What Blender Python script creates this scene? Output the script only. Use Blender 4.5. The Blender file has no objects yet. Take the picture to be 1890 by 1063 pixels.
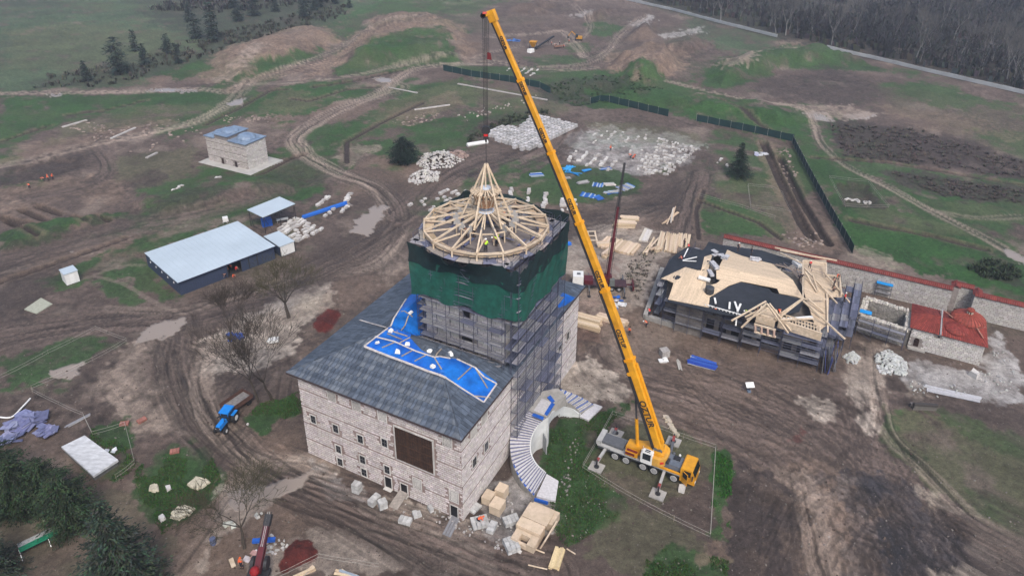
import bpy, bmesh, math, random
import numpy as np
from mathutils import Vector, Matrix
random.seed(7)
rng = np.random.default_rng(11)
scene = bpy.context.scene
R = math.radians

# ---------------------------------------------------------------- camera, world, sun, exposure
CAM_H = 75.0
FOC = 1347.13            # focal length in pixels of the 1890 px wide photograph
PITCH = 0.44240569       # radians below the horizon
ROLL = 0.00906402
PPX, PPY = 949.88, 372.22   # where the lens axis meets the photograph (its top is cropped)
_f = np.array([0, math.cos(PITCH), -math.sin(PITCH)])
_r0 = np.array([1.0, 0, 0]); _u0 = np.cross(_r0, _f)
_r = math.cos(ROLL)*_r0 + math.sin(ROLL)*_u0
_u = -math.sin(ROLL)*_r0 + math.cos(ROLL)*_u0
cam_data = bpy.data.cameras.new('camera')
cam = bpy.data.objects.new('camera', cam_data)
scene.collection.objects.link(cam)
cam.matrix_world = Matrix(((_r[0], _u[0], -_f[0], 0), (_r[1], _u[1], -_f[1], 0), (_r[2], _u[2], -_f[2], CAM_H), (0, 0, 0, 1)))
cam_data.sensor_width = 36.0
cam_data.lens = 36.0*FOC/1890.0
cam_data.shift_x = (945-PPX)/1890; cam_data.shift_y = (PPY-531.5)/1890
cam_data.clip_start = 0.5
cam_data.clip_end = 12000
scene.camera = cam

world = bpy.data.worlds.new('World'); scene.world = world; world.use_nodes = True
wn = world.node_tree
sky = wn.nodes.new('ShaderNodeTexSky'); sky.sky_type = 'NISHITA'; sky.sun_disc = False
SUN_EL, SUN_AZ = R(52), R(165)      # azimuth clockwise from +Y
sky.sun_elevation = SUN_EL; sky.sun_rotation = SUN_AZ; sky.air_density = 1.0; sky.dust_density = 4.0; sky.ozone_density = 1.2
wn.links.new(sky.outputs[0], wn.nodes['Background'].inputs[0])
wn.nodes['Background'].inputs[1].default_value = 0.15
sun_data = bpy.data.lights.new('sun', 'SUN'); sun_data.energy = 1.5; sun_data.angle = R(14); sun_data.color = (1.0, 0.97, 0.94)
sun = bpy.data.objects.new('sun', sun_data); scene.collection.objects.link(sun)
sun.rotation_euler = Vector((math.sin(SUN_AZ)*math.cos(SUN_EL), math.cos(SUN_AZ)*math.cos(SUN_EL), math.sin(SUN_EL))).to_track_quat('Z', 'Y').to_euler()
scene.view_settings.view_transform = 'Standard'
scene.view_settings.look = 'None'
scene.view_settings.exposure = 0.52
scene.view_settings.gamma = 1.0
scene.view_settings.use_curve_mapping = False

# ---------------------------------------------------------------- helpers
COL = scene.collection
def site(px, py, z=0.0):
    """survey: the place at height z seen at this spot of the 1890x1063 photograph"""
    d = (px-PPX)/FOC*_r - (py-PPY)/FOC*_u + _f
    t = (z-CAM_H)/d[2]
    return Vector((d[0]*t, d[1]*t, z))

def vnoise(x, y, seed=0):
    xi = np.floor(x).astype(np.int64); yi = np.floor(y).astype(np.int64)
    fx = x-xi; fy = y-yi
    fx = fx*fx*(3-2*fx); fy = fy*fy*(3-2*fy)
    def h(a, b):
        n = (a*374761393 + b*668265263 + seed*982451653) & 0x7fffffff
        n = ((n ^ (n >> 13))*1274126177) & 0x7fffffff
        return ((n ^ (n >> 16)) & 0xffff)/65535.0
    a = h(xi, yi); b = h(xi+1, yi); c = h(xi, yi+1); d = h(xi+1, yi+1)
    return (a*(1-fx)+b*fx)*(1-fy) + (c*(1-fx)+d*fx)*fy
def fbm(x, y, o=4, seed=0):
    x = np.asarray(x, float); y = np.asarray(y, float)
    s = 0; a = 0.5; t = 0
    for k in range(o):
        s = s + a*vnoise(x, y, seed+k*17); t += a; a *= 0.5
        x, y = (x*1.62-y*1.18)+5.3, (x*1.18+y*1.62)+9.1
    return s/t - 0.5

def sstep(a, b, x):
    t = np.clip((x-a)/(b-a), 0, 1); return t*t*(3-2*t)

MATS = {}
def nd(nt, t, **kw):
    n = nt.nodes.new(t)
    for k, v in kw.items():
        if k.startswith('i_'): n.inputs[k[2:].replace('_', ' ')].default_value = v
        else: setattr(n, k, v)
    return n
def mat(name, col, rough=0.8, var=0.12, scale=3.0, col2=None, metal=0.0, bump=0.0, objvar=0.0, stretch=None, stain=None, spec=0.3):
    """procedural material: base colour broken up by noise, optional second colour, stains, bump and per-object shade"""
    if name in MATS: return MATS[name]
    m = bpy.data.materials.new(name); m.use_nodes = True; nt = m.node_tree; L = nt.links
    b = nt.nodes['Principled BSDF']; b.inputs['Roughness'].default_value = rough; b.inputs['Metallic'].default_value = metal
    b.inputs['Specular IOR Level'].default_value = spec
    tc = nd(nt, 'ShaderNodeTexCoord'); mp = nd(nt, 'ShaderNodeMapping')
    L.new(tc.outputs['Object'], mp.inputs[0])
    if stretch: mp.inputs['Scale'].default_value = stretch
    n1 = nd(nt, 'ShaderNodeTexNoise', i_Scale=scale, i_Detail=6.0, i_Roughness=0.65)
    L.new(mp.outputs[0], n1.inputs['Vector'])
    ra = nd(nt, 'ShaderNodeMapRange'); ra.inputs['From Min'].default_value = 0.3; ra.inputs['From Max'].default_value = 0.7
    ra.inputs['To Min'].default_value = 1-var*1.6; ra.inputs['To Max'].default_value = 1+var
    L.new(n1.outputs[0], ra.inputs[0])
    mx = nd(nt, 'ShaderNodeMix', data_type='RGBA'); mx.inputs['A'].default_value = (*col, 1)
    mx.inputs['B'].default_value = (*(col2 or col), 1)
    n2 = nd(nt, 'ShaderNodeTexNoise', i_Scale=scale*0.31, i_Detail=4.0)
    L.new(mp.outputs[0], n2.inputs['Vector'])
    rb = nd(nt, 'ShaderNodeMapRange'); rb.inputs['From Min'].default_value = 0.4; rb.inputs['From Max'].default_value = 0.62
    L.new(n2.outputs[0], rb.inputs[0]); L.new(rb.outputs[0], mx.inputs['Factor'])
    mul = nd(nt, 'ShaderNodeVectorMath', operation='SCALE'); L.new(mx.outputs['Result'], mul.inputs[0]); L.new(ra.outputs[0], mul.inputs['Scale'])
    out = mul.outputs[0]
    if objvar:
        oi = nd(nt, 'ShaderNodeObjectInfo'); rc = nd(nt, 'ShaderNodeMapRange')
        rc.inputs['To Min'].default_value = 1-objvar; rc.inputs['To Max'].default_value = 1+objvar
        L.new(oi.outputs['Random'], rc.inputs[0]); m2 = nd(nt, 'ShaderNodeVectorMath', operation='SCALE')
        L.new(out, m2.inputs[0]); L.new(rc.outputs[0], m2.inputs['Scale']); out = m2.outputs[0]
    L.new(out, b.inputs['Base Color'])
    if bump:
        bp = nd(nt, 'ShaderNodeBump'); bp.inputs['Strength'].default_value = 0.6; bp.inputs['Distance'].default_value = bump
        L.new(n1.outputs[0], bp.inputs['Height']); L.new(bp.outputs[0], b.inputs['Normal'])
    MATS[name] = m
    return m
def attrmat(name, rough=0.85, scale=3.0, var=0.12, bump=0.0):
    """colour from the face colours stored on the mesh (each block or plank its own tone) times noise"""
    if name in MATS: return MATS[name]
    m = mat(name, (1, 1, 1), rough, var, scale, bump=bump); nt = m.node_tree
    mx = [n for n in nt.nodes if n.type == 'MIX'][0]
    at = nd(nt, 'ShaderNodeAttribute', attribute_name='tone')
    nt.links.new(at.outputs['Color'], mx.inputs['A']); nt.links.new(at.outputs['Color'], mx.inputs['B'])
    return m

BOXF = [(0, 3, 2, 1), (4, 5, 6, 7), (0, 1, 5, 4), (1, 2, 6, 5), (2, 3, 7, 6), (3, 0, 4, 7)]
class MB:
    """collects solids and links them as one mesh object"""
    def __init__(s): s.v = []; s.f = []; s.c = []; s.cur = (1, 1, 1)
    def add(s, vs, fs):
        o = len(s.v); s.v.extend(tuple(float(c) for c in v) for v in vs)
        for f in fs: s.f.append(tuple(i+o for i in f)); s.c.append(s.cur)
    def box(s, c, size, rz=0.0, M=None, taper=0.0):
        hx, hy, hz = size[0]/2, size[1]/2, size[2]/2; t = 1-taper
        vs = [(-hx, -hy, -hz), (hx, -hy, -hz), (hx, hy, -hz), (-hx, hy, -hz), (-hx*t, -hy*t, hz), (hx*t, -hy*t, hz), (hx*t, hy*t, hz), (-hx*t, hy*t, hz)]
        if M is not None: vs = [tuple(M @ Vector(v)) for v in vs]
        ca, sa = math.cos(rz), math.sin(rz)
        s.add([(c[0]+x*ca-y*sa, c[1]+x*sa+y*ca, c[2]+z) for x, y, z in vs], BOXF)
    def beam(s, p, q, w, h=None, up=(0, 0, 1)):
        p = Vector(p); q = Vector(q); h = h or w; d = q-p
        if d.length < 1e-6: return
        d.normalize(); upv = Vector(up)
        if abs(d.dot(upv)) > 0.98: upv = Vector((1, 0, 0))
        sx = d.cross(upv).normalized()*(w/2); sz = sx.cross(d).normalized()*(h/2)
        s.add([p-sx-sz, p+sx-sz, q+sx-sz, q-sx-sz, p-sx+sz, p+sx+sz, q+sx+sz, q-sx+sz], BOXF)
    def tube(s, p, q, r, r2=None, n=8, caps=True):
        p = Vector(p); q = Vector(q); r2 = r if r2 is None else r2; d = (q-p).normalized()
        a = Vector((0, 0, 1)) if abs(d.z) < 0.9 else Vector((1, 0, 0))
        x = d.cross(a).normalized(); y = d.cross(x)
        vs = []
        for c, rr in ((p, r), (q, r2)):
            for k in range(n):
                t = 2*math.pi*k/n; vs.append(c+x*(rr*math.cos(t))+y*(rr*math.sin(t)))
        fs = [(k, (k+1) % n, n+(k+1) % n, n+k) for k in range(n)]
        if caps: fs += [tuple(range(n))[::-1], tuple(range(n, 2*n))]
        s.add(vs, fs)
    def prism(s, pts, z0, z1):
        """pts: outline xy (counter-clockwise), z0/z1 numbers or per-point lists"""
        n = len(pts); z0 = [z0]*n if np.isscalar(z0) else z0; z1 = [z1]*n if np.isscalar(z1) else z1
        vs = [(p[0], p[1], z) for p, z in zip(pts, z0)]+[(p[0], p[1], z) for p, z in zip(pts, z1)]
        s.add(vs, [tuple(range(n))[::-1], tuple(range(n, 2*n))]+[(k, (k+1) % n, n+(k+1) % n, n+k) for k in range(n)])
    def lathe(s, c, prof, n=16, a0=0, a1=2*math.pi, sy=1.0, rz=0.0):
        """prof: list of (radius, z)"""
        vs = []; full = abs(a1-a0-2*math.pi) < 1e-6; m = n if full else n+1
        ca, sa = math.cos(rz), math.sin(rz)
        for rr, z in prof:
            for k in range(m):
                t = a0+(a1-a0)*k/n; x = rr*math.cos(t); y = rr*math.sin(t)*sy
                vs.append((c[0]+x*ca-y*sa, c[1]+x*sa+y*ca, c[2]+z))
        fs = []
        for j in range(len(prof)-1):
            for k in range(n):
                k2 = (k+1) % m
                fs.append((j*m+k, j*m+k2, (j+1)*m+k2, (j+1)*m+k))
        s.add(vs, fs)
    def rock(s, c, r, flat=0.6, sd=None):
        q = random.random
        rz = q()*6.28; sx, sy, sz = r*(0.75+q()*0.6), r*(0.6+q()*0.5), r*flat*(0.7+q()*0.5)
        vs = []
        for x, y, z in [(-1, -1, -1), (1, -1, -1), (1, 1, -1), (-1, 1, -1), (-.8, -.8, 1), (.8, -.8, 1), (.8, .8, 1), (-.8, .8, 1)]:
            x = x*sx*(0.6+q()*0.5); y = y*sy*(0.6+q()*0.5); z = z*sz*(0.7+q()*0.5)
            vs.append((c[0]+x*math.cos(rz)-y*math.sin(rz), c[1]+x*math.sin(rz)+y*math.cos(rz), c[2]+z))
        s.add(vs, BOXF)
    def mesh(s, name, m, org=(0, 0, 0), smooth=False):
        me = bpy.data.meshes.new(name)
        ox, oy, oz = org
        me.from_pydata([(x-ox, y-oy, z-oz) for x, y, z in s.v], [], s.f)
        if any(c != (1, 1, 1) for c in s.c):
            at = me.color_attributes.new('tone', 'FLOAT_COLOR', 'CORNER')
            buf = np.ones((len(me.loops), 4), np.float32); cc = np.array(s.c, np.float32)
            ln = np.array([len(f) for f in s.f]); buf[:, :3] = np.repeat(cc, ln, axis=0)
            at.data.foreach_set('color', buf.ravel())
        if smooth: me.polygons.foreach_set('use_smooth', [True]*len(me.polygons))
        if m is not None: me.materials.append(m)
        return me
    def build(s, name, m, parent=None, world=True, smooth=False, org=None, rz=None):
        """world: vertices are in world coordinates (parent then must be an unrotated thing)"""
        if not s.v: return None
        if org is None: org = tuple(parent_org(parent)) if (parent is not None and world) else (0, 0, 0)
        o = bpy.data.objects.new(name, s.mesh(name, m, org, smooth)); COL.objects.link(o)
        if parent is not None: o.parent = parent
        elif org != (0, 0, 0): o.location = org
        return o
def parent_org(p):
    v = Vector((0, 0, 0))
    while p is not None: v = v+Vector(p.location); p = p.parent
    return v
def tag(o, label=None, cat=None, group=None, kind=None):
    if label: o['label'] = label
    if cat: o['category'] = cat
    if group: o['group'] = group
    if kind: o['kind'] = kind
    return o
def thing(name, label, cat, loc=(0, 0, 0), rz=0.0, group=None):
    o = bpy.data.objects.new(name, None); COL.objects.link(o); o.empty_display_size = 0.3
    o.location = loc; o.rotation_euler = (0, 0, rz)
    return tag(o, label, cat, group)
def single(mb, name, m, label, cat, loc=None, group=None, kind=None, smooth=False):
    """a thing that is one mesh, vertices in world coordinates, origin at its base"""
    a = np.array(mb.v)
    org = loc or (float(a[:, 0].mean()), float(a[:, 1].mean()), float(a[:, 2].min()))
    o = mb.build(name, m, None, org=tuple(org), smooth=smooth)
    return tag(o, label, cat, group, kind)
def children(o): return [c for c in CH.get(o.name, [])]
CH = {}
def copy_tree(o, loc, rz=0.0, label=None, scale=None):
    kids = [c for c in ALLKIDS(o)]
    c = o.copy(); COL.objects.link(c); c.location = loc; c.rotation_euler = (0, 0, rz)
    if scale: c.scale = scale if hasattr(scale, '__len__') else (scale,)*3
    if label: c['label'] = label
    for k in kids:
        d = k.copy(); COL.objects.link(d); d.parent = c
        for g in ALLKIDS(k):
            e = g.copy(); COL.objects.link(e); e.parent = d
    return c
def ALLKIDS(o): return list(o.children)
def sheet(name, P, topt, m, parent, lift, th=.06, cu=1.0, cv=1.0, tones=None, off=None):
    """a sheet cut exactly to outline P (plan coordinates u, v) that follows the surface topt(u, v, lift)"""
    bm = bmesh.new(); bm.faces.new([bm.verts.new((u, v, 0)) for u, v in P])
    for ax, st in ((0, cu), (1, cv)):
        lo = min(p[ax] for p in P); hi = max(p[ax] for p in P); x = lo+st*.5
        while x < hi:
            no = (1, 0, 0) if ax == 0 else (0, 1, 0); bmesh.ops.bisect_plane(bm, geom=bm.verts[:]+bm.edges[:]+bm.faces[:], plane_co=(x, x, 0), plane_no=no); x += st
    bmesh.ops.triangulate(bm, faces=[f for f in bm.faces if len(f.verts) > 4])
    mb = MB()
    for f in bm.faces:
        c = f.calc_center_median()
        if tones: k = random.Random(int(c.x//cu)*131+int(c.y//cv)*(7 if cu < cv else 1)+5).uniform(.86, 1.1); mb.cur = (tones[0]*k, tones[1]*k, tones[2]*k*.98)
        mb.add([topt(v.co.x, v.co.y, lift) for v in f.verts], [tuple(range(len(f.verts)))])
    for e in bm.edges:
        if len(e.link_faces) == 1:
            a, b = e.verts[0].co, e.verts[1].co; mb.add([topt(a.x, a.y, lift), topt(b.x, b.y, lift), topt(b.x, b.y, lift-th), topt(a.x, a.y, lift-th)], [(0, 1, 2, 3)])
    bm.free(); return mb.build(name, m, parent, org=off)
def frame(o, ang):
    """local frame: returns to_world(u, v, z)"""
    ca, sa = math.cos(ang), math.sin(ang)
    return lambda u, v, z=0.0: Vector((o[0]+u*ca-v*sa, o[1]+u*sa+v*ca, z))
# ---------------------------------------------------------------- the ground: one sheet to the horizon
def pw(pts): return np.array([tuple(site(x, y)[:2]) for x, y in pts])
MUD = (.112, .083, .069); WET = (.060, .045, .038); PALE = (.285, .225, .180); SAND = (.36, .30, .235); GRASS = (.030, .076, .020)
LUSH = (.028, .090, .018); OLIVE = (.095, .100, .052); SOIL = (.050, .038, .034); GREYG = (.30, .29, .28); RED = (.105, .020, .016)
WATER = (.30, .25, .21); WHITE = (.55, .53, .50); TARMUD = (.030, .030, .036); FIELD = (.066, .100, .052); BRUSH = (.040, .038, .030); TAN = (.215, .152, .112); CHALK = (.44, .375, .31); LIME = (.44, .42, .40)
# (colour, strength, edge softness factor, outline in survey coordinates)
AREAS = [
 # far fields
 (FIELD, 1, 1.5, [(-500, 260), (0, 172), (120, 165), (250, 160), (330, 128), (430, 95), (560, 68), (640, 40), (700, 10), (760, -60), (-500, -60)]),
 (BRUSH, .75, 2.5, [(270, 20), (400, -15), (640, -20), (620, 45), (540, 70), (400, 100), (320, 60)]),
 (BRUSH, .6, 2.5, [(60, 150), (150, 120), (300, 90), (420, 95), (420, 118), (330, 140), (200, 160), (60, 165)]),
 (OLIVE, .5, 3, [(0, 60), (140, 40), (330, 60), (330, 100), (180, 130), (0, 130)]),
 (LUSH, .55, 2, [(590, 52), (700, 0), (760, -20), (1000, -20), (860, 30), (760, 28), (690, 28), (640, 70), (620, 80)]),
 (FIELD, .9, 1.5, [(1000, -30), (900, 10), (960, -5), (1160, -5), (1240, 25), (1430, 72), (1470, 60), (1600, -60)]),
 (BRUSH, 1, 1.5, [(1130, -190), (1180, 5), (1260, 28), (1440, 74), (1530, 92), (1700, 130), (1890, 172), (2500, 320), (3500, 300), (3500, -190)]),
 (FIELD, .8, 1.5, [(1270, 35), (1350, 55), (1430, 75), (1440, 95), (1400, 105), (1340, 95), (1290, 75), (1250, 90), (1230, 70)]),
 # excavated spoil area top centre
 (TAN, .8, 1.5, [(640, 75), (700, 30), (790, 28), (850, 45), (900, 80), (910, 108), (860, 115), (820, 80), (700, 100), (600, 140), (560, 150), (600, 110)]),
 (MUD, .8, 1.5, [(850, 35), (1000, 0), (1150, 0), (1240, 25), (1300, 70), (1340, 110), (1230, 175), (1130, 140), (1000, 128), (880, 120)]),
 (TAN, .8, 1.5, [(1130, 100), (1190, 90), (1260, 95), (1270, 130), (1200, 160), (1150, 150), (1110, 120)]),
 (GRASS, .8, 1, [(1075, 45), (1110, 38), (1150, 50), (1130, 68), (1090, 66)]),
 (GRASS, .7, 1, [(1040, 75), (1090, 80), (1100, 95), (1050, 98)]),
 (GRASS, .7, 1, [(960, 105), (1060, 100), (1090, 118), (1000, 125)]),
 (WHITE, .5, 1, [(1160, 45), (1200, 28), (1215, 32), (1180, 52)]),
 (WHITE, .45, 1, [(1215, 65), (1290, 50), (1300, 60), (1230, 72)]),
 (WHITE, .35, 1, [(1060, 22), (1095, 17), (1085, 35), (1070, 36)]),
 (GRASS, .9, 1, [(615, 130), (690, 95), (750, 75), (820, 68), (840, 100), (850, 118), (800, 122), (700, 137), (620, 138)]),
 # brown mound with pale crest, upper left of centre
 (TAN, .8, 1.5, [(370, 115), (440, 80), (540, 50), (590, 50), (630, 72), (600, 95), (500, 125), (440, 150), (370, 155)]),
 (PALE, .7, 1.5, [(430, 130), (470, 95), (490, 100), (460, 125), (440, 150), (390, 150)]),
 (GRASS, .9, 1.2, [(290, 135), (380, 110), (390, 130), (330, 150)]),
 (GRASS, .9, 1.2, [(470, 130), (590, 92), (600, 100), (500, 140)]),
 # left middle
 (GRASS, .95, 1.2, [(0, 178), (200, 172), (390, 168), (412, 180), (400, 190), (250, 195), (160, 213), (100, 215), (80, 195), (0, 200)]),
 (GRASS, .95, 1.2, [(0, 195), (80, 195), (95, 220), (110, 235), (40, 255), (0, 262)]),
 (OLIVE, .6, 1.5, [(100, 235), (260, 200), (400, 190), (350, 215), (190, 245), (60, 280)]),
 (TAN, .5, 2, [(20, 270), (200, 235), (330, 225), (200, 265), (120, 290), (0, 300)]),
 (GRASS, .9, 1.2, [(390, 226), (440, 200), (500, 165), (560, 155), (640, 145), (690, 160), (560, 215), (530, 212), (440, 218)]),
 (OLIVE, .8, 1.2, [(470, 200), (530, 165), (600, 180), (560, 205), (530, 212)]),
 (OLIVE, .5, 1.5, [(220, 290), (360, 270), (380, 330), (260, 350), (200, 310)]),
 (GRASS, .8, 1.2, [(255, 352), (340, 330), (370, 305), (460, 328), (520, 318), (560, 330), (480, 345), (380, 365), (270, 368)]),
 (SOIL, .8, 1.2, [(0, 312), (90, 285), (150, 285), (170, 305), (100, 330), (0, 345)]),
 (SOIL, .7, 1.2, [(240, 330), (280, 318), (312, 325), (290, 345), (230, 345)]),
 (SOIL, .5, 1.5, [(470, 345), (540, 290), (620, 310), (600, 345), (560, 375), (500, 385)]),
 (TAN, .55, 1.5, [(0, 350), (150, 320), (230, 350), (230, 370), (140, 365), (0, 400)]),
 (GRASS, .95, 1.2, [(0, 440), (50, 420), (110, 405), (170, 400), (230, 395), (150, 425), (60, 455), (0, 465)]),
 (SOIL, .6, 1.5, [(0, 460), (230, 400), (330, 370), (440, 355), (450, 365), (330, 405), (200, 430), (0, 500)]),
 (PALE, .6, 1.5, [(200, 445), (270, 410), (350, 395), (370, 400), (310, 420), (240, 440)]),
 (GRASS, .9, 1.2, [(90, 515), (180, 470), (260, 430), (400, 400), (470, 375), (560, 340), (620, 345), (500, 380), (440, 405), (300, 450), (265, 470), (335, 550), (300, 560), (230, 520), (170, 500), (110, 540)]),
 (GRASS, .9, 1.2, [(185, 515), (230, 520), (280, 555), (250, 565), (200, 545)]),
 (SOIL, .6, 1.4, [(-300, 560), (0, 495), (110, 480), (100, 520), (60, 590), (-300, 700)]),
 # lower left
 (GRASS, .85, 1.2, [(0, 665), (70, 640), (170, 608), (235, 635), (160, 670), (120, 690), (60, 715), (0, 712)]),
 (GRASS, .7, 1.5, [(60, 700), (110, 690), (160, 700), (90, 720)]),
 (WATER, .95, .7, [(96, 690), (140, 668), (158, 665), (155, 690), (130, 702), (105, 700)]),
 (PALE, .75, 1.8, [(220, 640), (330, 600), (380, 640), (380, 780), (250, 790), (180, 700)]),
 (GRASS, .95, 1, [(170, 790), (230, 775), (245, 830), (255, 860), (215, 890), (170, 895), (130, 850), (190, 870), (218, 850), (200, 820)]),
 (GRASS, .95, 1, [(248, 870), (290, 830), (345, 815), (385, 828), (385, 860), (408, 885), (400, 905), (350, 955), (300, 985), (270, 950), (250, 900)]),
 (GRASS, .95, 1, [(452, 770), (480, 745), (555, 722), (558, 762), (500, 782), (480, 800), (450, 790)]),
 (OLIVE, .4, 2, [(-60, 900), (200, 900), (330, 1000), (330, 1100), (-60, 1100)]),
 (CHALK, .85, 1.3, [(378, 625), (440, 590), (520, 540), (610, 520), (615, 560), (560, 610), (540, 650), (500, 680), (450, 690), (370, 690), (365, 650)]),
 (SAND, .8, 1, [(535, 562), (580, 535), (608, 545), (590, 575), (545, 590)]),
 (CHALK, .5, 1.5, [(420, 900), (470, 880), (570, 840), (620, 870), (600, 900), (520, 905), (440, 960), (380, 1063), (330, 1063), (400, 980)]),
 (LIME, .8, 1.1, [(575, 850), (620, 880), (700, 925), (660, 935), (610, 925), (590, 900)]),
 (CHALK, .45, 1.4, [(480, 1000), (640, 960), (900, 960), (930, 1063), (440, 1063)]),
 (SOIL, .35, 2, [(560, 900), (660, 940), (800, 990), (900, 1040), (930, 1063), (780, 1063), (650, 1000), (560, 950)]),
 (LIME, .7, 1.3, [(890, 900), (960, 880), (1030, 920), (1040, 980), (960, 1000), (900, 1010), (880, 960)]),
 (CHALK, .6, 1.4, [(640, 920), (740, 920), (860, 965), (900, 1000), (850, 1010), (740, 985), (650, 950)]),
 (SOIL, .3, 2, [(860, 930), (960, 850), (980, 880), (930, 900), (880, 950)]),
 (RED, .95, .8, [(508, 1045), (520, 1015), (545, 993), (575, 992), (592, 1010), (585, 1035), (560, 1050), (520, 1062)]),
 (RED, 1, .6, [(573, 600), (590, 582), (610, 572), (628, 572), (622, 595), (600, 615), (582, 612)]),
 (TAN, .4, 1.5, [(560, 660), (640, 580), (760, 500), (650, 480), (600, 540)]),
 # centre
 (GRASS, .85, 1.2, [(580, 275), (640, 225), (700, 195), (770, 160), (850, 150), (820, 170), (760, 190), (700, 220), (640, 262), (600, 290)]),
 (GRASS, .9, 1.2, [(720, 255), (760, 235), (870, 205), (900, 215), (880, 235), (860, 265), (800, 285), (740, 290), (680, 285), (640, 310), (600, 300), (640, 270)]),
 (OLIVE, .7, 1.5, [(690, 200), (830, 150), (1000, 175), (1060, 200), (980, 215), (860, 195), (740, 230), (700, 225)]),
 (TAN, .4, 1.5, [(730, 210), (840, 170), (860, 190), (760, 225)]),
 (GRASS, .8, 1.2, [(830, 120), (940, 125), (1130, 130), (1120, 140), (1000, 155), (900, 142), (825, 128)]),
 (GRASS, 1, 1.5, [(1020, 160), (1110, 135), (1190, 130), (1240, 150), (1290, 165), (1250, 200), (1100, 200), (1030, 190)]),
 (BRUSH, .8, 1.5, [(1000, 155), (1100, 140), (1160, 145), (1140, 175), (1060, 195), (1010, 185)]),
 (SOIL, .6, 1.5, [(870, 235), (950, 205), (1010, 200), (1020, 215), (920, 235), (880, 262)]),
 (PALE, .7, 1, [(622, 290), (660, 268), (702, 272), (680, 290), (640, 305)]),
 (LIME, .6, 1.5, [(1030, 250), (1120, 235), (1250, 245), (1300, 270), (1270, 290), (1200, 325), (1120, 325), (1050, 300)]),
 (OLIVE, .5, 1.5, [(1090, 230), (1180, 225), (1300, 250), (1290, 270), (1120, 250)]),
 (GRASS, .9, 1.2, [(960, 325), (1010, 300), (1120, 310), (1190, 330), (1180, 355), (1090, 375), (1000, 375), (940, 350)]),
 (SOIL, .45, 1.6, [(1040, 400), (1150, 360), (1240, 330), (1330, 310), (1330, 360), (1260, 400), (1150, 400), (1040, 430)]),
 (SOIL, .45, 1.6, [(560, 470), (680, 420), (760, 480), (700, 510), (600, 520)]),
 (PALE, .5, 1.2, [(645, 430), (690, 380), (715, 385), (705, 410), (680, 430)]),
 (PALE, .45, 1.4, [(700, 500), (740, 480), (760, 495), (720, 520)]),
 (CHALK, .6, 1.4, [(1040, 440), (1110, 420), (1260, 430), (1270, 460), (1210, 490), (1180, 560), (1090, 600), (1060, 560), (1030, 470)]),
 (TAN, .5, 1.4, [(1040, 540), (1100, 520), (1180, 580), (1190, 680), (1120, 640), (1060, 660)]),
 (RED, .35, 1.5, [(1095, 495), (1130, 480), (1140, 510), (1110, 530)]),
 (RED, .2, 2, [(1060, 560), (1110, 545), (1110, 640), (1065, 640)]),
 (CHALK, .95, .8, [(1020, 700), (1050, 670), (1090, 655), (1135, 690), (1160, 730), (1150, 745), (1100, 745), (1040, 730)]),
 (GRASS, .9, 1.2, [(1290, 390), (1300, 360), (1350, 370), (1420, 400), (1440, 430), (1425, 445), (1345, 432), (1300, 440)]),
 (OLIVE, .5, 1.5, [(1310, 340), (1400, 320), (1460, 360), (1480, 420), (1440, 440), (1400, 390), (1330, 370)]),
 (TAN, .5, 1.4, [(1395, 260), (1430, 260), (1470, 350), (1560, 470), (1490, 470), (1430, 350)]),
 # right hand meadow between the green fence and the track
 (GRASS, 1, 1.3, [(1090, 160), (1220, 155), (1300, 165), (1380, 185), (1470, 215), (1500, 240), (1510, 280), (1560, 330), (1660, 385), (1760, 420), (1900, 480), (2050, 560), (2050, 620), (1890, 565), (1700, 500), (1590, 468), (1540, 400), (1465, 262), (1285, 220), (1180, 200), (1090, 182)]),
 (LUSH, .6, 1.5, [(1560, 420), (1680, 420), (1800, 470), (1890, 520), (1880, 555), (1720, 505), (1600, 465)]),
 (SAND, .6, 1.2, [(1565, 470), (1600, 460), (1640, 470), (1665, 490), (1620, 490)]),
 (OLIVE, .5, 1.5, [(1500, 320), (1640, 390), (1800, 420), (1800, 440), (1600, 410)]),
 (BRUSH, .8, 1.5, [(1780, 490), (1830, 480), (1880, 495), (1900, 530), (1830, 520)]),
 (GRASS, .9, 1.2, [(1290, 160), (1310, 130), (1370, 105), (1450, 80), (1530, 95), (1600, 115), (1640, 135), (1560, 130), (1440, 130), (1400, 150), (1340, 165)]),
 (PALE, .8, 1.2, [(1315, 125), (1370, 105), (1460, 85), (1480, 92), (1400, 115), (1350, 138), (1330, 140)]),
 (SOIL, .7, 1.6, [(1400, 150), (1530, 125), (1640, 160), (1660, 180), (1580, 200), (1460, 190), (1390, 170)]),
 (OLIVE, .35, 2, [(1600, 150), (1890, 200), (2100, 260), (2100, 330), (1890, 300), (1640, 200)]),
 (SOIL, .95, 1.2, [(1530, 225), (1560, 220), (1700, 240), (1800, 265), (1950, 320), (2000, 345), (1890, 335), (1750, 312), (1600, 295), (1535, 275)]),
 (TAN, .35, 2, [(1600, 190), (1800, 215), (1900, 260), (1700, 240)]),
 (GRASS, .85, 1.3, [(1515, 270), (1530, 230), (1535, 275), (1640, 300), (1890, 335), (2100, 370), (2100, 480), (1890, 420), (1760, 410), (1660, 370), (1550, 310)]),
 (OLIVE, .5, 1.5, [(1700, 370), (1890, 385), (1890, 420), (1750, 405)]),
 (SOIL, .85, 1.2, [(1630, 315), (1700, 318), (1890, 345), (2000, 375), (1890, 380), (1740, 362), (1660, 340)]),
 (WATER, .9, .7, [(1484, 208), (1520, 207), (1535, 222), (1505, 222)]),
 (WATER, .9, .7, [(1560, 215), (1600, 207), (1618, 212), (1600, 220), (1570, 221)]),
 (PALE, .7, 1, [(1440, 190), (1500, 195), (1570, 195), (1620, 210), (1560, 222), (1500, 210)]),
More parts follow.
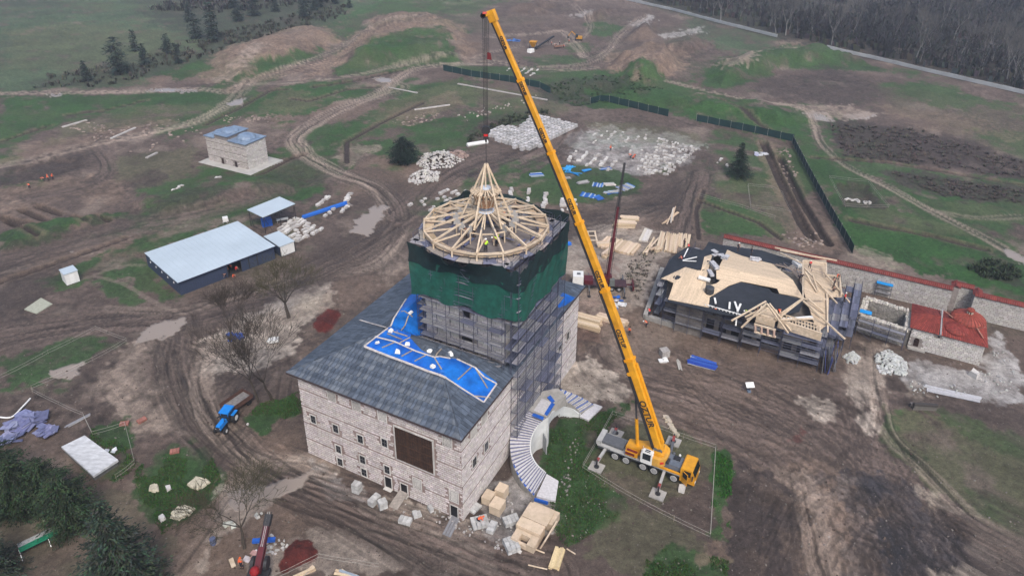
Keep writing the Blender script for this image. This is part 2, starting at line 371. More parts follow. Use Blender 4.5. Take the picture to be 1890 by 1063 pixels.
 (SOIL, .75, .8, [(1538, 335), (1600, 340), (1630, 385), (1555, 380)]),
 # lower right
 (MUD, .8, 1.5, [(1180, 640), (1400, 680), (1640, 720), (1640, 830), (1500, 850), (1360, 860), (1240, 770), (1170, 700)]),
 (CHALK, .85, 1.2, [(1470, 740), (1500, 725), (1550, 740), (1555, 770), (1500, 775)]),
 (CHALK, .6, 1.3, [(1590, 640), (1640, 640), (1620, 720), (1625, 790), (1600, 800), (1560, 740)]),
 (PALE, .4, 1.6, [(1540, 640), (1610, 630), (1620, 690), (1560, 700)]),
 (RED, .5, 1.2, [(1465, 800), (1480, 795), (1482, 815), (1468, 818)]),
 (LIME, .8, 1.2, [(1660, 690), (1690, 660), (1810, 690), (1830, 600), (1860, 620), (1890, 700), (1880, 740), (1760, 730), (1680, 715)]),
 (SAND, .5, 1.2, [(1670, 710), (1710, 710), (1720, 735), (1690, 738)]),
 (SOIL, .6, 1.4, [(1640, 740), (1720, 735), (1890, 760), (2000, 790), (1980, 840), (1760, 760), (1650, 750)]),
 (OLIVE, .85, 1.4, [(1625, 750), (1700, 770), (1800, 780), (1890, 830), (2000, 900), (2000, 1000), (1880, 985), (1790, 950), (1720, 900), (1640, 830)]),
 (GRASS, .55, 1.5, [(1720, 750), (1800, 775), (1890, 815), (1890, 850), (1780, 800)]),
 (GRASS, .6, 1.2, [(1630, 760), (1660, 760), (1650, 790), (1630, 785)]),
 (GRASS, .5, 1.5, [(1640, 815), (1690, 830), (1720, 850), (1660, 840)]),
 (GRASS, .5, 1.5, [(1790, 900), (1850, 920), (1860, 950), (1800, 950)]),
 (TARMUD, .7, 2.6, [(1570, 880), (1640, 880), (1720, 940), (1770, 960), (1800, 1000), (1800, 1100), (1680, 1100), (1640, 1000)]),
 (TARMUD, .6, 2.5, [(1520, 880), (1640, 900), (1640, 1100), (1560, 1100)]),
 (SOIL, .95, 1.1, [(1338, 868), (1370, 850), (1475, 910), (1480, 1000), (1490, 1100), (1330, 1100), (1340, 960)]),
 (PALE, .3, 2, [(1475, 900), (1560, 890), (1600, 1100), (1500, 1100)]),
 (WHITE, .6, .7, [(1522, 985), (1536, 980), (1536, 1002), (1526, 1005)]),
 (SAND, .6, 1.2, [(1700, 905), (1740, 915), (1780, 945), (1740, 950), (1710, 935)]),
 (SAND, .5, 1.2, [(1740, 1040), (1790, 1040), (1800, 1100), (1730, 1100)]),
 (PALE, .5, 1.4, [(1780, 965), (1890, 990), (2000, 1040), (2000, 1100), (1800, 1100), (1800, 1000)]),
 (GRASS, .95, 1, [(1012, 880), (1002, 840), (1020, 795), (1035, 775), (1090, 765), (1120, 745), (1165, 742), (1120, 790), (1085, 850), (1100, 880), (1155, 920), (1130, 965), (1080, 990), (1045, 1012), (1020, 975), (1020, 920)]),
 (OLIVE, .8, 1.4, [(1090, 860), (1150, 780), (1240, 790), (1320, 830), (1310, 880), (1200, 930), (1100, 885)]),
 (MUD, .6, 1.4, [(1110, 870), (1200, 900), (1310, 860), (1315, 980), (1230, 970), (1150, 910)]),
 (OLIVE, .5, 1.4, [(1150, 930), (1290, 990), (1310, 1040), (1180, 1063), (1060, 1030)]),
 (LUSH, .9, .8, [(1322, 832), (1338, 830), (1352, 852), (1338, 880), (1345, 1000), (1308, 990), (1314, 900)]),
 (GRASS, .85, 1, [(1195, 1030), (1240, 1005), (1280, 1020), (1345, 1035), (1340, 1100), (1180, 1100)]),
 (TAN, .6, 1.2, [(1320, 1000), (1345, 1005), (1345, 1035), (1290, 1035)]),
]
AREAS += [(RED, 1, .5, [(573, 602), (586, 582), (606, 571), (630, 571), (624, 597), (603, 618), (582, 614)]), (RED, 1, .5, [(508, 1045), (520, 1015), (545, 993), (575, 992), (592, 1010), (585, 1035), (560, 1050), (520, 1062)])]
# tracks worn by wheels: (colour, strength, width m, streakiness, polyline)
TRACKS = [
 (PALE, .75, 5, 1, [(-60, 175), (60, 172), (240, 170), (360, 165), (420, 170), (440, 160), (520, 130), (640, 85), (700, 55), (800, 45)]),
 (TAN, .7, 9, 1, [(430, 165), (470, 150), (560, 125), (640, 100), (700, 75), (780, 55), (850, 50)]),
 (PALE, .55, 5, 1, [(440, 160), (560, 150), (650, 140), (760, 118), (880, 110), (1000, 130), (1100, 125)]),
 (PALE, .5, 4, 1, [(880, 105), (960, 85), (1060, 78), (1090, 45), (1060, 10)]),
 (PALE, .5, 5, 1, [(1000, 125), (1080, 118), (1120, 95), (1150, 60), (1190, 30)]),
 (PALE, .6, 6, 1, [(1080, 105), (1040, 60), (1000, 62), (900, 68)]),
 (PALE, .8, 6.5, 1, [(900, 118), (800, 122), (750, 135), (700, 172), (620, 205), (560, 240), (545, 265), (570, 290), (630, 322), (690, 345), (720, 380), (730, 430), (690, 480), (620, 500)]),
 (PALE, .5, 4, 1, [(690, 145), (740, 155), (745, 165), (700, 180)]),
 (PALE, .6, 6, 1, [(-60, 320), (60, 295), (160, 270), (260, 248), (360, 225), (430, 185), (460, 150)]),
 (MUD, .9, 5, 1, [(180, 275), (200, 300), (195, 325), (160, 345), (60, 365)]),
 (MUD, .8, 9, 1, [(-60, 500), (60, 470), (180, 440), (300, 408), (420, 380), (520, 350)]),
 (PALE, .3, 2, 1, [(-60, 525), (60, 490), (190, 462)]),
 (MUD, .95, 9, 1.3, [(-80, 650), (60, 610), (200, 590), (340, 580), (440, 555), (560, 520), (660, 470), (720, 420)]),
 (PALE, .35, 3, 1, [(200, 570), (330, 575), (420, 550), (520, 520)]),
 (WET, .55, 10, 1.3, [(560, 510), (660, 450), (735, 400), (720, 340), (680, 320)]),
 (MUD, .8, 10, 1.3, [(735, 400), (820, 320), (900, 290), (1010, 280), (1060, 230)]),
 (WET, .5, 7, 1.3, [(860, 320), (960, 280), (1060, 215)]),
 (MUD, .9, 8, 1.3, [(330, 590), (320, 650), (345, 740), (400, 810), (460, 860), (560, 900), (700, 960), (860, 1020), (1000, 1060)]),
 (WET, .5, 5, 1.3, [(340, 600), (325, 650), (360, 750), (430, 830), (520, 880), (650, 950), (800, 1040)]),
 (PALE, .55, 5, 1, [(380, 640), (370, 720), (400, 790), (470, 850)]),
 (PALE, .4, 3, 1, [(450, 870), (420, 930), (380, 990), (330, 1050)]),
 (PALE, .4, 4, 1, [(480, 850), (560, 850), (600, 870)]),
 (PALE, .45, 1.2, 0, [(130, 525), (180, 505), (230, 490), (265, 490)]),
 (PALE, .5, 1.0, 0, [(175, 510), (230, 525), (285, 558), (340, 580)]),
 (WET, .55, 10, 1.4, [(1050, 430), (1150, 395), (1240, 370), (1280, 330), (1290, 290)]),
 (MUD, .8, 6, 1.3, [(1290, 320), (1275, 380), (1260, 430)]),
 (PALE, .75, 3, 1, [(1230, 150), (1290, 165), (1340, 175), (1400, 188), (1480, 200), (1500, 225), (1515, 265), (1560, 305), (1640, 345), (1720, 390), (1800, 430), (1890, 480), (2000, 540)]),
 (PALE, .4, 2.5, 1, [(1720, 390), (1800, 402), (1890, 400), (2000, 390)]),
 (PALE, .45, 3, 1.2, [(1610, 640), (1620, 720), (1640, 800), (1700, 860), (1790, 950), (1890, 1020)]),
 (WET, .6, 2.5, 1.2, [(1740, 965), (1800, 970), (1850, 1000), (1890, 1040), (1940, 1080)]),
 (PALE, .35, 4, 1.2, [(1480, 880), (1500, 980), (1530, 1100)]),
]
# mounds, berms and hollows: (height m, shoulder width m, outline)
MOUNDS = [
 (5.0, 14, [(640, 75), (700, 32), (790, 30), (850, 48), (890, 85), (850, 115), (700, 125), (620, 130)]),
 (4.0, 12, [(370, 130), (440, 85), (540, 55), (600, 55), (630, 75), (560, 110), (440, 150)]),
 (5.0, 8, [(1130, 115), (1170, 95), (1240, 95), (1255, 125), (1200, 155), (1160, 150)]),
 (5.0, 8, [(1145, 75), (1180, 50), (1205, 50), (1210, 68), (1180, 75)]),
 (4.0, 8, [(1075, 35), (1100, 18), (1130, 20), (1120, 38)]),
 (4.0, 10, [(930, 20), (1000, 2), (1030, 10), (1000, 30)]),
 (3.0, 7, [(1220, 90), (1260, 72), (1310, 80), (1290, 100)]),
 (4.0, 9, [(1310, 140), (1330, 115), (1400, 100), (1520, 90), (1600, 118), (1500, 120), (1400, 140), (1330, 160)]),
 (2.0, 6, [(1090, 170), (1200, 165), (1300, 175), (1440, 215), (1450, 235), (1285, 205), (1180, 195)]),
 (1.5, 5, [(1340, 190), (1400, 180), (1500, 225), (1440, 232)]),
 (1.5, 4, [(0, 430), (60, 412), (140, 402), (230, 395), (150, 430), (0, 470)]),
 (1.8, 5, [(240, 375), (400, 330), (560, 320), (540, 345), (400, 385), (300, 400)]),
 (1.6, 3.5, [(512, 1040), (525, 1015), (548, 998), (572, 998), (585, 1015), (575, 1035), (545, 1048)]),
 (1.4, 3, [(578, 600), (592, 585), (615, 580), (612, 600), (595, 610)]),
 (1.0, 3, [(750, 330), (790, 318), (815, 325), (790, 340)]), (1.0, 3, [(775, 300), (815, 285), (850, 295), (810, 310)]),
 (-2.5, 5, [(1000, 165), (1100, 150), (1170, 155), (1150, 180), (1060, 195)]),
 (-1.2, 2, [(1538, 335), (1600, 340), (1628, 384), (1555, 380)]),
 (-1.5, 4, [(870, 240), (950, 210), (1010, 205), (920, 235), (880, 262)]),
 (-1.0, 4, [(470, 350), (540, 300), (600, 320), (560, 370)]),
 (-.8, 2, [(0, 316), (90, 290), (150, 290), (160, 305), (100, 325), (0, 340)]),
]
# trenches: (depth, width m, polyline)
TRENCH = [
 (1.2, 1.2, [(0, 400), (70, 440)]), (1.2, 1.2, [(10, 402), (75, 418)]), (1.2, 1.3, [(40, 387), (95, 412)]), (1.2, 1.3, [(70, 380), (110, 395)]), (1.2, 1.1, [(135, 400), (160, 414)]), (1.2, 1.1, [(175, 398), (200, 408)]),
 (1.4, 2.0, [(1410, 262), (1440, 330), (1480, 410), (1500, 440)]), (1.4, 1.6, [(1440, 290), (1480, 370), (1530, 450)]),
 (.7, 1.0, [(1500, 290), (1640, 300), (1760, 320), (1890, 342)]), (.8, 1.2, [(1570, 405), (1640, 420), (1720, 435), (1820, 460)]),
 (.6, 1.2, [(380, 230), (440, 200), (500, 166), (530, 165)]), (.6, 1, [(0, 262), (90, 232)]), (.6, 1, [(120, 212), (190, 205), (270, 185)]),
 (.7, 1.2, [(470, 328), (530, 295), (560, 285)]), (.7, 1.2, [(0, 520), (60, 500), (230, 440)]), (.5, 1, [(540, 182), (570, 187), (640, 165), (700, 160)]),
 (.3, .8, [(1290, 440), (1285, 390), (1300, 350)]), (.6, 1.2, [(1330, 190), (1380, 215), (1420, 240)]), (.5, 1, [(1290, 370), (1400, 410), (1440, 440)]),
 (.7, 1.5, [(740, 130), (650, 150), (580, 160)]), (.5, 1.2, [(640, 300), (640, 262), (700, 228), (780, 190)]),
]
def poly_sd(X, Y, P):
    """signed distance, positive inside"""
    d2 = np.full(X.shape, 1e18); ins = np.zeros(X.shape, bool); n = len(P)
    for i in range(n):
        ax, ay = P[i]; bx, by = P[(i+1) % n]; ex, ey = bx-ax, by-ay
        t = np.clip(((X-ax)*ex+(Y-ay)*ey)/(ex*ex+ey*ey+1e-9), 0, 1)
        d2 = np.minimum(d2, (X-ax-t*ex)**2+(Y-ay-t*ey)**2)
        c = ((ay > Y) != (by > Y)); xx = ax+(Y-ay)/(by-ay+1e-12)*ex
        ins ^= c & (X < xx)
    return np.where(ins, 1, -1)*np.sqrt(d2)
def line_sd(X, Y, P):
    d = np.full(X.shape, 1e9); sgn = np.zeros(X.shape); arc = np.zeros(X.shape); s0 = 0
    for i in range(len(P)-1):
        ax, ay = P[i]; bx, by = P[i+1]; ex, ey = bx-ax, by-ay; L = math.hypot(ex, ey)+1e-9
        t = np.clip(((X-ax)*ex+(Y-ay)*ey)/(L*L), 0, 1); dx = X-ax-t*ex; dy = Y-ay-t*ey
        dd = np.hypot(dx, dy); m = dd < d
        d = np.where(m, dd, d); sgn = np.where(m, np.where(ex*dy-ey*dx > 0, dd, -dd), sgn); arc = np.where(m, s0+t*L, arc); s0 += L
    return d, sgn, arc
def smoothline(P, n=6):
    P = np.array(P, float); out = []
    for i in range(len(P)-1):
        p0 = P[max(i-1, 0)]; p1 = P[i]; p2 = P[i+1]; p3 = P[min(i+2, len(P)-1)]
        for k in range(n):
            t = k/n; out.append(0.5*((2*p1)+(-p0+p2)*t+(2*p0-5*p1+4*p2-p3)*t*t+(-p0+3*p1-3*p2+p3)*t**3))
    out.append(P[-1]); return np.array(out)
_MW = [(h, w, pw(p)) for h, w, p in MOUNDS]; _TW = [(d, w, pw(p)) for d, w, p in TRENCH]
_KW = [(c, s, w, k, smoothline(pw(p), 5)) for c, s, w, k, p in TRACKS]
def height(X, Y, detail=False):
    X = np.atleast_1d(np.asarray(X, float)); Y = np.atleast_1d(np.asarray(Y, float)); Z = np.zeros(X.shape)
    for h, w, P in _MW:
        lo = P.min(0)-w; hi = P.max(0)+w; m = (X > lo[0]) & (X < hi[0]) & (Y > lo[1]) & (Y < hi[1])
        if not m.any(): continue
        x = X[m]; y = Y[m]; sd = poly_sd(x, y, P)
        if detail: sd = sd+fbm(x/w*1.3, y/w*1.3, 4, 3)*w*.9
        k = sstep(-w*.25, w, sd)
        Z[m] += h*k*(1+(fbm(x*.25, y*.25, 3, 5)*.5 if detail else 0))
    for dp, w, P in _TW:
        lo = P.min(0)-w*2; hi = P.max(0)+w*2; m = (X > lo[0]) & (X < hi[0]) & (Y > lo[1]) & (Y < hi[1])
        if not m.any(): continue
        d, s, a = line_sd(X[m], Y[m], P); Z[m] -= dp*(1-sstep(w*.4, w*.75, d))
    return Z
def gz(x, y): return float(height(x, y)[0])

def build_ground():
    el = np.concatenate([np.radians([88, 80, 72, 66]), np.radians(np.arange(60.5, 8.0, -0.082)), np.radians([7.5, 7, 6.4, 5.8, 5, 4, 3, 2.2, 1.6, 1.15])])
    rad = CAM_H/np.tan(el)
    az = np.concatenate([np.arange(-180, -42, 4.6), np.arange(-41.5, 41.5, 0.085), np.arange(42, 180, 4.6)]); az = np.radians(az)
    nr, na = len(rad), len(az)
    RR, AA = np.meshgrid(rad, az, indexing='ij'); X = (RR*np.sin(AA)).ravel(); Y = (RR*np.cos(AA)).ravel(); RRf = RR.ravel()
    N = X.size
    col = np.empty((N, 3)); col[:] = MUD
    n1 = fbm(X*.05, Y*.05, 5, 1); n2 = fbm(X*.35, Y*.35, 5, 2); n3 = fbm(X*1.7, Y*1.7, 3, 4)
    n5 = fbm(X*.8, Y*.8, 5, 6); ch_ = .5+.9*sstep(-.1, .2, fbm(X*.06, Y*.06, 3, 16)); col *= np.clip(1+n1*.5+n2*.6+n5*ch_*1.1, .35, 1.9)[:, None]
    t = sstep(.02, .22, fbm(X*.03+9, Y*.03, 5, 8))[:, None]*.6; col = col*(1-t)+np.array(TAN)*t
    t = sstep(.05, .3, fbm(X*.09, Y*.09+3, 5, 9))[:, None]*.5; col = col*(1-t)+np.array(WET)*t
    t = sstep(.06, .24, fbm(X*.11-7, Y*.11, 6, 12))[:, None]*.5; col = col*(1-t)+np.array(PALE)*t
    ground_green = np.zeros(N); wet = np.zeros(N)
    t = sstep(.04, .18, fbm(X*.04+31, Y*.04, 6, 14)+.35*n2)*.85*sstep(125, 170, RRf)*(1-sstep(330, 380, RRf)*.6); ground_green[:] = t; col = col*(1-t[:, None])+np.array(GRASS)*(1+n2*.6)[:, None]*t[:, None]
    wx = fbm(X*.15, Y*.15, 4, 21); wy = fbm(X*.9, Y*.9, 3, 22)
    def area(c, st, sf, P):
        lo = P.min(0)-12; hi = P.max(0)+12; m = np.nonzero((X > lo[0]) & (X < hi[0]) & (Y > lo[1]) & (Y < hi[1]))[0]
        if not len(m): return
        sd = poly_sd(X[m], Y[m], P); sc = np.clip(RRf[m]/110, .6, 4)
        sd = sd+(wx[m]*3.6+wy[m]*1.8+n5[m]*2.6)*sf*sc**.7
        k = sstep(-.3*sf*sc, .4*sf*sc, sd)*st
        if c in (GRASS, LUSH, FIELD, OLIVE):
            br = sstep(-.22, .04, fbm(X[m]*.16, Y[m]*.16, 6, 31)+.6*n2[m]+.10)     # bare patches showing through
            k = k*(.25+.75*br); ground_green[m] = np.maximum(ground_green[m]*(1-k), k)
            cc = np.array(c)[None]*(1+.7*fbm(X[m]*.12, Y[m]*.12, 4, 33)+.5*n2[m]+.5*n3[m])[:, None]
            yl = sstep(0, .3, fbm(X[m]*.06, Y[m]*.06, 4, 35))[:, None]*.3; cc = cc*(1-yl)+np.array(OLIVE)*yl
        else:
            cc = np.array(c)[None]*np.clip(1+.5*n2[m]+.35*n3[m]+.3*n1[m]+n5[m]*ch_[m]*.9, .4, 1.7)[:, None]; ground_green[m] *= (1-k)
            if c not in (RED, WATER): k = k*(.62+.38*sstep(-.2, .12, n2[m]+wy[m]*.5))
        if c is FIELD: q_ = sstep(.0, .25, fbm(X[m]*.018, Y[m]*.05, 5, 66))[:, None]*.55; cc = cc*(1-q_)+np.array(BRUSH)*q_; q_ = sstep(.05, .25, fbm(X[m]*.05+9, Y[m]*.09, 5, 67))[:, None]*.4; cc = cc*(1-q_)+np.array(OLIVE)*q_
        if c is WATER: cc = np.array(c)[None]*np.ones((len(m), 1)); wet[m] = np.maximum(wet[m], k)
        else: wet[m] *= (1-k)
        col[m] = col[m]*(1-k[:, None])+cc*k[:, None]
    for c, st, sf, pts in AREAS: area(c, st, sf, pw(pts))
    Z = height(X, Y, True)
    Z += n2*.16+n3*.07
    for c, st, w, sk, P in _KW:
        lo = P.min(0)-w; hi = P.max(0)+w; m = np.nonzero((X > lo[0]) & (X < hi[0]) & (Y > lo[1]) & (Y < hi[1]))[0]
        if not len(m): continue
        d, s, a = line_sd(X[m], Y[m], P); d = d+wx[m]*w*.35+wy[m]*w*.1; s = s+wx[m]*w*.25
        k = (1-sstep(w*.32, w*.58, d))
        fr = 2.2; sk = sk*(1 if w < 8 else .7)
        st1 = fbm(s*fr, a*.045, 3, 41)*2+fbm(s*fr*3, a*.10, 2, 43)
        kk = k*st*np.clip(.72+st1*.8*sk, 0, 1); green = ground_green[m]; ground_green[m] = green*(1-kk)
        cc = np.array(c)[None]*(1+.55*st1*sk)[:, None]
        col[m] = col[m]*(1-kk[:, None])+cc*kk[:, None]
        col[m] *= (1-k*.45*sk*sstep(.05, .4, -st1))[:, None]
        Z[m] += k*st1*.10*min(sk, 1)
        wet[m] = np.maximum(wet[m]*(1-.5*k), k*.45*sstep(.1, .5, -st1)*(1 if c is WET else .4))
    # churned wheel marks crossing the open yard, lower right and left
    for ang, sd_, box, am in ((-33, 51, (1180, 640, 1800, 1063), .4), (-60, 53, (1480, 860, 1800, 1063), .7), (-20, 55, (1180, 620, 1640, 900), .4), (35, 57, (180, 560, 620, 900), .35), (-48, 59, (300, 560, 760, 1063), .35), (10, 61, (600, 300, 1300, 520), .3), (25, 63, (0, 280, 420, 520), .3), (-10, 65, (900, 20, 1330, 140), .3), (20, 67, (400, 40, 900, 200), .35)):
        C4 = pw([(box[0], box[1]), (box[2], box[1]), (box[2], box[3]), (box[0], box[3])])
        lo = C4.min(0)-6; hi = C4.max(0)+6; m = np.nonzero((X > lo[0]) & (X < hi[0]) & (Y > lo[1]) & (Y < hi[1]))[0]
        sdp = poly_sd(X[m], Y[m], C4); k = sstep(0, 10, sdp+wx[m]*12)*(1-ground_green[m])*am
        ca, sa = math.cos(R(ang)), math.sin(R(ang)); bend = fbm(X[m]*.012, Y[m]*.012, 2, sd_+90)*1.2
        u = (X[m]*ca+Y[m]*sa); v = (-X[m]*sa+Y[m]*ca)+bend*14
        q = fbm(v*.9, u*.035, 4, sd_)*2
        pres = sstep(-.1, .25, fbm(X[m]*.03, Y[m]*.03, 3, sd_+5)+.05)
        col[m] *= (1+k*q*1.25*pres)[:, None]; Z[m] += q*k*.12*pres
    # single wheel tracks: pairs of ruts that follow the ways the lorries take
    FLOWS = [([(1180, 690), (1330, 750), (1480, 830), (1600, 930), (1690, 1090)], 13, 70, 1.0), ([(1250, 640), (1400, 700), (1540, 740), (1600, 800), (1640, 900)], 9, 26, .8), ([(1600, 640), (1625, 740), (1580, 850), (1500, 950), (1480, 1090)], 8, 24, .8),
             ([(1500, 1090), (1520, 950), (1600, 900), (1720, 960), (1890, 1040)], 8, 24, 1.0), ([(1500, 860), (1620, 960), (1680, 1090)], 9, 40, 1.2), ([(1580, 880), (1680, 980), (1760, 1090)], 9, 40, 1.6), ([(1350, 880), (1430, 960), (1480, 1090)], 7, 5, .5), ([(-20, 620), (200, 590), (400, 570), (600, 500), (730, 420), (700, 350), (560, 280), (620, 210), (760, 140)], 3.5, 16, .9),
             ([(-20, 640), (200, 600), (420, 560), (620, 480), (740, 400), (900, 300), (1010, 270)], 5, 20, .9), ([(330, 590), (340, 720), (420, 830), (560, 900), (760, 980), (960, 1080)], 6, 34, 1.1), ([(345, 600), (300, 700), (230, 760), (190, 700)], 6, 12, .8), ([(560, 650), (480, 760), (400, 850), (350, 990)], 5, 14, .8),
             ([(860, 340), (1010, 280), (1060, 220)], 6, 18, 1.0), ([(1040, 430), (1200, 385), (1290, 320)], 8, 26, 1.0), ([(440, 165), (560, 120), (700, 65), (830, 45)], 8, 24, .9), ([(900, 110), (1060, 110), (1140, 80), (1190, 30)], 8, 22, .9), ([(0, 330), (150, 280), (350, 225), (450, 170)], 6, 16, .8), ([(0, 500), (250, 420), (520, 350)], 7, 18, .9),
             ([(600, 500), (680, 440), (745, 470), (760, 520)], 5, 12, .8), ([(650, 560), (560, 620), (480, 680), (420, 760)], 6, 14, .6), ([(1180, 560), (1120, 640), (1180, 700), (1300, 740)], 6, 18, .8), ([(1100, 870), (1200, 920), (1330, 960)], 7, 10, .5), ([(1620, 700), (1680, 860), (1800, 960)], 4, 10, .6), ([(250, 640), (400, 660), (420, 700)], 9, 14, .7), ([(180, 270), (200, 310), (150, 345), (20, 370)], 3, 8, .9), ([(640, 960), (820, 1010), (1000, 1040)], 6, 14, .8)]
    rr_ = random.Random(77); AC = np.zeros(N); AZ = np.zeros(N)
    for P_, spread, cnt, amp in FLOWS:
        base = smoothline(pw(P_), 6); tan = np.gradient(base, axis=0); nrm = np.stack([-tan[:, 1], tan[:, 0]], 1); nrm /= (np.linalg.norm(nrm, axis=1)[:, None]+1e-9)
        for q in range(cnt):
            o0, o1 = rr_.gauss(0, spread*.5), rr_.gauss(0, spread*.5); n_ = len(base); a0 = rr_.random()*.6; a1 = a0+.25+rr_.random()*.7; i0, i1 = int(a0*n_), min(n_, max(int(a0*n_)+3, int(a1*n_)))
            seg = base[i0:i1]; nn_ = nrm[i0:i1]; tt = np.linspace(0, 1, len(seg))[:, None]; ctr = seg+nn_*(o0*(1-tt)+o1*tt+rr_.uniform(-1, 1)*np.sin(tt*3.1)*2)
            dark = rr_.random() < .62; wd_ = rr_.uniform(.16, .34)*(1 if P_[0][1] > 380 else 1.9)
            for sd_ in (-1, 1):
                L_ = ctr+nn_*(sd_*.95); lo = L_.min(0)-1; hi = L_.max(0)+1; m = np.nonzero((X > lo[0]) & (X < hi[0]) & (Y > lo[1]) & (Y < hi[1]))[0]
                if len(m) < 4 or len(L_) < 2: continue
                d, s, a = line_sd(X[m], Y[m], L_); d = d+wy[m]*.12; k = (1-sstep(wd_*.5, wd_*1.15, d))*(1-.75*ground_green[m])*amp*(.55+.9*np.clip(vnoise(a*.35, a*0+q, 3), 0, 1)); k = np.clip(k, 0, 1)
                AC[m] += k*(-.40 if dark else .26); AZ[m] -= k*.05*(1 if dark else .3)
                k2 = sstep(wd_*.8, wd_*1.2, d)*(1-sstep(wd_*1.3, wd_*2.0, d))*amp*.14*(1-ground_green[m]); AC[m] += k2; AZ[m] += k2*.12; wet[m] = np.maximum(wet[m], k*.14*dark)
    AC = np.tanh(AC*1.3)*.68; AC *= (.55+.45*sstep(-.15, .2, fbm(X*.08, Y*.08, 4, 88))); col *= np.exp(AC)[:, None]; Z += np.clip(AZ, -.09, .07)
    # trenches: bare dark sides
    for dp, w, P in _TW:
        lo = P.min(0)-w*3; hi = P.max(0)+w*3; m = np.nonzero((X > lo[0]) & (X < hi[0]) & (Y > lo[1]) & (Y < hi[1]))[0]
        if not len(m): continue
        d, s, a = line_sd(X[m], Y[m], P); k = (1-sstep(w*.45, w*.75, d))
        ground_green[m] *= (1-k); col[m] = col[m]*(1-k[:, None])+np.array(SOIL)*k[:, None]
        k = sstep(w*.6, w*.8, d)*(1-sstep(w*.9, w*1.7, d+wy[m]*w*1.5))*.35
        col[m] = col[m]*(1-k[:, None])+np.array(TAN)*k[:, None]
    # puddles in the ruts
    PUD = [[(245, 640), (250, 612), (290, 598), (335, 592), (330, 610), (290, 622), (255, 636)], [(480, 905), (520, 890), (570, 875), (555, 900), (500, 915)], [(425, 912), (470, 905), (470, 925), (440, 940)], [(100, 700), (96, 686), (140, 668), (156, 668), (152, 690), (130, 704)],
           [(655, 425), (680, 385), (712, 378), (708, 405), (680, 430)], [(690, 145), (705, 142), (718, 148), (705, 152)], [(280, 168), (330, 163), (360, 168), (300, 172)], [(66, 175), (100, 174), (98, 177), (70, 177)], [(205, 258), (230, 251), (228, 256), (208, 260)], [(135, 464), (185, 460), (160, 470)], [(590, 390), (640, 372), (650, 380)], [(262, 425), (285, 418), (300, 430), (280, 434)], [(1770, 575), (1775, 572), (1800, 580)], [(420, 195), (445, 186), (440, 192), (425, 199)], [(1850, 460), (1885, 478), (1880, 484), (1850, 466)]]
    for p in PUD:
        P = pw(p); lo = P.min(0)-4; hi = P.max(0)+4; m = np.nonzero((X > lo[0]) & (X < hi[0]) & (Y > lo[1]) & (Y < hi[1]))[0]
        if not len(m): continue
        sc = np.clip(RRf[m]/110, .6, 3); sd = poly_sd(X[m], Y[m], P)+(wx[m]*4+wy[m]*2.2)*sc
        k = sstep(-.12, .22, sd); wet[m] = np.maximum(wet[m]*(1-k), k); ground_green[m] *= (1-k)
        col[m] = col[m]*(1-k[:, None])+np.array(WATER)*.85*k[:, None]; Z[m] = Z[m]*(1-k)-.03*k
    # keep the sheet out of the way under the buildings' footings
    fade = sstep(700, 1500, RRf); Z *= (1-fade)
    col = np.clip(col, .012, .75)
    me = bpy.data.meshes.new('ground')
    me.vertices.add(N); co = np.stack([X, Y, Z], 1).astype(np.float32); me.vertices.foreach_set('co', co.ravel())
    i, j = np.meshgrid(np.arange(nr-1), np.arange(na-1), indexing='ij'); a = (i*na+j).ravel()
    q = np.stack([a, a+1, a+na+1, a+na], 1)
    jj = np.arange(nr-1)*na+na-1; q = np.concatenate([q, np.stack([jj, jj-na+1, jj+1, jj+na], 1)])   # close the circle
    c0 = np.arange(na-1); cen = np.array([[na-1-k for k in range(na)]])
    F = len(q); me.loops.add(F*4+na); me.polygons.add(F+1)
    me.loops.foreach_set('vertex_index', np.concatenate([q[:, ::-1].ravel(), np.arange(na)]).astype(np.int32))
    me.polygons.foreach_set('loop_start', np.concatenate([np.arange(F)*4, [F*4]]).astype(np.int32))
    me.polygons.foreach_set('use_smooth', np.ones(F+1, bool))
    me.update(calc_edges=True)
    at = me.color_attributes.new('soil', 'FLOAT_COLOR', 'POINT')
    at.data.foreach_set('color', np.concatenate([col, np.ones((N, 1))], 1).astype(np.float32).ravel())
    at = me.attributes.new('green', 'FLOAT', 'POINT'); at.data.foreach_set('value', ground_green.astype(np.float32))
    at = me.attributes.new('wet', 'FLOAT', 'POINT'); at.data.foreach_set('value', np.clip(wet, 0, 1).astype(np.float32))
    m = bpy.data.materials.new('ground'); m.use_nodes = True; nt = m.node_tree; L = nt.links; b = nt.nodes['Principled BSDF']
    tc = nd(nt, 'ShaderNodeTexCoord'); at = nd(nt, 'ShaderNodeAttribute', attribute_name='soil'); ag = nd(nt, 'ShaderNodeAttribute', attribute_name='green'); aw = nd(nt, 'ShaderNodeAttribute', attribute_name='wet')
    na_ = nd(nt, 'ShaderNodeTexNoise', i_Scale=1.1, i_Detail=9.0, i_Roughness=.82); nb = nd(nt, 'ShaderNodeTexNoise', i_Scale=9.0, i_Detail=4.0, i_Roughness=.7)
    L.new(tc.outputs['Object'], na_.inputs['Vector']); L.new(tc.outputs['Object'], nb.inputs['Vector'])
    r1 = nd(nt, 'ShaderNodeMapRange'); r1.inputs['From Min'].default_value = .3; r1.inputs['From Max'].default_value = .7; r1.inputs['To Min'].default_value = .4; r1.inputs['To Max'].default_value = 1.6
    r2 = nd(nt, 'ShaderNodeMapRange'); r2.inputs['From Min'].default_value = .3; r2.inputs['From Max'].default_value = .7; r2.inputs['To Min'].default_value = .7; r2.inputs['To Max'].default_value = 1.3
    L.new(na_.outputs[0], r1.inputs[0]); L.new(nb.outputs[0], r2.inputs[0])
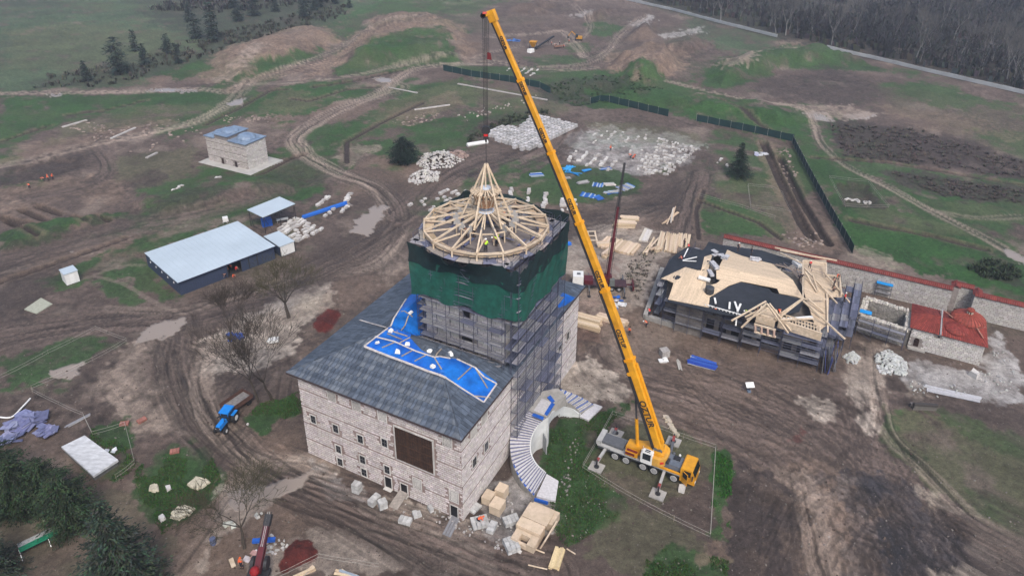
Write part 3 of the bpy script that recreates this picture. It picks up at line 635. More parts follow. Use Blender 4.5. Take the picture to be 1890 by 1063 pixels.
    mm = nd(nt, 'ShaderNodeMath', operation='MULTIPLY'); L.new(r1.outputs[0], mm.inputs[0]); L.new(r2.outputs[0], mm.inputs[1])
    # water lies smooth: no grain
    mw = nd(nt, 'ShaderNodeMix', data_type='FLOAT'); L.new(aw.outputs['Fac'], mw.inputs['Factor']); L.new(mm.outputs[0], mw.inputs['A']); mw.inputs['B'].default_value = 1.0
    sc = nd(nt, 'ShaderNodeVectorMath', operation='SCALE'); L.new(at.outputs['Color'], sc.inputs[0]); L.new(mw.outputs['Result'], sc.inputs['Scale'])
    # pebbles and stone chips on bare soil
    vo = nd(nt, 'ShaderNodeTexVoronoi', i_Scale=1.6); L.new(tc.outputs['Object'], vo.inputs['Vector'])
    lt = nd(nt, 'ShaderNodeMath', operation='LESS_THAN'); L.new(vo.outputs['Distance'], lt.inputs[0]); lt.inputs[1].default_value = .10
    inv = nd(nt, 'ShaderNodeMath', operation='SUBTRACT'); inv.inputs[0].default_value = .5; L.new(aw.outputs['Fac'], inv.inputs[1])
    ch = nd(nt, 'ShaderNodeMath', operation='MULTIPLY', use_clamp=True); L.new(lt.outputs[0], ch.inputs[0]); L.new(inv.outputs[0], ch.inputs[1])
    mx = nd(nt, 'ShaderNodeMix', data_type='RGBA'); L.new(ch.outputs[0], mx.inputs['Factor']); L.new(sc.outputs[0], mx.inputs['A']); mx.inputs['B'].default_value = (.30, .27, .24, 1)
    L.new(mx.outputs['Result'], b.inputs['Base Color'])
    rr = nd(nt, 'ShaderNodeMapRange'); rr.inputs['To Min'].default_value = .92; rr.inputs['To Max'].default_value = .16; L.new(aw.outputs['Fac'], rr.inputs[0]); L.new(rr.outputs[0], b.inputs['Roughness'])
    b.inputs['Specular IOR Level'].default_value = .35
    bp = nd(nt, 'ShaderNodeBump'); bp.inputs['Strength'].default_value = .8; bp.inputs['Distance'].default_value = .22
    gs = nd(nt, 'ShaderNodeMath', operation='MULTIPLY'); L.new(mm.outputs[0], gs.inputs[0]); iv = nd(nt, 'ShaderNodeMath', operation='SUBTRACT'); iv.inputs[0].default_value = 1; L.new(aw.outputs['Fac'], iv.inputs[1]); L.new(iv.outputs[0], gs.inputs[1])
    L.new(gs.outputs[0], bp.inputs['Height']); L.new(bp.outputs[0], b.inputs['Normal'])
    me.materials.append(m)
    o = bpy.data.objects.new('ground', me); COL.objects.link(o); tag(o, kind='structure')
    return o
build_ground()
# ---------------------------------------------------------------- materials used all over
STONE = mat('limestone', (.42, .395, .37), .85, .16, 1.4, col2=(.36, .335, .315), objvar=.10)
STONEW = mat('pale_stone', (.55, .53, .50), .85, .14, 1.6, col2=(.45, .43, .40), objvar=.12)
TONE = attrmat('toned_stone', .85, 2.0, .12)
MORTAR = mat('brick_mortar', (.23, .168, .150), .9, .25, 2.5, col2=(.28, .22, .20))
WOODT = attrmat('toned_wood', .75, 4.0, .14)
TIMBER = mat('fresh_timber', (.53, .42, .30), .7, .16, 2.2, col2=(.58, .48, .36), objvar=.10)
DARK = mat('dark_opening', (.012, .012, .014), .6, .1, 2)
GLASS = mat('window_pane', (.018, .022, .028), .12, .1, 2, spec=.6)
LEAD = mat('roof_lead', (.085, .105, .135), .5, .3, 1.1, col2=(.125, .145, .175), objvar=.28, stretch=(1, 1, 1))
LEADS = attrmat('toned_lead', .5, 1.3, .25)
BLUE = mat('blue_membrane', (.005, .085, .40), .5, .3, .6, col2=(.009, .145, .52), bump=.05)
BLUEP = mat('blue_plastic', (.02, .10, .42), .45, .2, 2)
CONC = mat('concrete', (.33, .315, .29), .85, .15, 1.5, col2=(.27, .26, .24))
STEEL = mat('scaffold_steel', (.075, .08, .12), .5, .25, 3, metal=.3, objvar=.2)
WHITEM = mat('white_paint', (.72, .72, .70), .5, .08, 3)
RED_TILE = attrmat('toned_tile', .75, 3.0, .22)
BLACKM = mat('black_rubber', (.018, .018, .02), .7, .2, 4)
def jit(c, a=.12): 
    k = 1+random.uniform(-a, a); return (c[0]*k, c[1]*k*(1+random.uniform(-.03, .03)), c[2]*k*(1+random.uniform(-.04, .04)))

def stonewall(mb, P0, d, out, length, z0, z1, opens=(), L=.62, h=.225, pitch=.335, t=.04, base=(.53, .49, .475), top=None, bandevery=9, bot=None):
    """courses of cut blocks standing proud of the mortar wall; d, out: unit plan vectors; opens: (s0, s1, z0, z1)"""
    d = Vector((d[0], d[1], 0)); out = Vector((out[0], out[1], 0)); z = z0+.06; row = 0
    while z+h < z1:
        row += 1
        if bandevery and row % bandevery == 0: z += pitch*.5; continue
        s = -(.5*L if row % 2 else 0)+random.uniform(-.05, .05)
        while s < length:
            w = L*random.uniform(.86, 1.12)-.07
            a, b = max(s, 0.02), min(s+w, length-.02); s += w+.07
            if b-a < .12: continue
            if any(a < o[1] and b > o[0] and z < o[3] and z+h > o[2] for o in opens): continue
            if top is not None and z+h > top((a+b)/2): continue
            if bot is not None and z < bot((a+b)/2): continue
            mb.cur = jit(base, random.choice((.08, .14, .26)))
            c = P0+d*((a+b)/2)+out*(t/2); hw = (b-a)/2
            e = d*hw; o = out*(t/2)
            vs = [c-e-o, c+e-o, c+e+o, c-e+o]
            mb.add([(v.x, v.y, zz) for zz in (z, z+h) for v in vs], [(4, 5, 6, 7), (0, 1, 5, 4), (2, 3, 7, 6), (1, 2, 6, 5), (3, 0, 4, 7)] if (d.cross(out)).z > 0 else [(7, 6, 5, 4), (4, 5, 1, 0), (6, 7, 3, 2), (5, 6, 2, 1), (7, 4, 0, 3)])
        z += pitch

# ---------------------------------------------------------------- the palace
PB = (-6.0651, 65.2207); PA = 1.1011
pl = frame(PB, PA)               # i along the right-hand face, j along the front face to the left
pi_ = Vector((math.cos(PA), math.sin(PA), 0)); pj_ = Vector((-math.sin(PA), math.cos(PA), 0))
PI_, PJ_, PH = 36.0, 24.9, 13.45
def raycam(px, py):
    d = (px-PPX)/FOC*_r - (py-PPY)/FOC*_u + _f; return Vector(tuple(d))
def onplane(px, py, P0, n):
    d = raycam(px, py); C = Vector((0, 0, CAM_H)); return C+d*((Vector(P0)-C).dot(n)/d.dot(n))
def to_ij(P):
    q = Vector((P[0]-PB[0], P[1]-PB[1], 0)); return q.dot(pi_), q.dot(pj_)
palace = thing('stone_palace', 'large square stone palace with grey lead roof, blue membrane and a tall tower', 'building', (*pl(PI_/2, PJ_/2)[:2], 0))
def px_front(px, py): 
    P = onplane(px, py, pl(0, 0), pi_); return to_ij(P)[1], P.z
def px_right(px, py):
    P = onplane(px, py, pl(0, 0), pj_); return to_ij(P)[0], P.z
mb = MB(); P = [pl(0, 0), pl(PI_, 0), pl(PI_, PJ_), pl(0, PJ_)]
mb.prism([(p.x, p.y) for p in P], -.6, PH); mb.build('wall', MORTAR, palace)
# openings: small windows, white lattice windows, doors
fw = [(578.3, 773.4), (619.7, 790.8), (665.2, 810), (709.8, 816.8), (624.9, 828.6), (669.4, 847.9), (714.6, 866.3), (628, 852), (672.3, 871.5)]
fg = [(611.7, 727.2), (657.6, 746.8), (704.7, 757.4), (825, 804), (770.3, 892.3), (837.9, 915.8)]
fd = [(717.3, 893), (746.5, 905), (838.6, 946.6)]
rw = [(897.3, 823.1), (875.6, 852), (1048, 619.8), (1033.6, 638.6), (912, 806)][:4]
rg = [(893.8, 768.3), (874, 791)]
openF = []; openR = []
def window_at(face, s, z, w, h, kind):
    """face 'f' or 'r'; s along the face, z centre height"""
    if face == 'f': base = pl(0, s); along, out = pj_, -pi_
    else: base = pl(s, 0); along, out = pi_, -pj_
    (openF if face == 'f' else openR).append((s-w/2-.14, s+w/2+.14, z-h/2-.14, z+h/2+.14))
    c = Vector((base.x, base.y, z)); up = Vector((0, 0, 1))
    def bar(mb, a0, a1, z0, z1, o0, o1):
        vs = []
        for zz in (z0, z1):
            for a, o in ((a0, o0), (a1, o0), (a1, o1), (a0, o1)): q = c+along*a+out*o+up*zz; vs.append(q)
        mb.add(vs, BOXF)
    fr = MB(); b = .13
    for q in ((-w/2-b, -w/2, -h/2-b, h/2+b), (w/2, w/2+b, -h/2-b, h/2+b), (-w/2, w/2, h/2, h/2+b), (-w/2, w/2, -h/2-b, -h/2)): bar(fr, *q, -.02, .075)
    name = {'w': 'window', 'g': 'lattice_window', 'd': 'doorway'}[kind]
    root = fr.build(name, STONEW, palace)
    pn = MB(); bar(pn, -w/2, w/2, -h/2, h/2, -.02, .012); pn.build('pane' if kind == 'w' else 'opening', GLASS if kind == 'w' else DARK, root, org=None)
    if kind == 'w':
        m = MB(); bar(m, -.03, .03, -h/2, h/2, .012, .04); bar(m, -w/2, w/2, -.03, .03, .012, .045); m.build('glazing_bar', mat('grey_bar', (.09, .09, .09), .6), root)
    if kind == 'g':
        m = MB(); n = 6; k = 8
        for i in range(1, n): bar(m, -w/2+w*i/n-.032, -w/2+w*i/n+.032, -h/2, h/2, .012, .05)
        for i in range(1, k): bar(m, -w/2, w/2, -h/2+h*i/k-.032, -h/2+h*i/k+.032, .012, .054)
        m.build('lattice', STONEW, root)
    if kind == 'd':
        m = MB(); bar(m, -w/2-.1, w/2+.1, -h/2-.25, -h/2-.1, 0, .5); m.build('sill', STONEW, root)
for q in fw: s, z = px_front(*q); window_at('f', s, z, .85, 1.30, 'w')
for q in fg: s, z = px_front(*q); window_at('f', s, min(z, PH-1.2), 1.15, 1.65, 'g')
for q in fd: s, z = px_front(*q); window_at('f', s, max(z, 1.05), 1.0, 1.8, 'd')
for q in rw: s, z = px_right(*q); window_at('r', s, z, .95, 1.45, 'w')
for q in rg: s, z = px_right(*q); window_at('r', s, min(z, PH-1.2), 1.3, 1.7, 'g')
# timber lattice screen of the large opening
s0, s1, z0, z1 = 4.02, 9.52, 6.05, 11.3
openF.append((s0-.25, s1+.25, z0-.25, z1+.25))
mb = MB()
for a0, a1, b0, b1 in ((s0-.2, s0, z0-.2, z1+.2), (s1, s1+.2, z0-.2, z1+.2), (s0, s1, z1, z1+.2), (s0, s1, z0-.2, z0)):
    p = pl(-.05, (a0+a1)/2, (b0+b1)/2); mb.box(p, (.14, a1-a0, b1-b0), PA)
bay = mb.build('screen_window', STONEW, palace)
mb = MB(); mb.box(pl(-.01, (s0+s1)/2, (z0+z1)/2), (.05, s1-s0, z1-z0), PA); mb.build('opening', DARK, bay)
WALNUT = mat('walnut_lattice', (.048, .026, .018), .7, .25, 4, col2=(.065, .036, .024))
for r in range(4):
    for c in range(3 if r else 3):
        mb = MB(); w = (s1-s0)/3; h = (z1-z0)/4; cs = s0+w*(c+.5); cz = z0+h*(r+.5)
        for k in range(5): mb.box(pl(-.05, cs-w/2+w*(k+.5)/5, cz), (.05, .09, h-.1), PA)
        for k in range(6): mb.box(pl(-.07, cs, cz-h/2+.05+(h-.1)*(k+.5)/6), (.04, w-.08, .075), PA)
        for a in (-1, 1): mb.box(pl(-.08, cs+a*(w/2-.05), cz), (.08, .09, h), PA); mb.box(pl(-.08, cs, cz+a*(h/2-.05)), (.078, w-.1, .09), PA)
        mb.build('lattice_panel', WALNUT, bay)
mb = MB(); stonewall(mb, pl(0, 0), pj_, -pi_, PJ_, 0, PH, openF); o = mb.build('front_stone_courses', TONE, palace); tag(o, kind='stuff')
mb = MB(); stonewall(mb, pl(0, 0), pi_, -pj_, PI_, 0, PH, openR, base=(.55, .515, .50)); o = mb.build('side_stone_courses', TONE, palace); tag(o, kind='stuff')
# brown brick arches over the lattice windows
for q in fg[:4]:
    mb = MB(); s, z = px_front(*q); z = min(z, PH-1.2)
    mb.box(pl(-.03, s, z+1.08), (.08, 1.5, .3), PA)
    mb.build('brick_lintel', mat('red_brown_brick', (.15, .085, .075), .9), palace)

# hip roof
EI0, EI1, EJ0, EJ1 = -.45, 37.6, -.35, 26.35; EZ = PH+.12; RS = .42
TC = (20.0, 7.6); TW = 6.1                       # tower centre and half width
def roofz(i, j):
    dt = max(abs(i-TC[0]), abs(j-TC[1]))-TW      # the slopes dip to a gutter along the tower's foot
    return EZ+max(0, min(RS*min(i-EI0, EI1-i, j-EJ0, EJ1-j), .35+.85*max(dt, 0)))
def on_roof(px, py, lift=0.0):
    z = EZ+3
    for _ in range(25): P = site(px, py, z); i, j = to_ij(P); z = .5*z+.5*(roofz(i, j)+lift)
    return i, j
def rp(i, j, dz=0): p = pl(i, j, roofz(i, j)+dz); return p
hw = (EJ1-EJ0)/2; jm = (EJ0+EJ1)/2
ridge0 = (EI0+hw, jm); ridge1 = (EI1-hw, jm)
mb = MB(); V = [rp(EI0, EJ0), rp(EI1, EJ0), rp(EI1, EJ1), rp(EI0, EJ1), rp(*ridge0), rp(*ridge1)]

mb.add(V[:4], [(3, 2, 1, 0)])
gi = [EI0+(EI1-EI0)*k/90 for k in range(91)]; gj = [EJ0+(EJ1-EJ0)*k/66 for k in range(67)]
mb.add([rp(a, b) for a in gi for b in gj], [(a*67+b, (a+1)*67+b, (a+1)*67+b+1, a*67+b+1) for a in range(90) for b in range(66)])
roof = mb.build('roof', mat('roof_underlay', (.055, .065, .08), .6), palace)
mb = MB()
for a, b in (((EI0, EJ0), (EI0, EJ1)), ((EI0, EJ0), (EI1, EJ0)), ((EI0, EJ1), (EI1, EJ1))): mb.beam(pl(*a, EZ-.08), pl(*b, EZ-.08), .14, .2)
mb.build('eaves_board', mat('dark_eave', (.05, .035, .035), .7), roof)
# outline of the blue membrane in roof coordinates
blue_px = [(672.7, 641), (694, 623), (715, 607.7), (748, 557), (757, 545), (768, 541), (785, 560), (790, 600), (757, 624), (778, 647), (802, 660), (831, 662), (843.5, 663), (877, 678), (895, 690), (917, 706), (893, 744.4), (860, 725), (823, 699), (750, 668)]
blue = [on_roof(*q) for q in blue_px]
def inpoly(x, y, P):
    c = False; n = len(P)
    for k in range(n):
        x1, y1 = P[k]; x2, y2 = P[(k+1) % n]
        if (y1 > y) != (y2 > y) and x < (x2-x1)*(y-y1)/(y2-y1)+x1: c = not c
    return c
b2px = [(1020, 567), (1038, 541), (1062, 550), (1045, 563), (1030, 570)]; P2 = [on_roof(*q) for q in b2px]
tp2 = lambda i, j, l: rp(i, j, l)
sheet('membrane', blue, tp2, BLUE, roof, .09, .08, .5, .5); sheet('membrane', P2, tp2, BLUE, roof, .09, .08, .8, .8)
# battens holding the membrane down, planks along its edge
def batten(p, q, w=.16, h=.08, m=None, name='batten', lift=.14):
    a = on_roof(*p); b = on_roof(*q); mb = MB(); n = 3
    for k in range(n):
        s = (a[0]+(b[0]-a[0])*k/n, a[1]+(b[1]-a[1])*k/n); t = (a[0]+(b[0]-a[0])*(k+1)/n, a[1]+(b[1]-a[1])*(k+1)/n)
        mb.beam(rp(*s, lift), rp(*t, lift), w, h)
    return mb.build(name, m or mat('weathered_batten', (.30, .25, .20), .8, .2, 3, objvar=.2), roof)
EDGE = mat('edge_plank', (.50, .46, .44), .8, .2, 2, objvar=.15)
ed = [(673, 641), (697, 651), (720, 660), (750, 671), (788, 686), (823, 699)]
for a, b in zip(ed, ed[1:]): batten(a, b, .34, .07, EDGE, 'edge_plank', .17)
for a, b in (((823, 699), (858, 722)), ((858, 722), (893, 744)), ((893, 744), (917, 710)), ((672, 641), (694, 624)), ((694, 624), (715, 608)), ((715, 608), (733, 580)), ((733, 580), (750, 553)), ((692, 623), (728, 632)), ((728, 632), (768, 650)), ((768, 650), (802, 661)), ((664, 592), (680, 597)), ((680, 597), (712, 606)), ((843, 664), (877, 680)), ((877, 680), (893, 697)), ((893, 697), (917, 710)), ((802, 661), (831, 663))): batten(a, b, .2, .07, EDGE, 'edge_plank', .17)
for a, b in (((705, 643), (731, 632)), ((741, 659), (763, 647)), ((765, 668), (787, 656)), ((801, 660), (815, 683)), ((733, 612), (754, 584)), ((740, 576), (762, 586)), ((716, 610), (752, 622)), ((738, 634), (757, 624)), ((845, 702), (870, 679)), ((877, 680), (900, 718)), ((877, 732), (905, 735)), ((804, 659), (815, 645)), ((715, 617), (742, 628))): batten(a, b)
for q in ((697, 635), (734, 651), (799, 679), (722, 613), (758, 579), (752, 637), (793, 650), (832, 655)):
    i, j = on_roof(*q); mb = MB(); mb.rock(rp(i, j, .25), .34, .5); mb.build('sandbag', WHITEM, roof)
# lead sheets course by course; the largest in the picture are separate parts
sheets = []
def slope_sheets(side, wid=.62, hei=1.30):
    L = {'f': (EJ0, EJ1), 'b': (EJ0, EJ1), 'l': (EI0, EI1), 'r': (EI0, EI1)}[side]
    n = int(hw/hei)+1
    for r in range(n):
        d0 = r*hei; d1 = min(d0+hei*.985, hw-.05)
        if d1 <= d0+.2: continue
        a = L[0]+d0; off = (r % 2)*wid*.5
        s = L[0]+off-wid
        while s < L[1]:
            w = wid*random.uniform(.7, 1.25); s0_, s1_ = s+.03, s+w-.03; s += w
            # clip to the hips
            def span(d): return L[0]+d+.05, L[1]-d-.05
            q = []
            lo0, hi0 = span(d0); lo1, hi1 = span(d1)
            A0, B0 = max(s0_, lo0), min(s1_, hi0); A1, B1 = max(s0_, lo1), min(s1_, hi1)
            if B0-A0 < .1: continue
            if B1-A1 < .05: A1 = B1 = min(max((s0_+s1_)/2, lo1), hi1); A1 -= .02; B1 += .02
            if A1 > B0+1.6 or B1 < A0-1.6: continue
            def ij(sv, d):
                return {'f': (EI0+d, sv), 'b': (EI1-d, sv), 'l': (sv, EJ1-d), 'r': (sv, EJ0+d)}[side]
            c = ij((A0+B0)/2, (d0+d1)/2)
            if inpoly(*c, blue) or inpoly(*c, P2): continue
            if abs(c[0]-TC[0]) < TW+.6 and abs(c[1]-TC[1]) < TW+.6: continue
            if side == 'f' and False: continue
            pts = [rp(*ij(A0, d0), .03), rp(*ij(B0, d0), .03), rp(*ij(B1, d1), .005), rp(*ij(A1, d1), .005)]
            top = [p+Vector((0, 0, .055)) for p in pts]
            sheets.append((side, pts+top, c))
for sd in 'flrb': slope_sheets(sd)
front = [s for s in sheets if s[0] == 'f']
random.shuffle(front); near = sorted(front, key=lambda s: (s[1][0]-Vector((0, 0, 75))).length)[:300]
ids = set(id(s) for s in near); rest = MB()
cent = Vector(pl(PI_/2, PJ_/2)); cent.z = 0
SH = [mat('lead_sheet_a', (.062, .078, .104), .42, .3, 1.2, col2=(.085, .102, .13), objvar=.22), mat('lead_sheet_b', (.076, .092, .116), .5, .3, 1.2, col2=(.11, .125, .145), objvar=.22)]
for s in sheets:
    F = BOXF if s[0] in 'f' else BOXF
    if id(s) in ids:
        m = MB(); c = sum(s[1], Vector())/8; m.add(s[1], F)
        o = m.build('roof_sheet', random.choice(SH), roof, world=False, org=tuple(c)); o.location = c-cent
    else:
        k = random.uniform(.75, 1.3); rest.cur = (.070*k, .087*k, .115*k); rest.add(s[1], F)
o = rest.build('lead_sheets', LEADS, roof); tag(o, kind='stuff')
mb = MB()
for h0, h1 in (((EI0, EJ0), ridge0), ((EI0, EJ1), ridge0), ((EI1, EJ0), ridge1), ((EI1, EJ1), ridge1), (ridge0, ridge1)):
    mb.beam(rp(*h0, .1), rp(*h1, .1), .14, .1)
mb.build('hip_roll', LEAD, roof)

# ---------------------------------------------------------------- the tower (part of the palace)
TZ = 30.0
mb = MB(); c = [pl(TC[0]+a*TW, TC[1]+b*TW) for a, b in ((-1, -1), (1, -1), (1, 1), (-1, 1))]
mb.prism([(p.x, p.y) for p in c], PH-1, 22.5)
ch = 3.2; oc = []
for a, b in ((-1, -1), (1, -1), (1, 1), (-1, 1)):
    pts = [(a*TW, b*(TW-ch)), (a*(TW-ch), b*TW)]
    if a*b > 0: pts = pts
    else: pts = pts[::-1]
    oc += pts
oc = [pl(TC[0]+x, TC[1]+y) for x, y in oc]
mb.prism([(p.x, p.y) for p in oc], 22.5, TZ-.6)
tower = mb.build('tower', mat('tower_mortar', (.26, .235, .22), .9, .2, 2), palace)
mb = MB()
tb = (.50, .48, .47)
for a, d, out, ref in (((-1, -1), pj_, -pi_, 0), ((-1, -1), pi_, -pj_, 1)):
    P0 = pl(TC[0]+a[0]*TW, TC[1]+a[1]*TW)
    ops = [(5.2, 6.2, 19.6, 20.7), (4.9, 6.6, 15.9, 16.4)] if ref == 0 else [(8.2, 9.0, 19.5, 20.7)]
    stonewall(mb, P0, d, out, 2*TW, PH+.5, 22.4, ops, L=.9, h=.33, pitch=.37, t=.03, base=tb, bandevery=0)
for a, d, out, ref in (((-1, 1), -pj_, -pi_, 0),):
    pass
o = mb.build('tower_stones', TONE, tower); tag(o, kind='stuff')
for c_, s_s in (((TC[0]-TW-.02, TC[1]-TW+5.7, 20.15), (.1, .9, 1.0)), ((TC[0]-TW-.02, TC[1]-TW+5.7, 16.15), (.1, 1.6, .45)), ((TC[0]-TW+8.6, TC[1]-TW-.02, 20.1), (.7, .1, 1.1))):
    mb = MB(); mb.box(pl(*c_), s_s, PA); mb.build('window_opening', DARK, tower)
# sloping flashing and rubble between roof and tower
mb = MB(); random.seed(5)
for k in range(26):
    a = random.uniform(-1, 1); s = TW+.45
    p = (TC[0]-s+random.uniform(-.5, .3), TC[1]+a*s) if k % 2 else (TC[0]+a*s, TC[1]+s*.96)
    mb.cur = jit((.22, .20, .19), .3); mb.rock(rp(*p, .15), random.uniform(.2, .5), .35)
tag(mb.build('rubble', TONE, roof), kind='stuff')
mb = MB()
for k in range(14):
    s = TC[1]-TW+.4+k*.9; mb.cur = jit((.20, .19, .20), .25)
    p = rp(TC[0]-TW-1.6, s, .12); q = rp(TC[0]-TW-.1, s, .12); mb.beam(p, q, .8, .07)
mb.build('flashing_board', WOODT, roof)
# timber ring and radial frame on the tower top
RZ = 30.75; RR = 8.35
tc = pl(*TC, 0)
def tp(r, t, z): return Vector((tc.x+r*math.cos(t), tc.y+r*math.sin(t), z))
mb = MB(); mb.prism([(tp(7.9, k*math.pi/8, 0).x, tp(7.9, k*math.pi/8, 0).y) for k in range(16)], TZ-.7, TZ-.45)
mb.build('tower_floor', mat('tower_floor_boards', (.17, .15, .145), .85, .3, 2, stretch=(.3, 2.5, 1)), tower)
frame_ = thing('timber_roof_frame', 'round pale timber roof frame with radiating rafters on top of the tower', 'roof frame', (tc.x, tc.y, TZ-.45))
N = 16
for k in range(N):
    t0 = 2*math.pi*(k+.5)/N+.1; t1 = 2*math.pi*(k+1.5)/N+.1
    m = MB(); m.beam(tp(RR, t0, RZ), tp(RR, t1, RZ), .2, .24); m.build('ring_beam', TIMBER, frame_)
    m = MB(); m.beam(tp(RR+.05, t0, RZ+.16), tp(4.1, t0, RZ+1.25), .2, .22); m.build('rafter', TIMBER, frame_)
    m = MB(); m.beam(tp(3.75, t0, RZ+1.28), tp(.7, t0, RZ+1.95), .2, .24); m.build('inner_rafter', TIMBER, frame_)
    m = MB(); m.beam(tp(RR-.1, t0, RZ-.05), tp(4.6, t0+.1, RZ+.15), .16, .18); m.build('tie_beam', TIMBER, frame_)
    m = MB(); m.beam(tp(RR, t0, TZ-.45), tp(RR, t0, RZ-.12), .2, .2); m.build('post', TIMBER, frame_)
    m = MB(); m.box(tp(3.95, t0, RZ+.95), (.85, .1, .9), t0); m.build('gusset_plate', mat('steel_plate', (.36, .35, .34), .6, .1, 3), frame_)
    m = MB(); m.beam(tp(4.0, t0, RZ+.5), tp(4.0, t0, TZ-.4), .16, .16); m.build('inner_post', TIMBER, frame_)
    m = MB(); m.beam(tp(4.0, t0, RZ+.45), tp(4.0, t1, RZ+.45), .14, .16); m.build('inner_ring_beam', TIMBER, frame_)
    m = MB(); tt = t0
    m.beam(tp(2.9, t0+.06, RZ+.6), tp(.6, t0+.1, RZ+1.6), .14, .18); m.build('strut', TIMBER, frame_)
mb = MB(); mb.lathe((tc.x, tc.y, RZ+1.9), [(1.15, 0), (1.15, .12), (.35, .16), (.3, .3), (0, .32)], 16); mb.build('hub_disc', mat('galvanised', (.50, .54, .60), .45, .1, 3), frame_)
for k in range(32):                                              # round working deck the ring stands on
    t0 = 2*math.pi*k/32; t1 = 2*math.pi*(k+1)/32-.01; m = MB(); m.cur = jit((.30, .27, .25), .2) if k % 3 else jit((.16, .17, .24), .2); q = [tp(6.9, t0, 0), tp(9.0, t0, 0), tp(9.0, t1, 0), tp(6.9, t1, 0)]; m.prism([(p.x, p.y) for p in q], TZ-.25, TZ-.18); m.build('deck_segment', WOODT, frame_)
    if k % 2: m = MB(); m.tube(tp(8.95, t0, TZ-.2), tp(8.95, t0, TZ+.9), .03, n=5); m.build('guard_post', STEEL, frame_)
mb = MB(); random.seed(3)
for k in range(42):                                              # broad planking leaning inside the ring
    t = 2*math.pi*k/42; mb.cur = jit((.42, .32, .22), .25)
    a = tp(7.7, t, TZ+.25); b = tp(7.7, t+.22, TZ+.3); mb.beam(a, b, .9+random.random()*.4, .12)
mb.build('sole_plank', WOODT, frame_)
mb = MB()
for k in range(30):
    t = random.uniform(0, 6.28); r = random.uniform(1, 6); mb.cur = jit((.17, .15, .14), .3) if k % 3 else jit((.10, .11, .19), .3)
    p = tp(r, t, TZ-.35); a = PA if k % 2 else PA+1.57; mb.beam(p, p+Vector((math.cos(a), math.sin(a), 0))*random.uniform(1.5, 4), .35, .06)
mb.build('deck_plank', WOODT, frame_)
# the spire hanging on the hook
spire = thing('timber_spire_frame', 'pointed cage of pale timbers hanging from the crane hook above the tower', 'roof spire', (tc.x, tc.y, 31.3))
APX = Vector((tc.x+.1, tc.y, 39.3))
for k in range(6):
    t = 2*math.pi*k/6+.12; m = MB(); m.beam(tp(3.5, t, 31.4), APX+Vector((math.cos(t)*.15, math.sin(t)*.15, 0)), .22, .22); m.build('leg', TIMBER, spire)
for k in range(24):
    t = 2*math.pi*k/24; m = MB(); m.beam(tp(.5, t, 35.9), tp(2.0, t, 35.55), .14, .16); m.build('spoke', TIMBER, spire)
BR = mat('brown_timber', (.33, .19, .11), .75, .2, 3, objvar=.2)
for k in range(24):
    t = 2*math.pi*(k+.5)/24; m = MB(); m.beam(tp(1.75, t, 35.5), tp(1.05, t, 33.4), .09, .12); m.build('strut', BR if k % 2 else TIMBER, spire)
mb = MB(); mb.lathe((tc.x, tc.y, 35.95), [(.75, 0), (.75, .1), (.2, .14), (0, .15)], 14); mb.build('hub_disc', mat('galvanised', (.5, .5, .5)), spire)
mb = MB(); mb.lathe((tc.x, tc.y, 33.35), [(.5, 0), (.55, .1), (1.1, .15), (1.1, .22), (0, .25)], 14); mb.build('lower_collar', BR, spire)
mb = MB(); mb.beam((tc.x, tc.y, 33.5), (tc.x, tc.y, 39.2), .2, .2); mb.build('king_post', TIMBER, spire)
mb = MB(); mb.beam(tp(2.2, .35, 35.2), tp(2.2, .35+math.pi, 35.2), .1); mb.beam(tp(2.2, .35+1.57, 35.2), tp(2.2, .35-1.57, 35.2), .1); mb.build('brace', TIMBER, spire)

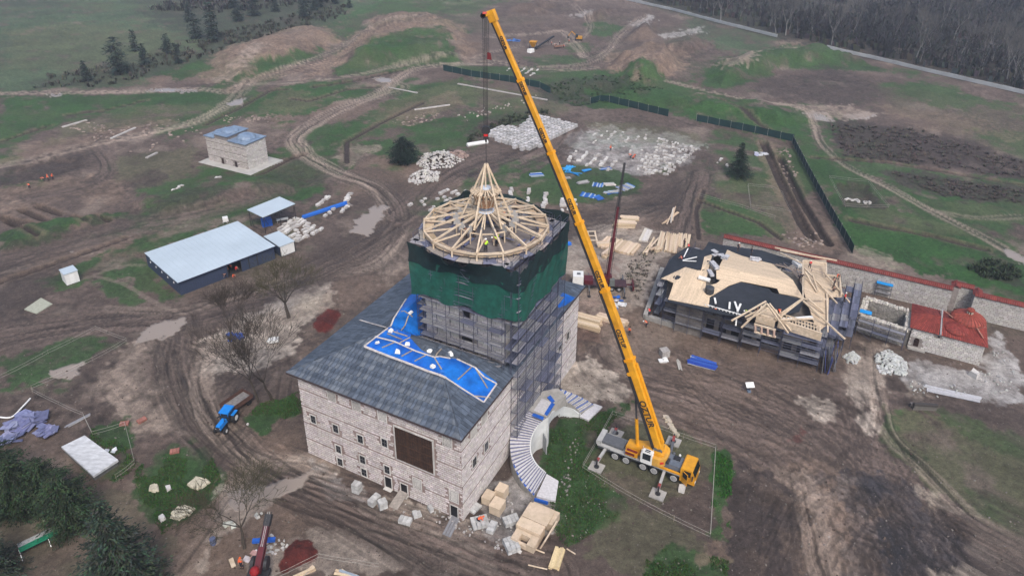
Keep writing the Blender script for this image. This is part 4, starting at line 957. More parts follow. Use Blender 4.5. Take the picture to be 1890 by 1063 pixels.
# ---------------------------------------------------------------- scaffolding builder
def scaffold(root, A, B, n, z0, z1, lift=2.0, width=1.1, bays=None, deckmix=.5, decks=True, z0b=None, rail=True, skip=()):
    """bays between plan points A and B; n: outward unit normal; z0 floor of the outer posts (z0b of the inner)"""
    A = Vector((A[0], A[1], 0)); B = Vector((B[0], B[1], 0)); d = B-A; L = d.length; d.normalize(); n = Vector((n[0], n[1], 0))
    bays = bays or max(1, round(L/2.4)); led = MB(); br = MB(); fz = z0 if callable(z0) else (lambda p: z0)
    for k in range(bays+1):
        p = A+d*(L*k/bays)
        for off in (0, width):
            q = p+n*off; m = MB(); zz = fz(q); m.tube((q.x, q.y, zz), (q.x, q.y, z1+(.9 if rail else 0)+random.uniform(-.2, .4)), .043, n=5, caps=False)
            m.build('pole', STEEL, root)
    zl = z1; lv = []
    zb = min(fz(A), fz(B), fz(A+n*width), fz(B+n*width))
    while zl > zb+.6: lv.append(zl); zl -= lift
    for zi, zz in enumerate(lv):
        for off in (0, width):
            for rz_ in ((0, .5, 1.0) if off else (0,)):
                a = A+n*off; b = B+n*off
                if zz+rz_ <= z1+1.05: led.tube((a.x, a.y, zz+rz_), (b.x, b.y, zz+rz_), .033, n=4, caps=False)
        for k in range(bays+1):
            p = A+d*(L*k/bays); q = p+n*width; led.tube((p.x, p.y, zz), (q.x, q.y, zz), .033, n=4, caps=False)
        for k in range(bays):
            p = A+d*(L*k/bays); q = A+d*(L*(k+1)/bays); c = (p+q)/2+n*width/2
            if fz(c) > zz-.3: continue
            if (k+zi) % 3 == 0: br.tube(tuple((p+n*width).xy)+(zz-lift,), tuple((q+n*width).xy)+(zz,), .024, n=4, caps=False)
            if decks and (k, zi) not in skip and random.random() < .93:
                m = MB(); hue = random.random()
                for s in range(3):
                    m.cur = jit((.115, .125, .175), .3) if hue < deckmix else jit((.21, .21, .225), .25)
                    cc = (p+q)/2+n*(width*(s+.5)/3)
                    m.box((cc.x, cc.y, zz+.03+.004*s), (L/bays-.06, width/3-.03, .05), math.atan2(d.y, d.x))
                m.build('deck_board', WOODT, root)
    if led.v: tag(led.build('ledgers', STEEL, root), kind='stuff')
    if br.v: tag(br.build('braces', STEEL, root), kind='stuff')
# ---------------------------------------------------------------- scaffolding and nets round the tower
random.seed(21)
ts = thing('tower_scaffold', 'tall steel scaffold with board decks and green netting wrapped round the palace tower', 'scaffold', (tc.x, tc.y, 0))
s_ = 6.35
def zr(q):
    i, j = to_ij(q); return roofz(i, j) if (EI0 < i < EI1 and EJ0 < j < EJ1) else 0.0
c4 = lambda a, b: pl(TC[0]+a, TC[1]+b)
scaffold(ts, c4(-s_, -s_), c4(-s_, s_), -pi_, zr, 29.6, 2.0, 1.0, 6, .25)
scaffold(ts, c4(-s_, s_), c4(s_, s_), pj_, zr, 29.6, 2.0, 1.0, 6, .5)
scaffold(ts, c4(s_, -s_), c4(s_, s_), pi_, zr, 29.6, 2.0, 1.0, 6, .4)
scaffold(ts, pl(TC[0]-s_-1, -.12), pl(TC[0]+s_+1, -.12), -pj_, lambda p: 0.0, 29.6, 2.0, .95, 6, .45)
scaffold(ts, pl(TC[0]-s_-1, .95), pl(TC[0]+s_+1, .95), -pj_, lambda p: EZ, 29.6, 2.0, .9, 6, .5)
def nmat(name, col, a):
    m = mat(name, col, .9, .25, 1.2); nt = m.node_tree; b = nt.nodes['Principled BSDF']; b.inputs['Alpha'].default_value = a; return m
NETG = nmat('green_net', (.010, .085, .062), .93); NETD = nmat('dark_green_net', (.006, .022, .024), .96)
hwN = 7.42
netpath = [(-hwN, hwN), (-hwN, 1.2), (-hwN+.25, -.6), (-hwN, -2.2), (-hwN, -hwN+1.0), (-hwN+.1, -8.2), (-hwN+1.1, -8.8), (-hwN+2.6, -8.8), (-2.2, -8.7), (0, -8.8), (hwN, -8.8)]
def net(path, ztop, zbot, m, name, sag=.35, out=0.0, seed=0):
    pts = []
    for (a, b), (c, d) in zip(path, path[1:]):
        L = math.hypot(c-a, d-b); n = max(2, int(L/.45))
        for k in range(n): pts.append((a+(c-a)*k/n, b+(d-b)*k/n, k/n))
    pts.append((*path[-1], 0)); mb = MB(); R_ = 9; rows = []
    for r in range(R_+1):
        f = r/R_; row = []
        for q, (a, b, t) in enumerate(pts):
            s = sag*math.sin(math.pi*t)*(1-f)+.25*(1-f)*math.sin(q*.37+seed)+.28*f*math.sin(q*.5+seed*2)
            ww = out+.09*math.sin(q*1.3+f*5+seed)+.05*math.sin(q*.6)
            rr = math.hypot(a, b); ww += max(0, 9.1-rr)*max(0, 1-f*1.5)*(ztop > 28.5) if rr < 9.1 else 0; z = ztop-s*(1-f)+(zbot-ztop)*f-(.28*f*math.sin(q*.5+seed*2))
            row.append(len(mb.v)); p = c4(a*(1+ww/rr), b*(1+ww/rr)); mb.v.append((p.x, p.y, z))
        rows.append(row)
    for r in range(R_):
        for k in range(len(pts)-1): mb.f.append((rows[r][k], rows[r][k+1], rows[r+1][k+1], rows[r+1][k])); mb.c.append((1, 1, 1))
    mb.build(name, m, ts, smooth=True)
net(netpath, 27.3, 22.0, NETG, 'green_net', .1, .02, 1)
net(netpath, 30.0, 26.6, NETD, 'dark_net', .7, .10, 2)
net([(hwN, -8.8), (hwN, hwN), (2, hwN)], 31.0, 28.2, NETD, 'dark_net', .25, .05, 3)
# grey-blue boards of the top working platform
random.seed(9)
for a0, b0, a1, b1 in ((-6.9, 7.2, -6.9, -6.9), (-6.9, -6.9, 7.2, -6.9), (6.9, -6.9, 6.9, 7.2), (7.2, 6.9, -6.9, 6.9)):
    for k in range(6):
        p = c4(a0+(a1-a0)*(k+.02)/6, b0+(b1-b0)*(k+.02)/6); q = c4(a0+(a1-a0)*(k+.98)/6, b0+(b1-b0)*(k+.98)/6)
        m = MB(); m.cur = jit((.30, .29, .29), .15) if random.random() < .75 else jit((.12, .14, .28), .2)
        m.beam((p.x, p.y, 29.72), (q.x, q.y, 29.72), 1.15, .06); m.build('platform_board', WOODT, ts)
# ---------------------------------------------------------------- the big yellow mobile crane
random.seed(31)
YEL = mat('crane_yellow', (.66, .31, .012), .42, .16, .9, col2=(.56, .25, .012), spec=.5, bump=.004)
GREYM = mat('machine_grey', (.10, .105, .115), .55, .15, 2)
LGREY = mat('light_grey_metal', (.36, .36, .35), .5, .12, 2)
GRILL = mat('dark_metal', (.03, .03, .033), .5, .2, 3)
WCAB = mat('cab_white', (.66, .66, .64), .4, .06, 2)
CO = site(1134.5, 848, 0.0); CA = R(-27.8)
cr = thing('mobile_crane', 'yellow five-axle mobile crane with a long raised telescopic boom lettered OZTUR', 'crane', (CO.x, CO.y, 0))
cl = frame((CO.x, CO.y), CA)      # x to the cab, y to the far side
def cbox(mb, x0, x1, y0, y1, z0, z1, taper=0.0):
    mb.box(cl((x0+x1)/2, (y0+y1)/2, (z0+z1)/2), (x1-x0, y1-y0, z1-z0), CA, taper=taper)
m = MB(); cbox(m, -2.7, 9.2, .35, 2.45, .75, 1.35); m.build('chassis', GREYM, cr)
m = MB(); cbox(m, -2.7, -.8, .05, 2.75, 1.35, 1.6); cbox(m, -.8, 9.0, .0, 2.8, 1.35, 1.5); m.build('deck', LGREY, cr)
m = MB(); cbox(m, -2.6, .9, .5, 2.3, 1.6, 1.95); m.build('rear_deck_box', GREYM, cr)
m = MB(); cbox(m, -2.9, -2.2, .15, 2.65, 1.45, 2.15); m.build('rear_bumper_box', LGREY, cr)
m = MB(); cbox(m, 4.0, 9.0, -.03, .25, 1.5, 1.72); cbox(m, 4.0, 9.0, 2.55, 2.83, 1.5, 1.72); m.build('side_fairing', YEL, cr)
m = MB(); cbox(m, 6.6, 8.9, .45, 2.4, 1.5, 2.35); m.build('engine_cover', mat('engine_grey', (.12, .14, .17), .5, .15, 2), cr)
m = MB(); cbox(m, 6.9, 7.3, .3, 1.2, 2.35, 2.6); cbox(m, 7.6, 8.5, 1.5, 2.2, 2.35, 2.55); m.build('engine_vent', GRILL, cr)
for k in range(3):
    m = MB(); m.tube(cl(6.6+k*.8, 2.55, 1.6), cl(6.6+k*.8, 2.55, 2.5), .16, n=8); m.build('filter_drum', WCAB if k % 2 == 0 else GREYM, cr)
WX = [0, 1.6, 4.0, 5.55, 8.25]
for x in WX:
    for y in (.16, 2.64):
        m = MB(); m.tube(cl(x, y-.2, .64), cl(x, y+.2, .64), .64, n=20); w = m.build('wheel', BLACKM, cr)
        s = -1 if y < 1 else 1
        m = MB(); m.tube(cl(x, y+s*.19, .64), cl(x, y+s*.23, .64), .40, n=16); m.tube(cl(x, y+s*.22, .64), cl(x, y+s*.30, .64), .14, n=10); m.build('rim', mat('wheel_rim', (.28, .28, .28), .4, .1, 3), w)
        m = MB()
        for k in range(16):
            a = 2*math.pi*k/16; b = 2*math.pi*(k+1)/16
            m.beam(cl(x+.43*math.cos(a), y+s*.215, .64+.43*math.sin(a)), cl(x+.43*math.cos(b), y+s*.215, .64+.43*math.sin(b)), .035)
        m.build('rim_ring', WCAB, w)
for x in (0, 1.6, 4.0, 5.55, 8.25):
    m = MB(); cbox(m, x-.75, x+.75, -.03, .3, 1.28, 1.36); m.build('mudguard', GREYM, cr)
# carrier cab
m = MB()
def hull(m, rows):
    """rows: list of (x, y0, y1, z0, z1) cross sections along x"""
    n = len(rows); vs = []
    for x, y0, y1, z0, z1 in rows: vs += [cl(x, y0, z0), cl(x, y1, z0), cl(x, y1, z1), cl(x, y0, z1)]
    fs = [(0, 1, 2, 3), tuple(4*(n-1)+k for k in (3, 2, 1, 0))]
    for k in range(n-1):
        for q in range(4): fs.append((4*k+q, 4*k+4+q, 4*k+4+(q+1) % 4, 4*k+(q+1) % 4))
    m.add(vs, fs)
hull(m, [(9.0, .02, 2.78, .7, 2.75), (9.15, .0, 2.8, .65, 2.85), (10.55, .0, 2.8, .6, 2.85), (10.95, .05, 2.75, .55, 1.75), (11.0, .1, 2.7, .55, 1.2)]); cab = m.build('carrier_cab', YEL, cr)
m = MB(); m.add([cl(10.6, .1, 2.72), cl(10.6, 2.7, 2.72), cl(10.97, 2.65, 1.8), cl(10.97, .15, 1.8)], [(0, 1, 2, 3), (3, 2, 1, 0)]); m.build('windscreen', GLASS, cab)
m = MB(); cbox(m, 9.45, 10.4, -.03, .02, 1.75, 2.6); m.build('side_window', GLASS, cab)
# the near door stands open
m = MB(); m.beam(cl(9.3, -.02, 1.6), cl(10.15, -.55, 1.6), .06, 1.9); d = m.build('door', YEL, cab)
m = MB(); m.beam(cl(9.42, -.13, 2.05), cl(10.05, -.53, 2.05), .08, .8); m.build('door_window', GLASS, d)
for y in (-.1, 2.9):
    m = MB(); m.beam(cl(10.7, y, 2.2), cl(10.7, y+(-.2 if y < 0 else .2), 1.6), .12, .3); m.build('mirror', GRILL, cab)
for y in (.35, 2.4):
    m = MB(); m.box(cl(11.0, y, .95), (.08, .35, .2), CA); m.build('headlight', WCAB, cab)
# superstructure
m = MB(); m.tube(cl(4.6, 1.4, 1.5), cl(4.6, 1.4, 1.9), 1.15, n=24); m.build('turntable', GREYM, cr)
up = MB()
hull(up, [(1.2, .6, 2.2, 1.95, 2.5), (3.2, .45, 2.35, 1.9, 2.9), (4.2, .35, 2.45, 1.9, 3.3), (6.0, .35, 2.45, 1.9, 3.4), (6.5, .6, 2.2, 2.0, 3.2)]); sup = up.build('superstructure', YEL, cr)
m = MB(); hull(m, [(5.1, -.25, 3.05, 1.75, 2.9), (6.0, -.25, 3.05, 1.75, 3.0), (6.7, .2, 2.6, 1.8, 3.0), (6.95, .7, 2.1, 1.85, 2.95)]); m.build('counterweight', mat('counterweight_yellow', (.70, .33, .015), .5, .15, 1, col2=(.5, .28, .06)), sup)
m = MB(); m.box(cl(6.45, .02, 2.4), (.5, .12, .3), CA+R(40)); m.build('red_emblem', mat('red_paint', (.5, .02, .02), .5), sup)
m = MB(); cbox(m, 1.4, 3.1, -.1, .5, 1.75, 2.45); m.build('tool_box', YEL, sup)
m = MB(); cbox(m, 1.4, 2.7, -.13, -.1, 1.9, 2.3); cbox(m, 1.5, 3.0, .0, .4, 2.45, 2.5); m.build('dark_red_hatch', mat('dark_red', (.12, .012, .015), .5), sup)
# operator's cab
oc_ = MB(); hull(oc_, [(3.6, -.35, .42, 1.75, 3.3), (3.8, -.38, .42, 1.7, 3.55), (5.1, -.38, .42, 1.7, 3.55), (5.2, -.36, .42, 1.75, 3.4)]); ocb = oc_.build('operator_cab', WCAB, cr)
m = MB(); cbox(m, 3.9, 5.0, -.42, -.37, 2.4, 3.4); cbox(m, 4.1, 4.8, -.2, .25, 3.55, 3.6); m.build('cab_window', GLASS, ocb)
m = MB(); m.beam(cl(3.55, 0, 3.2), cl(3.58, 0, 2.1), .7, .04); m.build('windscreen', GLASS, ocb)
for x in (3.7, 5.1):
    for y in (-.33, .37): m = MB(); m.tube(cl(x, y, 3.55), cl(x, y, 3.9), .03, n=5); m.build('railing_post', WCAB, ocb)
m = MB(); m.tube(cl(3.7, -.33, 3.9), cl(5.1, -.33, 3.9), .03, n=5); m.build('railing', WCAB, ocb)
for x in (2.2, 2.8): 
    m = MB(); m.tube(cl(x+3, 2.0, 3.4), cl(x+3, .8, 3.4), .35, n=12); m.build('winch_drum', GREYM, sup)
# outriggers and their pads
for (x, yin, px, py, nearside) in ((-1.5, .2, 1101, 862, 1), (6.9, .2, 1214, 912, 1), (-1.5, 2.6, 1137, 800, 0), (6.9, 2.6, 1243, 815, 0)):
    g = site(px, py, .12); a = cl(x, yin, 1.05)
    m = MB(); m.beam(a, (g.x, g.y, 1.05), .34, .38); o = m.build('outrigger_beam', LGREY if nearside else GREYM, cr)
    m = MB(); m.tube((g.x, g.y, .25), (g.x, g.y, 1.5), .11, n=10); m.tube((g.x, g.y, .2), (g.x, g.y, .3), .35, n=14); m.build('jack', GRILL, o)
    m = MB(); m.beam(((a.x+g.x*3)/4, (a.y+g.y*3)/4, 1.27), (g.x, g.y, 1.27), .36, .05); m.build('red_stripe', mat('faded_red', (.24, .05, .045)), o)
    pd = MB(); pd.box((g.x, g.y, .1), (1.9, 1.7, .2), CA); single(pd, 'outrigger_pad', CONC, {(-1.5, 1): 'square grey pad under the crane outrigger nearest the curved stair', (6.9, 1): 'square grey pad under the crane outrigger near the yellow cab, at lower right', (-1.5, 0): 'square grey pad under the far rear outrigger of the yellow crane', (6.9, 0): 'square grey pad under the far front outrigger of the yellow crane'}[(x, nearside)], 'outrigger pad', group='pads under the crane outriggers')
# boom: five telescopic sections, slightly bowed
FT = cl(5.75, 1.4, 3.1); TIP = Vector((tc.x+.85, tc.y+.1, 58.3))
ax = (TIP-FT).normalized(); hz = Vector((-math.sin(CA), math.cos(CA), 0)); hz = -(hz-ax*hz.dot(ax)).normalized()   # towards the camera side
tp_ = ax.cross(hz).normalized()
if tp_.x < 0: tp_ = -tp_
def bpnt(t): return FT.lerp(TIP, t)+tp_*(4*t*(1-t)*1.0)
cuts = [0, .235, .40, .555, .71, .865, 1.0]; wid = [1.12, .98, .86, .76, .67, .58]
boom = None
for k in range(6):
    t0, t1 = cuts[k], cuts[k+1]; w = wid[k]; m = MB(); n = 4
    for q in range(n):
        a = bpnt(t0+(t1-t0)*q/n); b = bpnt(t0+(t1-t0)*(q+1)/n); u = tp_*(w*.5); h = hz*(w*.42)
        sec = [(-1, -.8), (-.75, -1), (.75, -1), (1, -.75), (1, .75), (.75, 1), (-.75, 1), (-1, .8)]
        vs = [a+u*x+h*y for x, y in sec]+[b+u*x+h*y for x, y in sec]
        fs = [(i, (i+1) % 8, 8+(i+1) % 8, 8+i) for i in range(8)]
        if q == 0: fs.append(tuple(range(8))[::-1])
        if q == n-1: fs.append(tuple(range(8, 16)))
        m.add(vs, fs)
    sct = m.build('boom_section', YEL, cr)
    m = MB(); a = bpnt(t1); b = bpnt(t1-.006)
    m.beam(b, a, w*1.12, w*1.0, up=tuple(hz)); m.build('collar', mat('collar_orange', (.70, .30, .01), .4), sct)
    # black strip added along the left edge for the boom's shaded underside
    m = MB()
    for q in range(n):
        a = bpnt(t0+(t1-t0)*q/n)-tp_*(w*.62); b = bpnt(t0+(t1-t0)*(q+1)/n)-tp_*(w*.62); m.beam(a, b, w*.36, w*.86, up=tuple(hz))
    m.build('underside_shade_strip', GRILL, sct)
    # lettering
    LT = {0: [(.10, 1.05)], 1: [(.285, .72)], 2: [(.425, .62)], 3: [(.59, .55)], 4: [(.745, .50)], 5: [(.845, .45), (.94, .42)]}[k]
    for tt, size in LT:
        cu = bpy.data.curves.new('lettering', 'FONT'); cu.body = 'OZTUR'; cu.size = size*1.15; cu.extrude = .012; cu.align_x = 'CENTER'; cu.align_y = 'CENTER'; cu.space_character = 1.02; cu.offset = .03
        tmp = bpy.data.objects.new('tmp', cu); COL.objects.link(tmp); dg = bpy.context.evaluated_depsgraph_get()
        me = bpy.data.meshes.new_from_object(tmp.evaluated_get(dg)); bpy.data.objects.remove(tmp)
        me.materials.append(GRILL); o = bpy.data.objects.new('lettering', me); COL.objects.link(o); o.parent = sct
        ww = wid[[i for i in range(6) if cuts[i] <= tt <= cuts[i+1]][0]]
        c = bpnt(tt)+hz*(ww*.43+.015)
        X = -ax; Z = hz; Y = Z.cross(X).normalized()
        M = Matrix((X, Y, Z)).transposed().to_4x4(); M.translation = c-Vector(cr.location); o.matrix_local = M
# base boom fittings
m = MB(); m.beam(bpnt(.035)+hz*.2-tp_*.55, bpnt(.15)-tp_*.62, .18, .3); m.build('boom_bracket', YEL, cr)
m = MB(); a = cl(2.6, 1.4, 2.5); b = bpnt(.155)-tp_*.75; mid = a.lerp(b, .5)
m.tube(a, mid, .24, n=12); m.build('lift_cylinder', YEL, cr); m = MB(); m.tube(mid, b, .14, n=10); m.build('lift_piston', mat('black_piston', (.05, .05, .055), .3), cr)
m = MB(); m.tube(bpnt(.20)-tp_*.62+hz*.5, bpnt(.20)-tp_*.62-hz*.5, .3, n=12); m.build('boom_pin', YEL, cr)
m = MB(); m.beam(bpnt(.02)+tp_*.75, bpnt(.22)+tp_*.68, .5, .26); m.build('hydraulic_tray', mat('collar_orange', (.7, .3, .01)), cr)
# boom head and sheaves
hd = TIP; side = Vector((-1, 0, 0))
m = MB(); m.beam(hd-ax*1.0, hd+ax*.35, .95, .7, up=tuple(hz)); m.beam(hd+Vector((.2, 0, .2)), hd+Vector((-1.15, 0, -.3)), .6, .45); head = m.build('boom_head', YEL, cr)
for q in (-.95, .15):
    m = MB(); c = hd+Vector((q, 0, -.25)); m.tube(c+Vector((0, -.3, 0)), c+Vector((0, .3, 0)), .33, n=14); m.build('sheave', GRILL, head)
m = MB(); m.box(hd+Vector((-.75, -.33, .1)), (.5, .06, .25)); m.build('warning_plate', mat('red_white', (.55, .1, .08)), head)
# hoist rope and hook block
HK = Vector((tc.x+.1, tc.y, 43.6))
for dx in (-.42, -.12, .16, .4):
    m = MB(); m.tube(hd+Vector((-.75+dx*.6, 0, -.3)), (HK.x+dx*.55, HK.y, HK.z+.5), .035, n=5); m.build('hoist_rope', GRILL, cr)
m = MB(); m.tube((HK.x, HK.y-.28, HK.z+.3), (HK.x, HK.y+.28, HK.z+.3), .55, n=16); m.box((HK.x, HK.y, HK.z-.35), (.7, .5, .9), taper=.3); m.tube((HK.x, HK.y, HK.z-.8), (HK.x, HK.y, HK.z-1.3), .12, n=8); hkb = m.build('hook_block', GRILL, cr)
m = MB(); m.box((HK.x, HK.y-.27, HK.z-.3), (.5, .05, .3)); m.build('red_plate', mat('red_paint', (.5, .02, .02)), hkb)
m = MB(); m.tube((HK.x, HK.y, HK.z-1.3), (APX.x, APX.y, APX.z), .04, n=5); m.build('sling', GRILL, cr)
# fly winch / small ball hook near the head
m = MB(); m.tube(hd+Vector((-.3, -.2, -.3)), hd+Vector((-.3, -.2, -4.8)), .03, n=4); m.build('auxiliary_rope', GRILL, cr)
m = MB(); m.rock(hd+Vector((-.3, -.2, -5.0)), .4, 1); m.build('auxiliary_hook', mat('dark_red', (.2, .03, .03)), cr)

# ---------------------------------------------------------------- lorry with loading crane behind the palace
def lorry(px, py, ang, label, boom_to=None, full=True):
    g = site(px, py, 0); t = thing('crane_lorry', label, 'crane truck', (g.x, g.y, 0)); f = frame((g.x, g.y), ang)
    DR = mat('dark_red_metal', (.085, .012, .018), .45, .2, 2); 
    def bx(n, x0, x1, y0, y1, z0, z1, mm, tp=0.0, par=None):
        m = MB(); m.box(f((x0+x1)/2, (y0+y1)/2, (z0+z1)/2), (x1-x0, y1-y0, z1-z0), ang, taper=tp); return m.build(n, mm, par or t)
    bx('chassis', -5.2, 4.8, -.6, .6, .7, 1.05, GRILL)
    cb = bx('cab', 3.0, 5.1, -1.2, 1.2, .7, 2.9, WCAB, .05)
    bx('windscreen', 5.0, 5.08, -1.0, 1.0, 1.7, 2.6, GLASS, par=cb); bx('roof_hatch', 3.6, 4.3, -.35, .35, 2.9, 2.96, GREYM, par=cb)
    bx('side_window', 3.6, 4.5, -1.22, -1.16, 1.8, 2.5, GLASS, par=cb)
    bx('flatbed', -5.2, 2.7, -1.2, 1.2, 1.1, 1.3, mat('flatbed_dark', (.06, .03, .035), .6, .3, 2))
    bx('white_rail', -5.0, 1.0, -1.24, -1.2, 1.1, 1.24, WHITEM)
    bx('front_machinery', 1.2, 2.9, -1.0, 1.0, 1.3, 2.1, DR)
    bx('rear_bumper', -6.4, -5.2, -.12, .12, .9, 1.1, DR); bx('rear_bumper_bar', -6.6, -6.3, -1.3, 1.5, .6, 1.5, DR)
    for x in (3.9, -2.4, -3.8):
        for y in (-1.05, 1.05):
            m = MB(); m.tube(f(x, y-.18, .52), f(x, y+.18, .52), .52, n=16); w = m.build('wheel', BLACKM, t); s = -1 if y < 0 else 1
            m = MB(); m.tube(f(x, y+s*.17, .52), f(x, y+s*.2, .52), .28, n=12); m.build('rim', mat('wheel_rim', (.28, .28, .28)), w)
    for x in (1.9, -4.7):
        for y in (-1, 1):
            m = MB(); m.beam(f(x, y*1.1, 1.0), f(x, y*3.3, 1.0), .22, .25); o = m.build('outrigger_beam', GREYM, t)
            m = MB(); m.tube(f(x, y*3.3, .08), f(x, y*3.3, 1.2), .08, n=8); m.tube(f(x, y*3.3, .02), f(x, y*3.3, .12), .35, n=10); m.build('jack', GRILL, o)
    m = MB(); m.tube(f(-1.6, 0, 1.3), f(-1.6, 0, 2.4), .75, .55, n=14); m.box(f(-1.6, 0, 2.6), (1.7, 1.3, .9), ang, taper=.2); m.build('slewing_column', DR, t)
    bx('engine_box', -2.9, -1.9, .4, 1.4, 1.3, 2.6, mat('olive_grey', (.12, .13, .12), .5), .1)
    return t, f, DR
t2, f2, DR = lorry(1105, 531, R(176), 'white-cabbed lorry with a tall dark red lattice-thin boom beside the palace')
B0 = f2(-1.6, 0, 3.0); B1 = Vector(site(1131, 380, 18.0)); B1 = B0+Vector((1.9, 2.5, 22.0))
for k, (a, b, w, mm) in enumerate(((0, .34, .55, DR), (.3, .62, .42, DR), (.6, .85, .32, GRILL), (.84, 1.0, .2, GRILL))):
    m = MB(); m.beam(B0.lerp(B1, a), B0.lerp(B1, b), w, w); s = m.build('boom_section', mm, t2)
    for q in (-1, 1):
        m = MB(); o = Vector((q*w*.9, 0, 0)); m.tube(B0.lerp(B1, a)+o, B0.lerp(B1, b)+o, .05, n=6); m.build('hydraulic_line', GRILL, s)
m = MB(); m.beam(f2(-1.6, 0, 2.4)+Vector((0, -.6, 0)), B0.lerp(B1, .22)+Vector((0, -.3, 0)), .3, .3); m.build('lift_cylinder', DR, t2)
# ---------------------------------------------------------------- timber-roofed building under construction
random.seed(41)
TH = R(-27.0); N2 = (49.108, 96.15)
u2 = Vector((-math.cos(TH), -math.sin(TH), 0)); v2 = Vector((-math.sin(TH), math.cos(TH), 0))
def h2(u, v, z=0.0): return Vector((N2[0]+u*u2.x+v*v2.x, N2[1]+u*u2.y+v*v2.y, z))
hb = thing('timber_roofed_building', 'wide building under construction with pale sheathed timber roof and black felt patches', 'building', (*h2(12, 9)[:2], 0))
def hprism(mb, q, z0, z1):
    p = [h2(*a) for a in q]; p = [(a.x, a.y) for a in p]
    ar = sum(p[i][0]*p[(i+1) % len(p)][1]-p[(i+1) % len(p)][0]*p[i][1] for i in range(len(p)))
    mb.prism(p if ar > 0 else p[::-1], z0, z1)
BW = mat('block_wall', (.20, .185, .17), .9, .25, 1.2, col2=(.13, .115, .105))
mb = MB(); hprism(mb, [(1.5, 2), (23, 2), (23, 18), (1.5, 18)], -.3, 6.3); hprism(mb, [(18.5, -.5), (23.3, -.5), (23.3, 2.02), (18.5, 2.02)], -.3, 6.28); hprism(mb, [(22.98, 4.5), (26.5, 4.5), (26.5, 10), (22.98, 10)], -.3, 6.26); mb.build('wall', BW, hb)
for k in range(9):
    for zz in (1.6, 4.6):
        m = MB(); c = h2(2.6+k*2.15, 1.97, zz); m.box(c, (1.3, .12, 1.9), TH); m.build('window_opening', DARK, hb)
for k in range(5):
    for zz in (1.6, 4.6):
        m = MB(); c = h2(1.47, 4+k*2.8, zz); m.box(c, (.12, 1.3, 1.9), TH); m.build('window_opening', DARK, hb)
RZ2 = 7.0
def r2z(u, v):
    z = RZ2+.22*max(0, min(v-0, 19-v, u+1.5, 29-u)); return min(z, 9.0)
def on2(px, py, lift=0.0):
    z = 8.0
    for _ in range(25):
        P = site(px, py, z); q = Vector((P.x-N2[0], P.y-N2[1], 0)); u, v = q.dot(u2), q.dot(v2); z = .5*z+.5*(r2z(u, v)+lift)
    return u, v
def roofpatch(name, px, m, lift, th=.06, tones=None, along='u'):
    P = [on2(*q) for q in px]; o = sheet(name, P, lambda u, v, l: h2(u, v, r2z(u, v)+l), m, hb, lift, .1, *((3.2, .24) if along == 'u' else (.24, 3.2)) if tones else (1.2, 1.2), tones=tones)
    if tones: tag(o, kind='stuff')
    return o
FELT = mat('black_felt', (.020, .024, .031), .75, .2, 1.0, col2=(.027, .031, .040), bump=.02)
roofpatch('roofing_felt', [(1218, 513), (1236, 478), (1270, 455), (1297, 462), (1308, 446), (1330, 452), (1405, 462), (1470, 482), (1455, 492), (1400, 500), (1320, 470), (1290, 560), (1309, 567), (1300, 552), (1365, 520), (1420, 533), (1425, 540), (1484, 555), (1475, 575), (1405, 590), (1330, 580), (1232, 556), (1243, 523)], FELT, .02)
BT = (.60, .47, .335)
roofpatch('left_sheathing', [(1220, 515), (1265, 494), (1287, 500), (1294, 500), (1300, 475), (1315, 470), (1303, 520), (1302, 535), (1310, 547), (1308, 568), (1233, 553), (1243, 523)], WOODT, .12, tones=BT, along='v')
roofpatch('middle_sheathing', [(1322, 492), (1328, 492), (1342, 462), (1372, 474), (1425, 488), (1460, 515), (1484, 553), (1438, 542), (1434, 533), (1368, 520), (1345, 528), (1305, 552), (1302, 530), (1322, 524), (1330, 518), (1322, 515)], WOODT, .12, tones=BT, along='u')
roofpatch('front_sheathing', [(1402, 575), (1404, 565), (1450, 577), (1440, 592), (1408, 590)], WOODT, .14, tones=BT, along='u')
roofpatch('platform_sheathing', [(1482, 480), (1525, 480), (1527, 508), (1550, 512), (1556, 548), (1530, 548), (1528, 600), (1510, 612), (1500, 590), (1490, 560), (1484, 540)], WOODT, .05, tones=(.50, .39, .28), along='u')
# dark battens on the bare strip
for k in range(9):
    a = on2(1424+k*4.6, 488+k*.4); b = on2(1446+k*5, 503+k*6)
    a = on2(1425+k*6.8, 489-k*.6 if k < 4 else 488+k*1.2); b = on2(1483, 503+k*5.6)
    m = MB(); m.beam(h2(*a, r2z(*a)+.16), h2(*b, r2z(*b)+.16), .1, .12); m.build('rafter', mat('grey_rafter', (.34, .27, .22), .8), hb)
